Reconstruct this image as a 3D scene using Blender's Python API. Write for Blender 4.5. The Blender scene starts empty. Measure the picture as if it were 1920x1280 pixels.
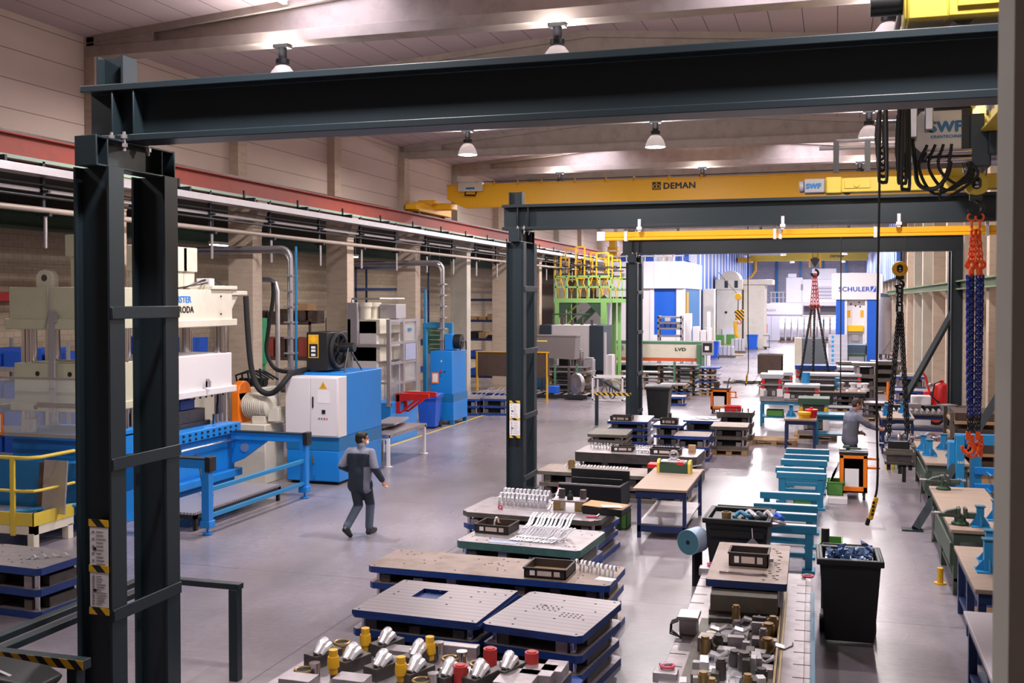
import bpy, math, random
from mathutils import Vector, Matrix, Euler
RND = random.Random(11)
S = bpy.context.scene
COL = S.collection
PI = math.pi
EYE = 3.9                      # height of the viewer's eye above the hall floor
YAW = math.atan(606 / 2000.5)
PIT = math.atan(44 / 2000.0)
_f = Vector((-math.sin(YAW) * math.cos(PIT), math.cos(YAW) * math.cos(PIT), -math.sin(PIT)))
_r = Vector((math.cos(YAW), math.sin(YAW), 0))
_u = _r.cross(_f)

def at(px, py, z=0.0, Y=None):
    """survey helper: a point of the photograph -> metres, on a level z or on a cross plane Y"""
    d = _f + _r * ((px - 960) / 2000) - _u * ((py - 604) / 2000)
    t = Y / d.y if Y is not None else (z - EYE) / d.z
    return Vector((0, 0, EYE)) + d * t

# ------------------------------------------------------------------ mesh builder
class M:
    def __init__(s):
        s.v = []; s.f = []; s.m = []
    def add(s, vs, fs, mi=0):
        b = len(s.v); s.v += [tuple(v) for v in vs]
        for f in fs:
            s.f.append([b + i for i in f]); s.m.append(mi)
        return s
    def box(s, x0, x1, y0, y1, z0, z1, mi=0, top=None):
        vs = [(x0,y0,z0),(x1,y0,z0),(x1,y1,z0),(x0,y1,z0),(x0,y0,z1),(x1,y0,z1),(x1,y1,z1),(x0,y1,z1)]
        s.add(vs, [(0,3,2,1),(0,1,5,4),(1,2,6,5),(2,3,7,6),(3,0,4,7)], mi)
        b = len(s.v) - 8
        s.f.append([b+4,b+5,b+6,b+7]); s.m.append(mi if top is None else top)
        return s
    def cb(s, c, d, mi=0, rot=(0,0,0), top=None):
        n = len(s.v)
        s.box(-d[0]/2,d[0]/2,-d[1]/2,d[1]/2,-d[2]/2,d[2]/2, mi, top)
        Rm = Euler(rot).to_matrix(); c = Vector(c)
        for i in range(n, len(s.v)):
            s.v[i] = tuple(Rm @ Vector(s.v[i]) + c)
        return s
    def ring(s, p, ax, r, n):
        ax = ax.normalized()
        t = Vector((0,0,1)) if abs(ax.z) < .9 else Vector((1,0,0))
        a = ax.cross(t).normalized(); b = ax.cross(a)
        return [p + (a*math.cos(2*PI*i/n) + b*math.sin(2*PI*i/n))*r for i in range(n)]
    def cyl(s, p, q, r, n=12, mi=0, r2=None):
        p = Vector(p); q = Vector(q); r2 = r if r2 is None else r2
        vs = s.ring(p, q-p, r, n) + s.ring(q, q-p, r2, n)
        fs = [(i,(i+1)%n,n+(i+1)%n,n+i) for i in range(n)] + [tuple(range(n))[::-1], tuple(range(n,2*n))]
        return s.add(vs, fs, mi)
    def tube(s, pts, r, n=8, mi=0, closed=False):
        P = [Vector(p) for p in pts]; k = len(P); vs = []; prev = None
        rr = r if isinstance(r, (list, tuple)) else [r]*k
        for i in range(k):
            a = P[(i-1) % k] if (closed or i > 0) else P[i]
            b = P[(i+1) % k] if (closed or i < k-1) else P[i]
            d = (b-a).normalized()
            if prev is None:
                t = Vector((0,0,1)) if abs(d.z) < .9 else Vector((1,0,0))
                prev = d.cross(t).normalized()
            else:
                prev = (prev - d*prev.dot(d))
                prev = prev.normalized() if prev.length > 1e-6 else d.orthogonal().normalized()
            c = d.cross(prev)
            vs += [P[i] + (prev*math.cos(2*PI*j/n) + c*math.sin(2*PI*j/n))*rr[i] for j in range(n)]
        fs = []
        for i in range(k if closed else k-1):
            o = i*n; q = ((i+1) % k)*n
            fs += [(o+j, o+(j+1)%n, q+(j+1)%n, q+j) for j in range(n)]
        if not closed:
            fs += [tuple(range(n))[::-1], tuple(range((k-1)*n, k*n))]
        return s.add(vs, fs, mi)
    def prism(s, poly, ax, a, b, mi=0):
        n = len(poly)
        def pt(u, v, w):
            return (w,u,v) if ax == 'x' else (u,w,v) if ax == 'y' else (u,v,w)
        vs = [pt(u,v,a) for u,v in poly] + [pt(u,v,b) for u,v in poly]
        fs = [(i,(i+1)%n,n+(i+1)%n,n+i) for i in range(n)] + [tuple(range(n))[::-1], tuple(range(n,2*n))]
        return s.add(vs, fs, mi)
    def lathe(s, prof, c=(0,0,0), n=16, mi=0, ax='z'):
        vs = []
        for r, z in prof:
            for i in range(n):
                a = 2*PI*i/n; u, v = r*math.cos(a), r*math.sin(a)
                p = (u,v,z) if ax == 'z' else (z,u,v) if ax == 'x' else (u,z,v)
                vs.append((p[0]+c[0], p[1]+c[1], p[2]+c[2]))
        fs = []
        for k in range(len(prof)-1):
            fs += [(k*n+i, k*n+(i+1)%n, (k+1)*n+(i+1)%n, (k+1)*n+i) for i in range(n)]
        if prof[0][0] > 1e-5: fs.append(tuple(range(n))[::-1])
        if prof[-1][0] > 1e-5: fs.append(tuple(range((len(prof)-1)*n, len(prof)*n)))
        return s.add(vs, fs, mi)
    def torus(s, c, R, r, ax='z', n=20, k=8, mi=0, a0=0, a1=2*PI):
        full = abs(a1-a0-2*PI) < 1e-6; pts = []
        for i in range(n if full else n+1):
            a = a0 + (a1-a0)*i/n; u, v = R*math.cos(a), R*math.sin(a)
            p = (u,v,0) if ax == 'z' else (0,u,v) if ax == 'x' else (u,0,v)
            pts.append((p[0]+c[0],p[1]+c[1],p[2]+c[2]))
        return s.tube(pts, r, k, mi, closed=full)
    def hose(s, pts, r, n=8, mi=0):
        P = [Vector(p) for p in pts]; q = []
        for i in range(len(P)-1):
            a = P[max(0,i-1)]; b = P[i]; c = P[i+1]; d = P[min(len(P)-1,i+2)]
            for k in range(6):
                t = k/6; q.append(.5*((2*b)+(c-a)*t+(2*a-5*b+4*c-d)*t*t+(3*b-a-3*c+d)*t*t*t))
        return s.tube(q+[P[-1]], r, n, mi)
    def links(s, p, q, L, w, r, mi=0, k=5):
        """a chain of oval links from p to q"""
        p = Vector(p); q = Vector(q); d = q-p; n = max(1, round(d.length/(L-2*r))); st = d/n; dn = d.normalized()
        a = dn.orthogonal().normalized(); b = dn.cross(a)
        for i in range(n):
            c = p + st*(i+.5); side = a if i % 2 else b; h = L/2 - w/2; pts = []
            for j in range(5): 
                t = PI*j/4; pts.append(c + dn*(h + math.sin(t)*w/2) + side*(math.cos(t)*w/2))
            for j in range(5):
                t = PI + PI*j/4; pts.append(c + dn*(-h + math.sin(t)*w/2) + side*(math.cos(t)*w/2))
            s.tube(pts, r, k, mi, closed=True)
        return s
    def build(s, name, mats, parent=None, bev=0, smooth=40):
        me = bpy.data.meshes.new(name)
        me.from_pydata(s.v, [], s.f)
        if not isinstance(mats, (list, tuple)): mats = [mats]
        for m in mats: me.materials.append(m)
        me.polygons.foreach_set('material_index', s.m)
        me.shade_smooth(); me.set_sharp_from_angle(angle=math.radians(smooth))
        me.update()
        o = bpy.data.objects.new(name, me); COL.objects.link(o)
        if parent is not None: o.parent = parent
        if bev:
            b = o.modifiers.new('edge', 'BEVEL'); b.width = bev; b.segments = 2; b.limit_method = 'ANGLE'; b.angle_limit = .6
        return o

def tag(o, label, cat, group=None):
    o['label'] = label; o['category'] = cat
    if group: o['group'] = group
    return o
def T(name, label, cat, loc=(0,0,0), rz=0, group=None):
    o = bpy.data.objects.new(name, None); COL.objects.link(o); o.empty_display_size = .1
    o.location = loc; o.rotation_euler = (0,0,rz)
    return tag(o, label, cat, group)
def struct(o):
    o['kind'] = 'structure'; return o
def dup(root, loc, rz=None, label=None, group=None, scale=None):
    c = root.copy(); COL.objects.link(c); c.location = loc
    if rz is not None: c.rotation_euler = (0,0,rz)
    if label: c['label'] = label
    if group: c['group'] = group
    if scale: c.scale = scale
    for ch in list(root.children):
        d = ch.copy(); COL.objects.link(d); d.parent = c
        for g in list(ch.children):
            e = g.copy(); COL.objects.link(e); e.parent = d
    return c
def text(txt, size, mat, name, parent, loc, rot, ext=.002, fat=0, sx=1):
    cu = bpy.data.curves.new(name, 'FONT'); cu.body = txt; cu.size = size; cu.extrude = ext; cu.resolution_u = 3; cu.space_character = 1 + max(.06, fat*6)
    t = bpy.data.objects.new(name, cu); COL.objects.link(t)
    me = bpy.data.meshes.new_from_object(t, depsgraph=bpy.context.evaluated_depsgraph_get())
    if fat:                                  # bolder strokes: the same letters again, slightly offset
        V = [v.co.copy() for v in me.vertices]; F = [tuple(p.vertices) for p in me.polygons]; v2 = []; f2 = []
        for k, (dx, dy) in enumerate(((0,0),(fat,0),(-fat,0),(0,fat*.7),(0,-fat*.7))):
            b = len(v2); v2 += [(v.x+dx, v.y+dy, v.z+.0002*k) for v in V]; f2 += [tuple(b+i for i in f) for f in F]
        me = bpy.data.meshes.new(name); me.from_pydata(v2, [], f2)
    bpy.data.objects.remove(t); me.materials.clear(); me.materials.append(mat)
    o = bpy.data.objects.new(name, me); COL.objects.link(o); o.parent = parent
    o.location = loc; o.rotation_euler = rot; o.scale = (sx,1,1)
    return o

# ------------------------------------------------------------------ materials
def lin(h):
    h = h.lstrip('#'); c = [int(h[i:i+2],16)/255 for i in (0,2,4)]
    return tuple(x/12.92 if x <= .04045 else ((x+.055)/1.055)**2.4 for x in c)
def newmat(name):
    m = bpy.data.materials.new(name); m.use_nodes = True
    nt = m.node_tree; return m, nt, nt.nodes['Principled BSDF']
def mat(name, h, rough=.5, metal=0.0, var=.1, scale=3.0, dirt=None, damt=.5, dscale=4.0, bump=0.0, stretch=(1,1,1)):
    m, nt, p = newmat(name); N = nt.nodes; L = nt.links
    c = lin(h)
    tc = N.new('ShaderNodeTexCoord'); mp = N.new('ShaderNodeMapping'); mp.inputs['Scale'].default_value = stretch
    L.new(tc.outputs['Object'], mp.inputs['Vector'])
    nz = N.new('ShaderNodeTexNoise'); nz.inputs['Scale'].default_value = scale; nz.inputs['Detail'].default_value = 5
    L.new(mp.outputs[0], nz.inputs['Vector'])
    mx = N.new('ShaderNodeMix'); mx.data_type = 'RGBA'
    mx.inputs[6].default_value = (*[x*(1-var) for x in c],1); mx.inputs[7].default_value = (*[min(1,x*(1+var)) for x in c],1)
    L.new(nz.outputs['Fac'], mx.inputs[0]); out = mx.outputs[2]
    if dirt:
        n2 = N.new('ShaderNodeTexNoise'); n2.inputs['Scale'].default_value = dscale; n2.inputs['Detail'].default_value = 8; n2.inputs['Roughness'].default_value = .65
        L.new(mp.outputs[0], n2.inputs['Vector'])
        rp = N.new('ShaderNodeMapRange'); rp.inputs[1].default_value = .48; rp.inputs[2].default_value = .68; rp.inputs[3].default_value = 0; rp.inputs[4].default_value = damt
        L.new(n2.outputs['Fac'], rp.inputs[0])
        m2 = N.new('ShaderNodeMix'); m2.data_type = 'RGBA'; m2.inputs[7].default_value = (*lin(dirt),1)
        L.new(rp.outputs[0], m2.inputs[0]); L.new(out, m2.inputs[6]); out = m2.outputs[2]
    L.new(out, p.inputs['Base Color'])
    p.inputs['Roughness'].default_value = rough; p.inputs['Metallic'].default_value = metal
    if bump:
        b = N.new('ShaderNodeBump'); b.inputs['Strength'].default_value = bump; b.inputs['Distance'].default_value = .01
        L.new(nz.outputs['Fac'], b.inputs['Height']); L.new(b.outputs[0], p.inputs['Normal'])
    return m
def glow(name, h, st):
    m, nt, p = newmat(name); c = lin(h)
    p.inputs['Base Color'].default_value = (*c,1); p.inputs['Emission Color'].default_value = (*c,1); p.inputs['Emission Strength'].default_value = st
    return m
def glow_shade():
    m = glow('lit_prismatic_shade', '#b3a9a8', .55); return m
def striped(name, h1, h2, period, duty, axis, rough=.7, var=.08, tone=True, metal=0.0):
    """base colour h1 with thin joint lines h2 every `period` metres along one axis of the object"""
    m, nt, p = newmat(name); N = nt.nodes; L = nt.links
    tc = N.new('ShaderNodeTexCoord'); sp = N.new('ShaderNodeSeparateXYZ'); L.new(tc.outputs['Object'], sp.inputs[0])
    if axis == 'D':
        ad = N.new('ShaderNodeMath'); ad.operation = 'ADD'; L.new(sp.outputs[0], ad.inputs[0]); L.new(sp.outputs[2], ad.inputs[1]); src = ad.outputs[0]
    else: src = sp.outputs['XYZ'.index(axis)]
    dv = N.new('ShaderNodeMath'); dv.operation = 'DIVIDE'; dv.inputs[1].default_value = period; L.new(src, dv.inputs[0])
    fr = N.new('ShaderNodeMath'); fr.operation = 'FRACT'; L.new(dv.outputs[0], fr.inputs[0])
    lt = N.new('ShaderNodeMath'); lt.operation = 'LESS_THAN'; lt.inputs[1].default_value = duty; L.new(fr.outputs[0], lt.inputs[0])
    nz = N.new('ShaderNodeTexNoise'); nz.inputs['Scale'].default_value = 1.2; nz.inputs['Detail'].default_value = 6; L.new(tc.outputs['Object'], nz.inputs['Vector'])
    c = lin(h1); mx = N.new('ShaderNodeMix'); mx.data_type = 'RGBA'
    mx.inputs[6].default_value = (*[x*(1-var) for x in c],1); mx.inputs[7].default_value = (*[min(1,x*(1+var)) for x in c],1); L.new(nz.outputs['Fac'], mx.inputs[0])
    m2 = N.new('ShaderNodeMix'); m2.data_type = 'RGBA'; L.new(lt.outputs[0], m2.inputs[0]); L.new(mx.outputs[2], m2.inputs[6]); m2.inputs[7].default_value = (*lin(h2),1)
    L.new(m2.outputs[2], p.inputs['Base Color']); p.inputs['Roughness'].default_value = rough; p.inputs['Metallic'].default_value = metal
    return m
def brick(name, h1, h2, hm, sc, rough=.8):
    m, nt, p = newmat(name); N = nt.nodes; L = nt.links
    tc = N.new('ShaderNodeTexCoord'); mp = N.new('ShaderNodeMapping'); mp.inputs['Rotation'].default_value = (PI/2,0,0) 
    sp = N.new('ShaderNodeSeparateXYZ'); cm = N.new('ShaderNodeCombineXYZ'); L.new(tc.outputs['Object'], sp.inputs[0])
    ad = N.new('ShaderNodeMath'); ad.operation = 'ADD'; L.new(sp.outputs[0], ad.inputs[0]); L.new(sp.outputs[1], ad.inputs[1])
    L.new(ad.outputs[0], cm.inputs[0]); L.new(sp.outputs[2], cm.inputs[1])
    b = N.new('ShaderNodeTexBrick'); b.inputs['Scale'].default_value = sc; b.inputs['Mortar Size'].default_value = .012
    b.inputs['Color1'].default_value = (*lin(h1),1); b.inputs['Color2'].default_value = (*lin(h2),1); b.inputs['Mortar'].default_value = (*lin(hm),1)
    L.new(cm.outputs[0], b.inputs['Vector']); L.new(b.outputs[0], p.inputs['Base Color']); p.inputs['Roughness'].default_value = rough
    return m
def floor_mat():
    m, nt, p = newmat('polished_concrete'); N = nt.nodes; L = nt.links
    tc = N.new('ShaderNodeTexCoord')
    def noise(sc, det, ro=.55, st=None):
        n = N.new('ShaderNodeTexNoise'); n.inputs['Scale'].default_value = sc; n.inputs['Detail'].default_value = det; n.inputs['Roughness'].default_value = ro
        if st:
            mp = N.new('ShaderNodeMapping'); mp.inputs['Scale'].default_value = st; L.new(tc.outputs['Object'], mp.inputs[0]); L.new(mp.outputs[0], n.inputs['Vector'])
        else: L.new(tc.outputs['Object'], n.inputs['Vector'])
        return n.outputs['Fac']
    def ramp(src, a, b, lo, hi):
        r = N.new('ShaderNodeMapRange'); r.inputs[1].default_value = a; r.inputs[2].default_value = b; r.inputs[3].default_value = lo; r.inputs[4].default_value = hi
        L.new(src, r.inputs[0]); return r.outputs[0]
    def mixc(f, a, b):
        x = N.new('ShaderNodeMix'); x.data_type = 'RGBA'; L.new(f, x.inputs[0])
        for i, c in ((6,a),(7,b)):
            if isinstance(c, tuple): x.inputs[i].default_value = (*c,1)
            else: L.new(c, x.inputs[i])
        return x.outputs[2]
    big = noise(.22, 5); c = mixc(ramp(big,.35,.65,0,1), lin('#777079'), lin('#99919a'))
    st = noise(.55, 4, .5, (1,.3,1)); c = mixc(ramp(st,.45,.8,0,.7), c, lin('#675c5a'))
    st2 = noise(.9, 4, .5, (1,.35,1)); c = mixc(ramp(st2,.5,.8,0,.6), c, lin('#5e636a'))
    fine = noise(9, 6, .7); c = mixc(ramp(fine,.4,.75,0,.28), c, lin('#5c5458'))
    scr = noise(6, 4, .7, (.25,4,1)); c = mixc(ramp(scr,.55,.8,0,.3), c, lin('#c6bac0'))
    # expansion joints every 5 m
    sp = N.new('ShaderNodeSeparateXYZ'); L.new(tc.outputs['Object'], sp.inputs[0])
    for i, per, off in ((0,8.0,5.7),(1,5.4,2.45)):
        a = N.new('ShaderNodeMath'); a.operation = 'ADD'; a.inputs[1].default_value = off+200; L.new(sp.outputs[i], a.inputs[0])
        q = N.new('ShaderNodeMath'); q.operation = 'MODULO'; q.inputs[1].default_value = per; L.new(a.outputs[0], q.inputs[0])
        l = N.new('ShaderNodeMath'); l.operation = 'LESS_THAN'; l.inputs[1].default_value = .016; L.new(q.outputs[0], l.inputs[0])
        s5 = N.new('ShaderNodeMath'); s5.operation = 'MULTIPLY'; s5.inputs[1].default_value = .75; L.new(l.outputs[0], s5.inputs[0])
        c = mixc(s5.outputs[0], c, lin('#4a4348'))
    L.new(c, p.inputs['Base Color'])
    L.new(ramp(st,.3,.7,.2,.36), p.inputs['Roughness'])
    p.inputs['Specular IOR Level'].default_value = .5
    return m
K = {}
K['floor'] = floor_mat()
K['ceil'] = striped('ceiling_panel', '#b5a3a4', '#6b5d5f', .62, .03, 'X', .8)
K['panel'] = striped('precast_panel', '#c3b1a6', '#6f625c', .51, .025, 'Z', .85)
K['conc'] = mat('concrete', '#a2968e', .85, 0, .16, 2.5, '#7d7169', .4, 3, .15)
K['conc2'] = mat('board_marked_concrete', '#b9a796', .85, 0, .12, 2, '#948474', .4, 2.5, .15, (1,1,5))
K['conc_g'] = mat('greenish_concrete', '#b3ada2', .85, 0, .12, 2, '#8f9186', .4, 1.5, .1)
K['brickw'] = brick('painted_brick', '#c4b29c', '#baa892', '#9c8c7a', 1.6)
K['brickg'] = brick('grey_block', '#a9a6b4', '#a09daa', '#8b8895', .9)
K['dark'] = mat('charcoal_steel', '#1d2930', .42, 0, .08, 2)
K['darkin'] = mat('charcoal_web', '#18222a', .5, 0, .08, 2)
K['black'] = mat('black_plastic', '#15171a', .45)
K['rubber'] = mat('rubber', '#1c1c1f', .7)
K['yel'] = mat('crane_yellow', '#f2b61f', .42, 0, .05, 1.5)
K['yelp'] = mat('pale_yellow', '#d3b944', .45, 0, .06, 2)
K['yeld'] = mat('deep_yellow', '#d8a41c', .5, 0, .1, 3)
K['ylight'] = mat('rail_yellow', '#f7b015', .45, 0, .04, 2)
K['red'] = mat('red_paint', '#cf1f1f', .42, 0, .1, 3)
K['oxide'] = mat('red_oxide', '#a3493c', .6, 0, .18, 2, '#7a3a30', .5, 2)
K['orange'] = mat('orange_paint', '#ef7b16', .42, 0, .08, 3)
K['hookor'] = mat('orange_hook', '#e4571c', .4, 0, .1, 8)
K['bright'] = mat('polished_part', '#d6d4da', .3, .45, .12, 14)
K['blue'] = mat('machine_blue', '#127dd2', .4, 0, .05, 1.5)
K['blued'] = mat('band_blue', '#176ba6', .42, 0, .05, 1.5)
K['dieblue'] = mat('die_blue', '#1d418c', .45, 0, .14, 5, '#16244a', .5, 6)
K['groove'] = striped('grooved_steel', '#a0979c', '#958c91', .11, .45, 'Y', .4, .1, metal=.5)
K['navy'] = mat('navy_steel', '#1f3263', .5, 0, .12, 4)
K['pblue'] = mat('panel_blue', '#1259c4', .4, 0, .05, 1)
K['teal'] = mat('teal_paint', '#1c7093', .45, 0, .08, 3)
K['sky'] = mat('bright_blue_paint', '#1f80b8', .45, 0, .07, 3)
K['cream'] = mat('cream_enamel', '#d6cfc0', .45, 0, .05, 1.5, '#b0a68f', .25, 2)
K['creamg'] = mat('greenish_enamel', '#c0bfa8', .45, 0, .05, 1.5, '#9c9b80', .25, 2)
K['white'] = mat('white_enamel', '#dcd7da', .42, 0, .03, 1)
K['whitep'] = mat('paper', '#e6e2e4', .8, 0, .02, 3)
K['grey'] = mat('grey_enamel', '#9b969c', .5, 0, .07, 2)
K['galv'] = mat('galvanised', '#b7b3b8', .38, .75, .12, 6)
K['steel'] = mat('machined_steel', '#a79fa4', .36, .65, .16, 7, '#7d6f6c', .5, 5)
K['steeld'] = mat('dark_steel', '#5c5757', .45, .6, .2, 6, '#3a3433', .5, 7)
K['chrome'] = mat('chrome', '#d5d3d8', .14, 1, .03, 2)
K['alu'] = mat('stamped_metal', '#d3d3da', .3, .55, .08, 9)
K['slip'] = mat('paper_slip', '#cbb9b2', .8)
K['tealg'] = mat('teal_grey_edge', '#4a706c', .5, .2, .14, 5, '#2f4644', .5, 6)
K['rusty'] = mat('brown_stained_steel', '#93827a', .5, .3, .2, 4, '#6e5748', .7, 3)
K['rust'] = mat('dark_rust', '#55433b', .7, .2, .25, 3, '#33271f', .6, 3)
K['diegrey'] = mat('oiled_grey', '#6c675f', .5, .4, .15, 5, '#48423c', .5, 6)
K['wood'] = mat('worktop_wood', '#a08b7c', .6, 0, .14, 2, '#8f745b', .45, 3, 0, (1,6,1))
K['pine'] = mat('pallet_pine', '#b0906c', .75, 0, .2, 4, '#8f6d4a', .5, 4, .1, (1,5,1))
K['green'] = mat('light_green', '#84b46a', .5, 0, .06, 2)
K['mgreen'] = mat('machine_green', '#4e7a5c', .5, 0, .1, 2)
K['dgreen'] = mat('dark_green', '#2f4a38', .55, 0, .1, 2)
K['bgreen'] = mat('bench_green', '#3c4b40', .55, 0, .14, 3)
K['crate'] = mat('green_crate', '#4f8538', .55)
K['binblue'] = mat('bin_blue', '#1a56c8', .5, 0, .05, 2)
K['crbrown'] = mat('crate_dark', '#2b2220', .55, 0, .12, 6)
K['card'] = mat('cardboard', '#b58f68', .8, 0, .08, 4)
K['skin'] = mat('skin', '#c08a73', .55, 0, .06, 12)
K['jacket'] = mat('jacket_dark', '#2a3442', .85, 0, .12, 25)
K['jgrey'] = mat('jacket_grey', '#7d8093', .85, 0, .08, 25)
K['jmid'] = mat('jacket_mid', '#62636f', .85, 0, .1, 25)
K['trous'] = mat('work_trousers', '#28323f', .85, 0, .14, 18)
K['trous2'] = mat('work_trousers_grey', '#525d70', .85, 0, .12, 18)
K['hair'] = mat('black_hair', '#131214', .6, 0, .2, 40)
K['hairb'] = mat('brown_hair', '#3a2820', .6, 0, .25, 40)
K['hazard'] = striped('hazard_tape', '#15171a', '#e0b020', .16, .5, 'D', .55, .03)
K['hazardv'] = striped('hazard_tape_small', '#15171a', '#e0b020', .17, .5, 'D', .55, .03)
def checker_mat():
    m, nt, p = newmat('checker_plate'); tc = nt.nodes.new('ShaderNodeTexCoord'); mp = nt.nodes.new('ShaderNodeMapping'); mp.inputs['Rotation'].default_value = (0,0,.785)
    c = nt.nodes.new('ShaderNodeTexChecker'); c.inputs['Scale'].default_value = 22; c.inputs['Color1'].default_value = (*lin('#c4c0c8'),1); c.inputs['Color2'].default_value = (*lin('#77737c'),1)
    nt.links.new(tc.outputs['Object'], mp.inputs[0]); nt.links.new(mp.outputs[0], c.inputs['Vector']); nt.links.new(c.outputs[0], p.inputs['Base Color']); p.inputs['Metallic'].default_value = .4; p.inputs['Roughness'].default_value = .4
    return m
K['checker'] = checker_mat()
K['foil'] = mat('crumpled_film', '#5f7fae', .25, .2, .6, 14, '#1b2233', .8, 9, .8)
K['chain'] = mat('chain_steel', '#3b3a3d', .4, .7, .15, 20)
K['bchain'] = mat('blue_chain', '#23337f', .4, .2, .15, 20)
K['pink'] = mat('pink_paint', '#d3486a', .5)
K['gold'] = mat('brass', '#a08659', .35, .7, .1, 8)
K['void'] = mat('deep_shadow_steel', '#101214', .8)  # near-black stands in for shade in holes, bores, gaps; black parts share it
K['slate'] = mat('slate_enamel', '#2f3d49', .45, 0, .06, 2)
def glass_mat():
    m, nt, p = newmat('guard_glass'); p.inputs['Base Color'].default_value = (.75,.8,.85,1); p.inputs['Roughness'].default_value = .05
    p.inputs['Alpha'].default_value = .22; return m
K['glass'] = glass_mat()
K['lamp'] = glow('lamp_lens', '#fff4ea', 30)
K['skyl'] = glow('skylight_daylight', '#efeaff', 8)
K['tube'] = glow('tube_light', '#fdf6f0', 8)

# ------------------------------------------------------------------ the hall
XL, XR, YB, YE = -13.5, 4.1, -3.0, 126.0
XA = -19.0          # back wall of the side aisle
RIDGE = -4.95
def roofz(x): return 9.5 - .082*abs(x - RIDGE)
struct(M().box(XA-.2, XR+.3, YB-.2, YE+.2, -.2, 0).build('floor', K['floor']))
for x0, x1, nm in ((XL-.2, RIDGE, 'ceiling_left'), (RIDGE, XR+.3, 'ceiling_right')):
    struct(M().prism([(x0,roofz(x0)),(x1,roofz(x1)),(x1,roofz(x1)+.15),(x0,roofz(x0)+.15)], 'y', YB-.2, YE+.2).build(nm, K['ceil']))
struct(M().box(XL-.25, XL, YB, 73, 6.2, 9.0).build('wall_left', K['panel']))
K['farblue'] = striped('blue_cladding', '#2a62bd', '#cfd3e2', 2.5, .35, 'Y', .5)
struct(M().box(-9.3, -9.05, 73, YE, 0, 9.1).build('wall_left_far', K['farblue']))
struct(M().box(XL, -9.05, 72.8, 73, 0, 9.1).build('wall_left_return', K['farblue']))
struct(M().box(3.2, 3.4, 62, YE, 5.1, 9.0).build('wall_right_far', K['farblue']))
struct(M().box(XA-.2, XA, YB, YE, 0, 6.4).build('wall_aisle', K['brickw']))
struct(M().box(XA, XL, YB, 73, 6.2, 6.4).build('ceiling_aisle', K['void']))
struct(M().box(XA, XL, 73, 73.2, 0, 6.4).build('wall_aisle_end', K['brickw']))
struct(M().box(XR, XR+.25, YB, YE, 0, 9.1).build('wall_right', K['conc2']))
struct(M().box(XA, XR+.25, YE, YE+.25, 0, 9.6).build('wall_back', K['brickg']))
struct(M().box(XA, XR+.25, YB-.25, YB, 0, 9.6).build('wall_front', K['conc']))
# right-hand pilasters
for i in range(24):
    y = 7.6 + 5*i
    m = K['conc_g'] if i in (8,9,12) else K['conc2']
    struct(M().box(3.5, XR, y, y+.45, 0, roofz(XR)-.1).build('pilaster', m, bev=.01))
struct(M().prism([(3.3,4.16),(3.5,4.16),(3.5,4.42),(3.3,4.42),(3.3,4.38),(3.44,4.38),(3.44,4.2),(3.3,4.2)], 'y', 8, 78).build('trim_1', mat('rail_green','#667a4a',.55,0,.2,2,'#4c4433',.5,2)))
# left-hand columns: wide lower shaft, bracket, slimmer upper shaft
for i in range(24):
    y = 6.9 + 5*i
    if y > 70: break
    m = M(); m.box(-13.55,-12.9,y,y+.42,0,5.55)
    m.prism([(-13.55,5.55),(-12.9,5.55),(-12.75,5.9),(-12.75,6.2),(-13.55,6.2)], 'y', y, y+.42)
    m.box(-13.7,-13.27,y,y+.42,6.2,roofz(-13.3)-.02)
    struct(m.build('concrete_column', K['conc_g'] if i in (6,9,12) else K['conc2'], bev=.012))
# tapered concrete roof beams
def roof_beam():
    m = M(); zb = 8.42; xa, xb = -13.45, 4.05
    def rt(x): return roofz(x) - .0
    m.prism([(xa,zb),(xb,zb),(xb,zb+.2),(xa,zb+.2)], 'y', -.21, .21)
    m.prism([(xa,zb+.2),(xb,zb+.2),(xb,rt(xb)-.12),(RIDGE,rt(RIDGE)-.12),(xa,rt(xa)-.12)], 'y', -.09, .09)
    m.prism([(xa,rt(xa)-.13),(RIDGE,rt(RIDGE)-.13),(xb,rt(xb)-.13),(xb,rt(xb)+.01),(RIDGE,rt(RIDGE)+.01),(xa,rt(xa)+.01)], 'y', -.2, .2)
    for a, b in ((xa,-12.0),(2.7,xb)):
        m.prism([(a,zb+.2),(b,zb+.2),(b,rt(b)-.13),(a,rt(a)-.13)], 'y', -.2, .2)
    return m.build('roof_beam', K['conc'], bev=.01)
rb = struct(roof_beam()); rb.location = (0,7.1,0)
for i in range(1,24):
    c = rb.copy(); COL.objects.link(c); c.location = (0,7.1+5*i,0)
# skylights: glazed openings just before every second beam
nsk = 0
for yb in (17.1,37.1,57.1,77.1,97.1,117.1):
    for xc in (-8.3 if yb < 70 else -7.6,-.9):
        nsk += 1
        x0, x1, y0, y1 = xc-.9, xc+.9, yb-1.7, yb-.35
        m = M(); z = roofz(xc)-.05
        m.prism([(x0,roofz(x0)-.06),(x1,roofz(x1)-.06),(x1,roofz(x1)-.02),(x0,roofz(x0)-.02)], 'y', y0, y1)
        w = struct(m.build('window_%d' % nsk, K['skyl']))
        f = M()
        for a, b, c, d in ((x0-.08,x0,y0-.08,y1+.08),(x1,x1+.08,y0-.08,y1+.08)):
            f.box(a,b,c,d,min(roofz(a),roofz(b))-.1,min(roofz(a),roofz(b)))
        f.build('window_frame', K['white'], w)
# far end wall: blue steel posts
for x in (-6.4,-3.8,-1.3,1.2):
    struct(M().box(x-.12,x+.12,YE-.3,YE,0,8.8).build('wall_post', K['blued']))
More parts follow.
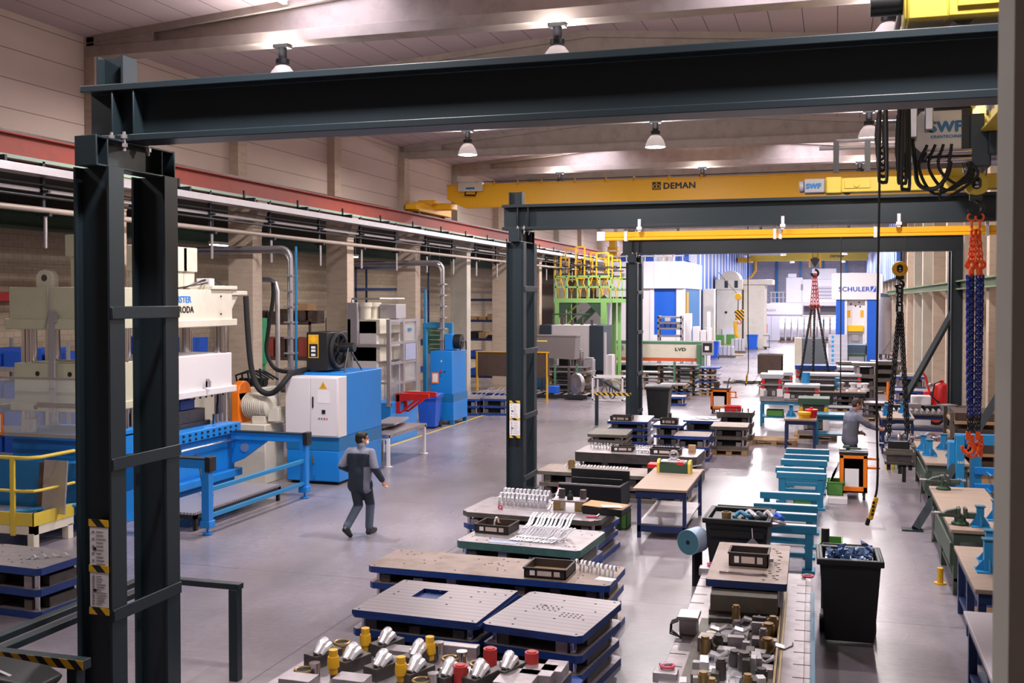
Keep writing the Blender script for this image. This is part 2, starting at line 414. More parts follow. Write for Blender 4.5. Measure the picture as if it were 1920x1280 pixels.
# side aisle: green steel beam and ducts
struct(M().prism([(-18.0,5.5),(-17.6,5.5),(-17.6,5.55),(-17.77,5.55),(-17.77,5.85),(-17.6,5.85),(-17.6,5.9),(-18.0,5.9),(-18.0,5.85),(-17.83,5.85),(-17.83,5.55),(-18.0,5.55)], 'y', YB, 78).build('aisle_beam', K['dgreen']))

# ------------------------------------------------------------------ high-bay lamps
def make_lamp():
    t = T('pendant_lamp', 'lamp', 'lamp')
    M().box(-.14,.14,-.1,.1,.3,.36).cyl((0,0,.1),(0,0,.3),.075).lathe([(.075,.12),(.12,.1),(.12,.02),(.07,0)], (0,0,0), 14).build('ballast', K['black'], t)
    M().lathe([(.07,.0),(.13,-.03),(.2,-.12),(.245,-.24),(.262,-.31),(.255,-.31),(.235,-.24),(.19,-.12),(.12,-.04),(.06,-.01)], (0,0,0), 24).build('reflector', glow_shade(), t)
    M().lathe([(.25,-.3),(.2,-.315),(0.001,-.32)], (0,0,0), 24).build('lens', K['lamp'], t)
    return t
lamp0 = None
LW = {}
names = {(0,0):'high-bay lamp over the left bay, largest, in front of the concrete beam',(0,1):'high-bay lamp hanging above the middle of the long dark steel beam',(0,2):'high-bay lamp over the right side just beyond the near beam',
 (1,0):'high-bay lamp above the left end of the yellow bridge crane',(1,1):'high-bay lamp beneath the concrete beam over the crane lettering',(1,2):'high-bay lamp showing beside the hoist cable loops'}
first = True
for j in range(12):
    for i, x in enumerate((-9.45,-4.4,.75)):
        y = 17.1 + 10*(j-1)
        if i == 0 and y > 73: continue
        loc = (x, y, 8.42-.36)
        jj = j-1
        lab = names.get((jj,i), 'small distant high-bay lamp with bright lens under the roof beams')
        grp = None if (jj,i) in names else 'distant high-bay lamps'
        if first: o = make_lamp(); o['label'] = lab; o.location = loc; lamp0 = o; first = False
        else: o = dup(lamp0, loc, 0, lab)
        if grp: o['group'] = grp
        elif 'group' in o: del o['group']
        ld = bpy.data.lights.get('LB%d' % (0 if jj < 0 else max(2,min(4,jj))))
        if not ld:
            ld = bpy.data.lights.new('LB%d' % (0 if jj < 0 else max(2,min(4,jj))), 'AREA'); ld.shape = 'DISK'; ld.size = .5; ld.color = (1,.925,.91) if jj <= 3 else (.98,.95,1)
            ld.energy = 115 if jj < 0 else 145 if jj <= 2 else 200 if jj == 3 else 340  # the row nearest the viewer is unseen, added for front light
        lo = bpy.data.objects.new('lamp_light', ld); COL.objects.link(lo); lo.parent = o; lo.location = (0,0,-.33)
        lu = bpy.data.lights.get('LU') or bpy.data.lights.new('LU', 'AREA'); lu.shape = 'DISK'; lu.size = .16; lu.color = (1,.925,.91); lu.energy = 34
        for sy in (-1,1) if jj >= 0 else ():
            lo = bpy.data.objects.new('lamp_uplight', lu); COL.objects.link(lo); lo.parent = o; lo.location = (0,.33*sy,.0); lo.rotation_euler = (PI-.5*sy,0,0)

# ------------------------------------------------------------------ camera and world
cd = bpy.data.cameras.new('camera'); cam = bpy.data.objects.new('camera', cd); COL.objects.link(cam)
cam.location = (0,0,EYE)
Rm = Matrix((_r, _u, -_f)).transposed()
cam.rotation_euler = Rm.to_euler()
cd.sensor_width = 36; cd.lens = 2000*36/1920
cd.shift_y = (604-640)/1920.0
cd.clip_end = 400; cd.clip_start = .05
cd.dof.use_dof = True; cd.dof.focus_distance = 19; cd.dof.aperture_fstop = 5.6
S.camera = cam
w = bpy.data.worlds.new('world'); S.world = w; w.use_nodes = True
w.node_tree.nodes['Background'].inputs[0].default_value = (.05,.055,.07,1); w.node_tree.nodes['Background'].inputs[1].default_value = .5
S.view_settings.view_transform = 'Standard'; S.view_settings.look = 'None'; S.view_settings.gamma = 1; S.view_settings.use_curve_mapping = False
S.view_settings.exposure = 0.45
# ------------------------------------------------------------------ steel portals carrying the light crane
def ibeam(w, h, tf, tw):
    """I section, flanges top and bottom, centred on (0,0)"""
    a, b = w/2, h/2
    return [(-a,-b),(a,-b),(a,-b+tf),(tw/2,-b+tf),(tw/2,b-tf),(a,b-tf),(a,b),(-a,b),(-a,b-tf),(-tw/2,b-tf),(-tw/2,-b+tf),(-a,-b+tf)]
def ipost(m, x0, x1, y0, y1, z0, z1, mi=0):
    """upright I column: flanges on the -x and +x faces"""
    f, wb = .022, .012; yc = (y0+y1)/2
    p = [(x0,y0),(x0+f,y0),(x0+f,yc-wb),(x1-f,yc-wb),(x1-f,y0),(x1,y0),(x1,y1),(x1-f,y1),(x1-f,yc+wb),(x0+f,yc+wb),(x0+f,y1),(x0,y1)]
    return m.prism(p, 'z', z0, z1, mi)
def shift(poly, dx, dy): return [(u+dx, v+dy) for u, v in poly]
PX0, PX1 = -6.27, -5.91
def portal(y0, label, battens, right=3.55):
    t = T('steel_portal', label, 'steel frame', (PX0,y0,0))
    def L(m, name, mats=K['dark'], bev=.006, parent=t):
        m.v = [(x-PX0, y-y0, z) for x, y, z in m.v]
        return m.build(name, mats, parent, bev)
    for a in (0,.79):
        L(ipost(M(), PX0, PX1, y0+a, y0+a+.2, 0.02, 5.03), 'column', bev=0)
        L(M().box(PX0-.06,PX1+.06,y0+a-.06,y0+a+.26,0,.025), 'base_plate')
    for z in battens:
        L(M().box(PX1,PX1+.018,y0+.0,y0+.99,z-.055,z+.055).box(PX1+.002,PX1+.03,y0-.004,y0+.01,z-.05,z+.05), 'batten_plate')
    c = M().prism(shift(ibeam(.2,.26,.02,.014), (PX0+PX1)/2, 5.16), 'y', y0-.05, y0+1.04)
    c.box(PX0+.07,PX1-.07,y0-.07,y0-.05,5.03,5.29).box(PX0+.07,PX1-.07,y0+1.04,y0+1.06,5.03,5.29)
    c.box(PX0+.08,PX1-.08,y0+.09,y0+.105,5.05,5.27).box(PX0+.08,PX1-.08,y0+.86,y0+.875,5.05,5.27)
    L(c, 'cap_beam')
    L(M().prism(shift(ibeam(.32,.51,.06,.02), y0+.5, 5.545), 'x', PX0-.2, right), 'beam')
    for xs in (PX0+.12,PX1-.02): L(M().box(xs,xs+.015,y0+.35,y0+.65,5.35,5.74), 'stiffener')
    L(ipost(M(), PX0-.07, PX0+.21, y0+.4, y0+.6, 5.8, 6.06), 'stub_post', bev=0)
    for x, y in ((PX0+.14,y0+.33),(PX0+.27,y0+.33),(PX0+.14,y0+.67),(PX0+.27,y0+.67)):
        L(M().cyl((x,y,5.2),(x,y,5.37),.014,8).cyl((x,y,5.31),(x,y,5.345),.028,6).cyl((x,y,5.235),(x,y,5.268),.028,6), 'bolt', K['galv'], 0)
    for a in (0,.79):                                   # right-hand columns by the wall
        L(ipost(M(), right-.36, right-.02, y0+a, y0+a+.2, 0.02, 5.29), 'column', bev=0)
    return t, L
p1_, L1 = portal(7.7, 'nearest dark steel portal, its double post carrying the crash barrier', (3.78,2.48,1.18))
p2_, L2 = portal(20.3, 'middle dark steel portal with double post standing behind the die stacks', (4.1,2.85,1.55,.32))
p3_, L3 = portal(33.0, 'farthest dark steel portal, its slim post beside the black wheelie bin', (4.1,2.85,1.55,.35))
# kicker braces of the right-hand posts
def brace(L, a, b, s=.09):
    a = Vector(a); b = Vector(b); m = M(); d = (b-a)
    m.cyl(a, b, s, 4)
    m.box(a.x-.22,a.x+.12,a.y-.12,a.y+.12,0,.025)
    L(m, 'brace', K['dark'], 0)
brace(L2, (1.32,19.1,.03), (3.3,20.75,3.05)); brace(L3, (1.5,33.2,.03), (3.3,33.45,3.55), .1)
# fixings on the beam of the middle portal
for x in (-3.66,-.95,1.1):
    L2(M().box(x-.03,x+.03,20.62,20.66,5.2,5.45).box(x-.05,x+.05,20.6,20.64,5.24,5.3), 'hanger_clip', K['white'], .004)
# notice sheets taped to the posts
def notice(loc, w, h, label, rows, dark):
    t = T('notice_sheet', label, 'notice', loc)
    M().box(0,w,-.004,0,0,h).build('sheet', K['whitep'], t)
    g = M()
    for k in range(rows):
        z = h*(.92 - .86*k/rows)
        g.box(w*.36,w*(.6+.3*RND.random()),-.006,-.004,z-.009,z-.004)
        g.box(w*.13,w*.26,-.006,-.004,z-.016,z-.002) if (k % 2 == 0 or dark) else None
    g.build('printed_lines', mat('ink_%d' % rows, '#8a8590', .8), t)
    g = M(); g.box(w*.18,w*.36,-.006,-.004,h*.44,h*.52); g.build('printed_picture', K['dark'], t)
    return t
def tape(loc, w, h, label):
    o = M().box(0,w,-.005,0,0,h).build('hazard_tape', K['hazardv']); o.location = loc
    return tag(o, label, 'tape')
y0 = 7.7-.001
for z, h, lab, rows in ((1.58,.36,'upper white notice sheet taped to the near dark post','10'),(1.25,.3,'lower white notice sheet taped to the near dark post','11')):
    notice((-6.13,y0,z), .185, h, lab, int(rows), rows == '11')
for z, lab in ((1.945,'top hazard tape strip above the notices on the near post'),(1.552,'middle hazard tape strip between the two notices on the near post'),(1.185,'bottom hazard tape strip under the notices on the near post')):
    tape((-6.14,y0-.001,z), .2, .06, lab)
y0 = 20.3-.001
notice((-6.2,y0,1.52), .22, .3, 'upper white notice on the middle post', 9, False); notice((-6.2,y0,1.18), .22, .3, 'lower white notice on the middle post', 8, True)
for z, lab in ((1.83,'top hazard tape strip on the middle post'),(1.485,'hazard tape strip between the notices on the middle post'),(1.13,'bottom hazard tape strip on the middle post')):
    tape((-6.2,y0-.001,z), .22, .045, lab)

# crash barrier round the near post
t = T('crash_barrier', 'black crash barrier round the near post with yellow hazard stripes', 'barrier', (-6.1,7.2,0))
def B(x0,x1,y0,y1,z0,z1,name,mt=K['dark'],bev=.006):
    m = M().box(x0,x1,y0,y1,z0,z1); m.v = [(x+6.1,y-7.2,z) for x,y,z in m.v]; return m.build(name, mt, t, bev)
a, b = at(0,1180,1.0), at(212,1212,1.0); c, d = at(340,1094,1.0), at(428,1105,1.0)
ya = 7.12
B(-7.05,b.x,ya,ya+.1,.92,1.0,'top_rail'); B(-7.05,b.x,ya-.003,ya-.001,.925,1.0,'hazard_stripes',K['hazard'],0)
B(-6.85,-6.75,ya,ya+.1,0,.92,'leg'); B(b.x-.16,b.x-.06,ya,ya+.1,0,.92,'leg')
B(-6.95,-6.85,ya+.1,9.6,.94,1.0,'side_rail'); B(-6.7,-6.6,ya+.1,9.6,.94,1.0,'side_rail')
B(-6.95,d.x,9.5,9.6,.94,1.0,'rear_rail'); B(d.x-.12,d.x-.02,9.5,9.6,0,.94,'leg')
# barrier in front of the far post
t = T('crash_barrier', 'small black barrier with hazard stripe before the farthest post', 'barrier', (-6.9,32.2,0))
M().box(-.2,.95,0,.08,.93,1.02).build('top_rail', K['dark'], t); M().box(-.2,.95,-.004,-.001,.93,1.02).build('hazard_stripes', K['hazard'], t)
for x in (-.18,.8): M().box(x,x+.1,0,.08,0,.93).build('leg', K['dark'], t)

# yellow conductor rail under the middle beam
t = T('hanging_rail', 'long yellow rail hung under the middle dark beam', 'rail', (-4.5,20.8,5.05))
M().prism([(-.05,0),(.05,0),(.05,.035),(.035,.05),(.05,.065),(.05,.165),(-.05,.165),(-.05,.065),(-.035,.05),(-.05,.035)], 'x', .12, 8.0).build('rail', K['ylight'], t, .004)
M().box(-.03,.14,-.07,.07,-.01,.18).build('end_cap', K['white'], t, .01)
for x in (.55,3.4,3.5,5.2,7.1): M().box(x-.03,x+.03,-.065,.065,-.02,.26).build('clamp', K['white'], t, .004)

# ------------------------------------------------------------------ crane runway, trays and pipes along the left columns
tag(M().prism(shift(ibeam(.26,.42,.03,.016), -13.02, 6.42), 'y', YB, 60).build('crane_runway', K['oxide']), 'long red crane runway girder along the left wall', 'girder')
tag(M().box(-13.06,-12.98,YB,60,6.63,6.68).build('crane_rail', K['steeld']), 'dark crane rail lying on the red runway girder', 'rail')
tag(M().box(-12.8,-12.72,YB,60,6.17,6.23).build('conductor_bar', mat('pale_green_bar','#9fb8a8',.5)), 'pale green conductor bar just below the red runway girder', 'conductor bar')
t = T('cable_tray', 'wide galvanised cable tray under the red runway girder', 'cable tray', (-12.49,0,5.93))
M().prism([(-.25,0),(.08,0),(.08,.13),(.07,.13),(.07,.01),(-.24,.01),(-.24,.13),(-.25,.13)], 'y', YB, 60).build('tray', K['galv'], t)
for k in range(24):
    y = 1.2 + 2.5*k; M().box(-.24,.06,y,y+.05,.13,.23).box(-.24,-.2,y,y+.05,.13,.4).build('tray_bracket', K['darkin'], t)

for z, x, r, mt, lab in ((5.8,-12.66,.02,K['black'],'thin black cable conduit just below the wide cable tray'),(5.72,-12.8,.035,K['white'],'white service pipe below the cable tray'),(5.6,-12.68,.025,K['black'],'lower black conduit along the left columns'),(5.38,-12.66,.05,mat('dusty_pipe','#a8998f',.5,.2),'thick grey pipe running lowest along the left columns')):
    tag(M().cyl((x,YB,z),(x,60,z),r,10).build('pipe', mt), lab, 'pipe')
first = None
for k in range(22):                                   # hanger frames that carry the pipes
    y = 2.4 + 2.5*k
    if first is None:
        first = T('pipe_hanger', 'dark drop hanger holding the pipes at the left columns', 'hanger', (-12.75,y,0), 0, 'pipe hangers along the left wall')
        M().box(-.03,.03,-.03,.03,5.2,6.2).box(-.25,.14,-.03,.03,5.68,5.72).box(-.1,.16,-.035,.035,5.28,5.33).build('frame', K['darkin'], first)
        M().cyl((.05,0,4.75),(.05,0,5.3),.03,8).build('drop_tube', K['galv'], first)
    else: dup(first, (-12.75,y,0))

# conduits dropping to the control cabinets
def conduit(label, xa, xb, y, z, z1, r=.25):
    t = T('conduit', label, 'conduit', (xb,y,z1))
    for q in (0,.13):
        pts = [(xa-xb,q,z-z1-q*.6)] + [(-r+math.sin(a*PI/10)*r - q*.0, q, z-z1-r-q*.6+math.cos(a*PI/10)*r) for a in range(6)] + [(0,q,0)]
        pts = [(p[0]-(.13-q if i > 0 else 0)*0 - q*.9*(i>0), p[1], p[2]) for i, p in enumerate(pts)]
        M().tube(pts, .045, 8).build('pipe', K['galv'], t)
    m = M(); n = int((z-max(z1,2)-.6)/.35); zo = max(z1,2)-z1
    for k in range(n): m.box(-.16,.06,-.06,.2,.3+zo+.35*k,.34+zo+.35*k)
    m.build('pipe_clip', K['galv'], t)
    return t
conduit('galvanised conduit pair arching down to the blue and white control cabinet', -14.2, -11.75, 21.6, 5.06, .02)
conduit('galvanised conduit pair arching down to the far blue cabinet', -15.6, -11.8, 31.5, 5.07, 2.29)
t = tag(M().tube([at(555,462,Y=21.7),Vector((at(555,700,Y=21.7).x,21.7,.0))], .03, 8).build('air_pipe', K['sky']), 'thin light blue air pipe beside the conduit pair', 'pipe')

# ------------------------------------------------------------------ big yellow bridge crane with lettering
t = T('bridge_crane', 'yellow bridge crane spanning the hall with black lettering', 'crane', (-12.6,33.5,6.7))
yg = 0
g = M(); x0, x1 = .25, 15.9
g.prism([(x0,.9),(x0,.5),(x0+.55,.22),(x1,.22),(x1,.95),(x0,.95)], 'y', -.16, .16)
g.box(x0,x1,-.2,.2,.93,.97).box(x0+.6,x1,-.2,.2,.2,.235)
g.build('girder', K['yel'], t, .006)
c = M(); c.box(-.62,-.2,-1.5,1.5,.02,.3).box(-.25,.45,-.3,.3,.16,.36).box(-.5,.1,-.9,-.6,.3,.42).box(-.6,-.2,-1.75,-1.5,.06,.24); c.build('end_carriage', K['yel'], t, .02)
for y in (-1.2,1.2): M().cyl((-.52,y,.1),(-.32,y,.1),.13,16).build('wheel', K['steeld'], t)
b = M().box(.72,1.55,-.42,-.2,.72,1.02).build('control_box', K['cream'], t, .015)
M().box(1.0,1.3,-.425,-.42,.78,.84).build('box_label', K['blued'], b); M().tube([(.95,-.3,.72),(.95,-.4,.6),(1.3,-.35,.58),(1.3,-.25,.7)], .03, 6).build('cable', K['black'], b)
for x in (1.3,1.9,2.7,3.5,4.6,5.6,6.5,7.6,8.6):
    M().tube([(x,-.2,1.02),(x+.1,-.5,.98)], .025, 6).cyl((x,-.2,.9),(x,-.2,1.06),.03,6).build('bracket', K['yeld'], t)
M().cyl((x0+.4,-.3,1.02),(x1,-.3,1.02),.018,6).build('cable_wire', K['steeld'], t)
tx = at(1243,355,Y=33.3)
text('DEMAN', .27, K['black'], 'lettering', t, (tx.x+12.6,-.165,tx.z-6.68), (PI/2,0,0), .003, .011, 1.04)
m = M(); lx = tx.x+12.6-.34; lz = tx.z-6.7
m.box(lx,lx+.27,-.17,-.162,lz,lz+.24); lg = m.build('emblem', K['black'], t)
m = M(); m.torus((lx+.085,-.172,lz+.1),.06,.012,'y',14,5).torus((lx+.185,-.172,lz+.1),.06,.012,'y',14,5).cb((lx+.135,-.172,lz+.2),(.04,.01,.04)); m.build('emblem_rings', K['yel'], lg)
# small far crane in paler yellow
t = T('bridge_crane', 'small distant yellow bridge crane before the grey end wall', 'crane', (-11.7,105,7.5))
M().box(3.9,14.6,-.4,.4,.0,.95).build('girder', K['yelp'], t, .01); M().box(3.4,6.8,-.8,-.42,.55,.9).build('motor', K['white'], t, .02)
M().box(2.8,4.0,-1.6,1.6,-.1,.3).build('end_carriage', K['yeld'], t, .02)
M().tube([(4.4,-.5,.1),(4.4,-.6,-.9),(4.0,-.6,-1.5),(3.7,-.6,-1.6)], .12, 6).build('bent_pipe', K['yeld'], t)
text('DEMAN', .34, K['black'], 'lettering', t, (11.2,-.41,.28), (PI/2,0,0), .003, .012)

# ------------------------------------------------------------------ light crane on the portals, girder running away from the viewer
t = T('light_crane', 'pale yellow light crane with hoist running on the dark portal beams', 'crane', (2.0,14.5,5.83))
g = M(); g.box(-.15,.15,-6.4,6.4,.28,.80).box(-.2,.2,-6.4,6.4,.78,.82).box(-.19,.19,-6.4,6.4,.26,.3); gd = g.build('girder', K['yelp'], t, .006)
text('SWF', .34, K['black'], 'lettering', gd, (-.16,.4,.42), (PI/2,0,-PI/2), .003, .012)
for y, x0 in ((-6.3,-1.55),(6.3,-2.2)):
    zt = .42 if y < 0 else .3
    e = M().box(x0,1.6,-.16+y,.16+y,.03,zt); e.box(x0+.02,x0+.3,y-.19,y+.19,.02,zt+.02); tr = e.build('end_truck', K['yelp'], t, .02)
    M().cyl((x0-.22,y,.2),(x0,y,.2),.09 if y < 0 else .04,14).build('buffer', K['black'], tr)
    M().box(x0+.35,x0+.8,y-.18,y-.16,.1,zt-.05).cyl((x0+.56,y-.2,zt*.55),(x0+.56,y-.16,zt*.55),.05,12).build('cover_plate', K['yelp'], tr, .005)
    for w in (x0+.4,1.2): M().cyl((w,y-.06,.1),(w,y+.06,.1),.1,16).build('wheel', K['steeld'], tr)
m = M().box(-2.56,-2.2,6.05,6.4,.03,.29).cyl((-2.66,6.22,.16),(-2.56,6.22,.16),.11,14); mo = m.build('travel_motor', K['grey'], t, .02)
text('SWF', .13, K['blued'], 'lettering', mo, (-2.53,6.045,.11), (PI/2,0,0), .003, .01)
m = M()
for x in (-2.0,-1.45): m.box(x-.05,x+.05,6.1,6.2,.4,.98)
m.build('cable_post', K['black'], t); M().cyl((-2.3,6.15,.85),(-.9,6.15,.85),.035,8).cyl((-2.0,6.15,.98),(-.6,6.15,.98),.035,8).build('cable_rail', K['galv'], t)
# hoist hanging at the left of the girder
h = M().box(-1.02,-.28,.75,1.5,-.12,.62).build('hoist_body', K['black'], t, .04)
M().prism([(-1.0,.1),(-.92,.02),(-.42,.02),(-.42,.56),(-.92,.56),(-1.0,.46)], 'y', .73, .75).build('cover_plate', K['white'], h)
text('SWF', .2, K['blued'], 'lettering', h, (-.82,.725,.28), (PI/2,0,0), .003, .012); text('KRANTECHNIK', .055, K['blued'], 'lettering', h, (-.8,.725,.2), (PI/2,0,0), .002, .002)
M().box(-.32,-.06,.7,1.55,-.2,.5).box(-.1,.03,.66,.8,-.05,.3).build('gearbox', K['slate'], h, .02)
M().cyl((-.85,.68,-.0),(-.3,.68,-.0),.05,12).cyl((-.85,.68,-.1),(-.3,.68,-.1),.04,12).build('guide_bar', K['chrome'], h)
M().cyl((-.05,1.1,.02),(.75,1.1,.02),.17,20).build('rope_drum', K['chrome'], t); M().box(.35,.8,.6,1.5,-.25,.45).build('drum_frame', K['black'], t, .02)
M().box(-1.1,-.98,.55,.72,.2,.72).box(-.88,-.78,.6,.7,.3,.8).build('junction_box', K['galv'], t, .01)
for k, (xa, dz) in enumerate(((-.75,-.55),(-.62,-.5),(-.5,-.42),(-.68,-.62))):
    M().hose([(-.85+.1*k,.62,.1),(-.95+.12*k,.6,-.2),(xa,.6,dz),(-.4+.05*k,.62,-.35),(-.3,.7,-.15)], .022, 6).build('cable', K['black'], t)
M().cyl((-1.5,.8,.7),(-.1,.8,.78),.035,8).cyl((-1.5,.8,.45),(-.9,.8,.45),.03,8).build('festoon_arm', K['galv'], t)
M().cyl((-1.4,-6.0,.95),(-1.42,.9,.72),.03,8).build('festoon_track', K['steeld'], t); M().cyl((-1.18,-6.0,.95),(-1.2,.9,.72),.03,8).build('festoon_track', K['steeld'], t)
for k in range(14):                                    # festoon loops drawn together
    q = k % 7; x = (-1.42 if k < 7 else -1.16) + .02*math.sin(k*3); y = .1 + .12*q; zb = -.42 + .09*q - (.1 if k >= 7 else 0)
    pts = [(x-.035,y,.62-.02*q),(x-.05,y,zb+.1),(x-.02,y,zb),(x+.02,y+.03,zb),(x+.05,y+.06,zb+.1),(x+.035,y+.06,.62-.02*q)]
    M().hose(pts, .022, 6).build('festoon_cable', K['black'], t); 
for k in range(8): M().cb((-1.42 if k < 4 else -1.18,.15+.2*(k%4),.66),(.09,.06,.1)).build('festoon_trolley', K['galv'], t, .006)
M().hose([(-1.05,.8,.5),(-1.0,.7,-.1),(-.95,.6,-.42),(-.75,.55,-.48),(-.6,.6,-.3),(-.55,.7,-.05)], .03, 8).build('cable_loop', K['black'], t)
# hook block on its ropes
hb = at(1830,345,Y=15.4)
def hook_block(name, label, x, y, z, r, top, body, hookm, ropes=4):
    t = T(name, label, 'hook block', (x,y,z))
    M().lathe([(0.001,-.5*r),(r*.6,-.5*r),(r*.93,-.34*r),(r,0),(r*.93,.34*r),(r*.6,.5*r),(0.001,.5*r)], (0,0,0), 24, 0, 'y').build('sheave_cover', body, t)
    M().lathe([(.001,-.56*r),(r*.36,-.55*r),(r*.4,-.48*r)], (0,0,-.1*r), 16, 0, 'y').lathe([(.001,-.56*r),(r*.36,-.55*r),(r*.4,-.48*r)], (0,0,.18*r), 16, 0, 'y').build('sheave_slot', K['black'], t)
    M().lathe([(.001,-.6*r),(r*.12,-.58*r)], (0,0,.05*r), 10, 0, 'y').box(-.16*r,.16*r,-.6*r,-.57*r,-.32*r,-.2*r).build('rating_plate', K['white'], t)
    m = M(); m.box(-.5*r,.5*r,-.3*r,.3*r,-1.35*r,-.85*r)
    m.torus((0,0,-2.0*r), .5*r, .17*r, 'y', 16, 8, 0, -PI*.95, PI*.45).cyl((0,0,-1.3*r),(0,0,-1.5*r),.2*r,8)
    m.build('hook', hookm, t, .004)
    for dx in ((-.7,-.45,.45,.7) if ropes == 4 else (-.55,.5)):
        m = M().cyl((dx*r,0,.3*r),(dx*r*1.5-.1*r,0,top-z),.006,6); m.build('rope', K['steeld'], t)
    return t
hook_block('hook_block', 'large yellow round hook block under the hoist at right', hb.x, 15.4, hb.z, .16, 5.75, K['yelp'], K['black'])
# chain sling with orange fittings, two bunches of blue chain
t = T('hanging_chain_sling', 'bunch of blue lifting chains with orange hooks on the right-hand hook', 'chain sling', (hb.x,15.4,0))
zt = hb.z - .33
for k, (dx, dy) in enumerate(((-.05,0),(.05,0))):
    M().torus((dx,0,zt-.11), .05, .014, 'y', 14, 6).torus((dx,0,zt-.2), .05, .014, 'x', 14, 6).build('ring', K['hookor'], t)
for k in range(4):
    dx = (-.07,-.03,.03,.075)[k]; dy = (-.03,.03,-.02,.03)[k]; z1 = zt-.28; 
    m = M().links((dx*.5,dy,z1),(dx,dy,z1-.42),.09,.06,.012)
    m.torus((dx,dy,z1-.46),.05,.02,'y',14,6).torus((dx,dy,z1-.56),.045,.018,'x',14,6)
    m.build('clevis', K['hookor'], t)
    M().links((dx,dy,z1-.6),(dx*.9,dy,2.35),.075,.05,.011).links((dx*1.25,dy+.03,z1-.6),(dx,dy+.02,2.5),.075,.05,.011).build('blue_chain', K['bchain'], t)
    M().links((dx*.9,dy,2.35),(dx*.8,dy,2.12),.075,.05,.011).build('dark_chain', K['chain'], t)
    m = M(); hx = (-.07,-.02,.05,.09)[k]; zz = 2.08 - .05*(k % 2)
    m.box(hx-.03,hx+.03,dy-.02,dy+.02,zz-.06,zz+.05); m.torus((hx,dy,zz-.17),.075,.022,'y' if k < 2 else 'x',18,8,0,-PI*1.1,PI*.55); m.cb((hx+.02,dy,zz-.12),(.02,.03,.14),0,(0,.3,0))
    m.build('hook', K['hookor'], t)
# pendant controllers
def pendant(label, x, y, z, top, s=1.0, tilt=.2, thick=.016, xt=None):
    t = T('pendant_controller', label, 'controller', (x,y,z))
    M().cb((0,0,.17*s),(.06*s,.05*s,.3*s),0,(0,tilt,0)).build('grip', K['yeld'], t, .015*s)
    M().cb((-.05*s*tilt*5,0,0),(.05*s,.045*s,.1*s),0,(0,tilt,0)).build('lower_cap', K['black'], t, .01*s)
    m = M()
    for k in range(4): m.cb((-.01+.02*tilt*k,-.028*s,(.1+.05*k)*s),(.03*s,.012*s,.03*s))
    m.build('buttons', K['black'], t)
    xt = x if xt is None else xt
    M().hose([(.02*s,0,.3*s),(.05*s,0,.6*s),(.03*s,0,(top-z)*.4),(xt-x,0,top-z)], thick, 6).build('cable', K['black'], t)
    return t
p = at(1637,978,Y=14.9); pendant('yellow pendant controller on a long black cable near the right', p.x, 14.9, p.z, 5.9, 1.05, .25, .017, at(1650,300,Y=14.9).x)
p = at(1400,720,Y=34.5); pendant('small yellow pendant controller hanging over the middle aisle', p.x, 34.5, p.z, 6.9, 1.0, .1, .016, at(1402,480,Y=34.5).x)
tag(M().cyl(at(1576,745,Y=30), at(1577,440,Y=30), .018, 6).build('hanging_cable', K['black']), 'black cable hanging behind the man at the right', 'cable')
# second hook with two-leg chain holding a lifted tool
h2 = at(1687,504,Y=23.4)
hook_block('hook_block', 'yellow hook block with black hook above the lifted die tool', h2.x, 23.4, h2.z, .16, 5.6, K['yel'], K['black'], 2)
tl = at(1683,850,Y=23.4)
t = T('hanging_chain_sling', 'dark two-leg chain sling carrying the lifted die tool', 'chain sling', (h2.x,23.4,h2.z-.4))
M().links((0,0,.05),(0,0,-.5),.26,.13,.026).build('master_link', K['chain'], t)
for dx in (-.21,.17):
    M().links((dx*.1,0,-.5),(dx+tl.x-h2.x,0,1.12-h2.z+.4),.1,.066,.014).build('chain', K['chain'], t)
    M().links((dx*.1+.03,.03,-.5),(dx+tl.x-h2.x+.04,.05,1.05-h2.z+.4),.1,.066,.014).build('chain', K['chain'], t)
# third hook, three-leg sling with red fittings, over the die tables
h3 = at(1528,492,Y=44)
t = T('hook_block', 'small dark hook block with yellow cheeks above the red three-leg sling', 'hook block', (h3.x,44,h3.z))
M().box(-.1,.1,-.1,.1,-.05,.2).prism([(-.2,.15),(.2,.15),(.0,-.2)], 'y', -.06, .06).torus((0,0,-.42),.13,.05,'y',14,6,0,-PI,PI*.5).build('hook', K['black'], t)
for x in (-.2,.2): M().box(x-.03,x+.03,-.12,.12,-.2,.35).build('cheek', K['yeld'], t)
M().cyl((-.1,0,.2),(-.1,0,3),.01,6).cyl((.1,0,.2),(.1,0,3),.01,6).build('rope', K['steeld'], t)
t = T('hanging_chain_sling', 'chain sling with red fittings reaching down to a bright die', 'chain sling', (h3.x,44,h3.z-.55))
m = M()
for dx in (-.13,.0,.13): m.links((dx*.3,0,.1),(dx,0,-1.15),.19,.09,.017); m.torus((dx,0,-1.2),.07,.03,'y',12,6)
m.build('red_fitting', mat('red_fitting','#c8402c',.5), t)
for dx, bx in ((-.1,-.55),(0,-.05),(.1,.6)): M().links((dx,0,-1.15),(bx,0,-4.1),.12,.08,.02).build('chain', K['chain'], t)
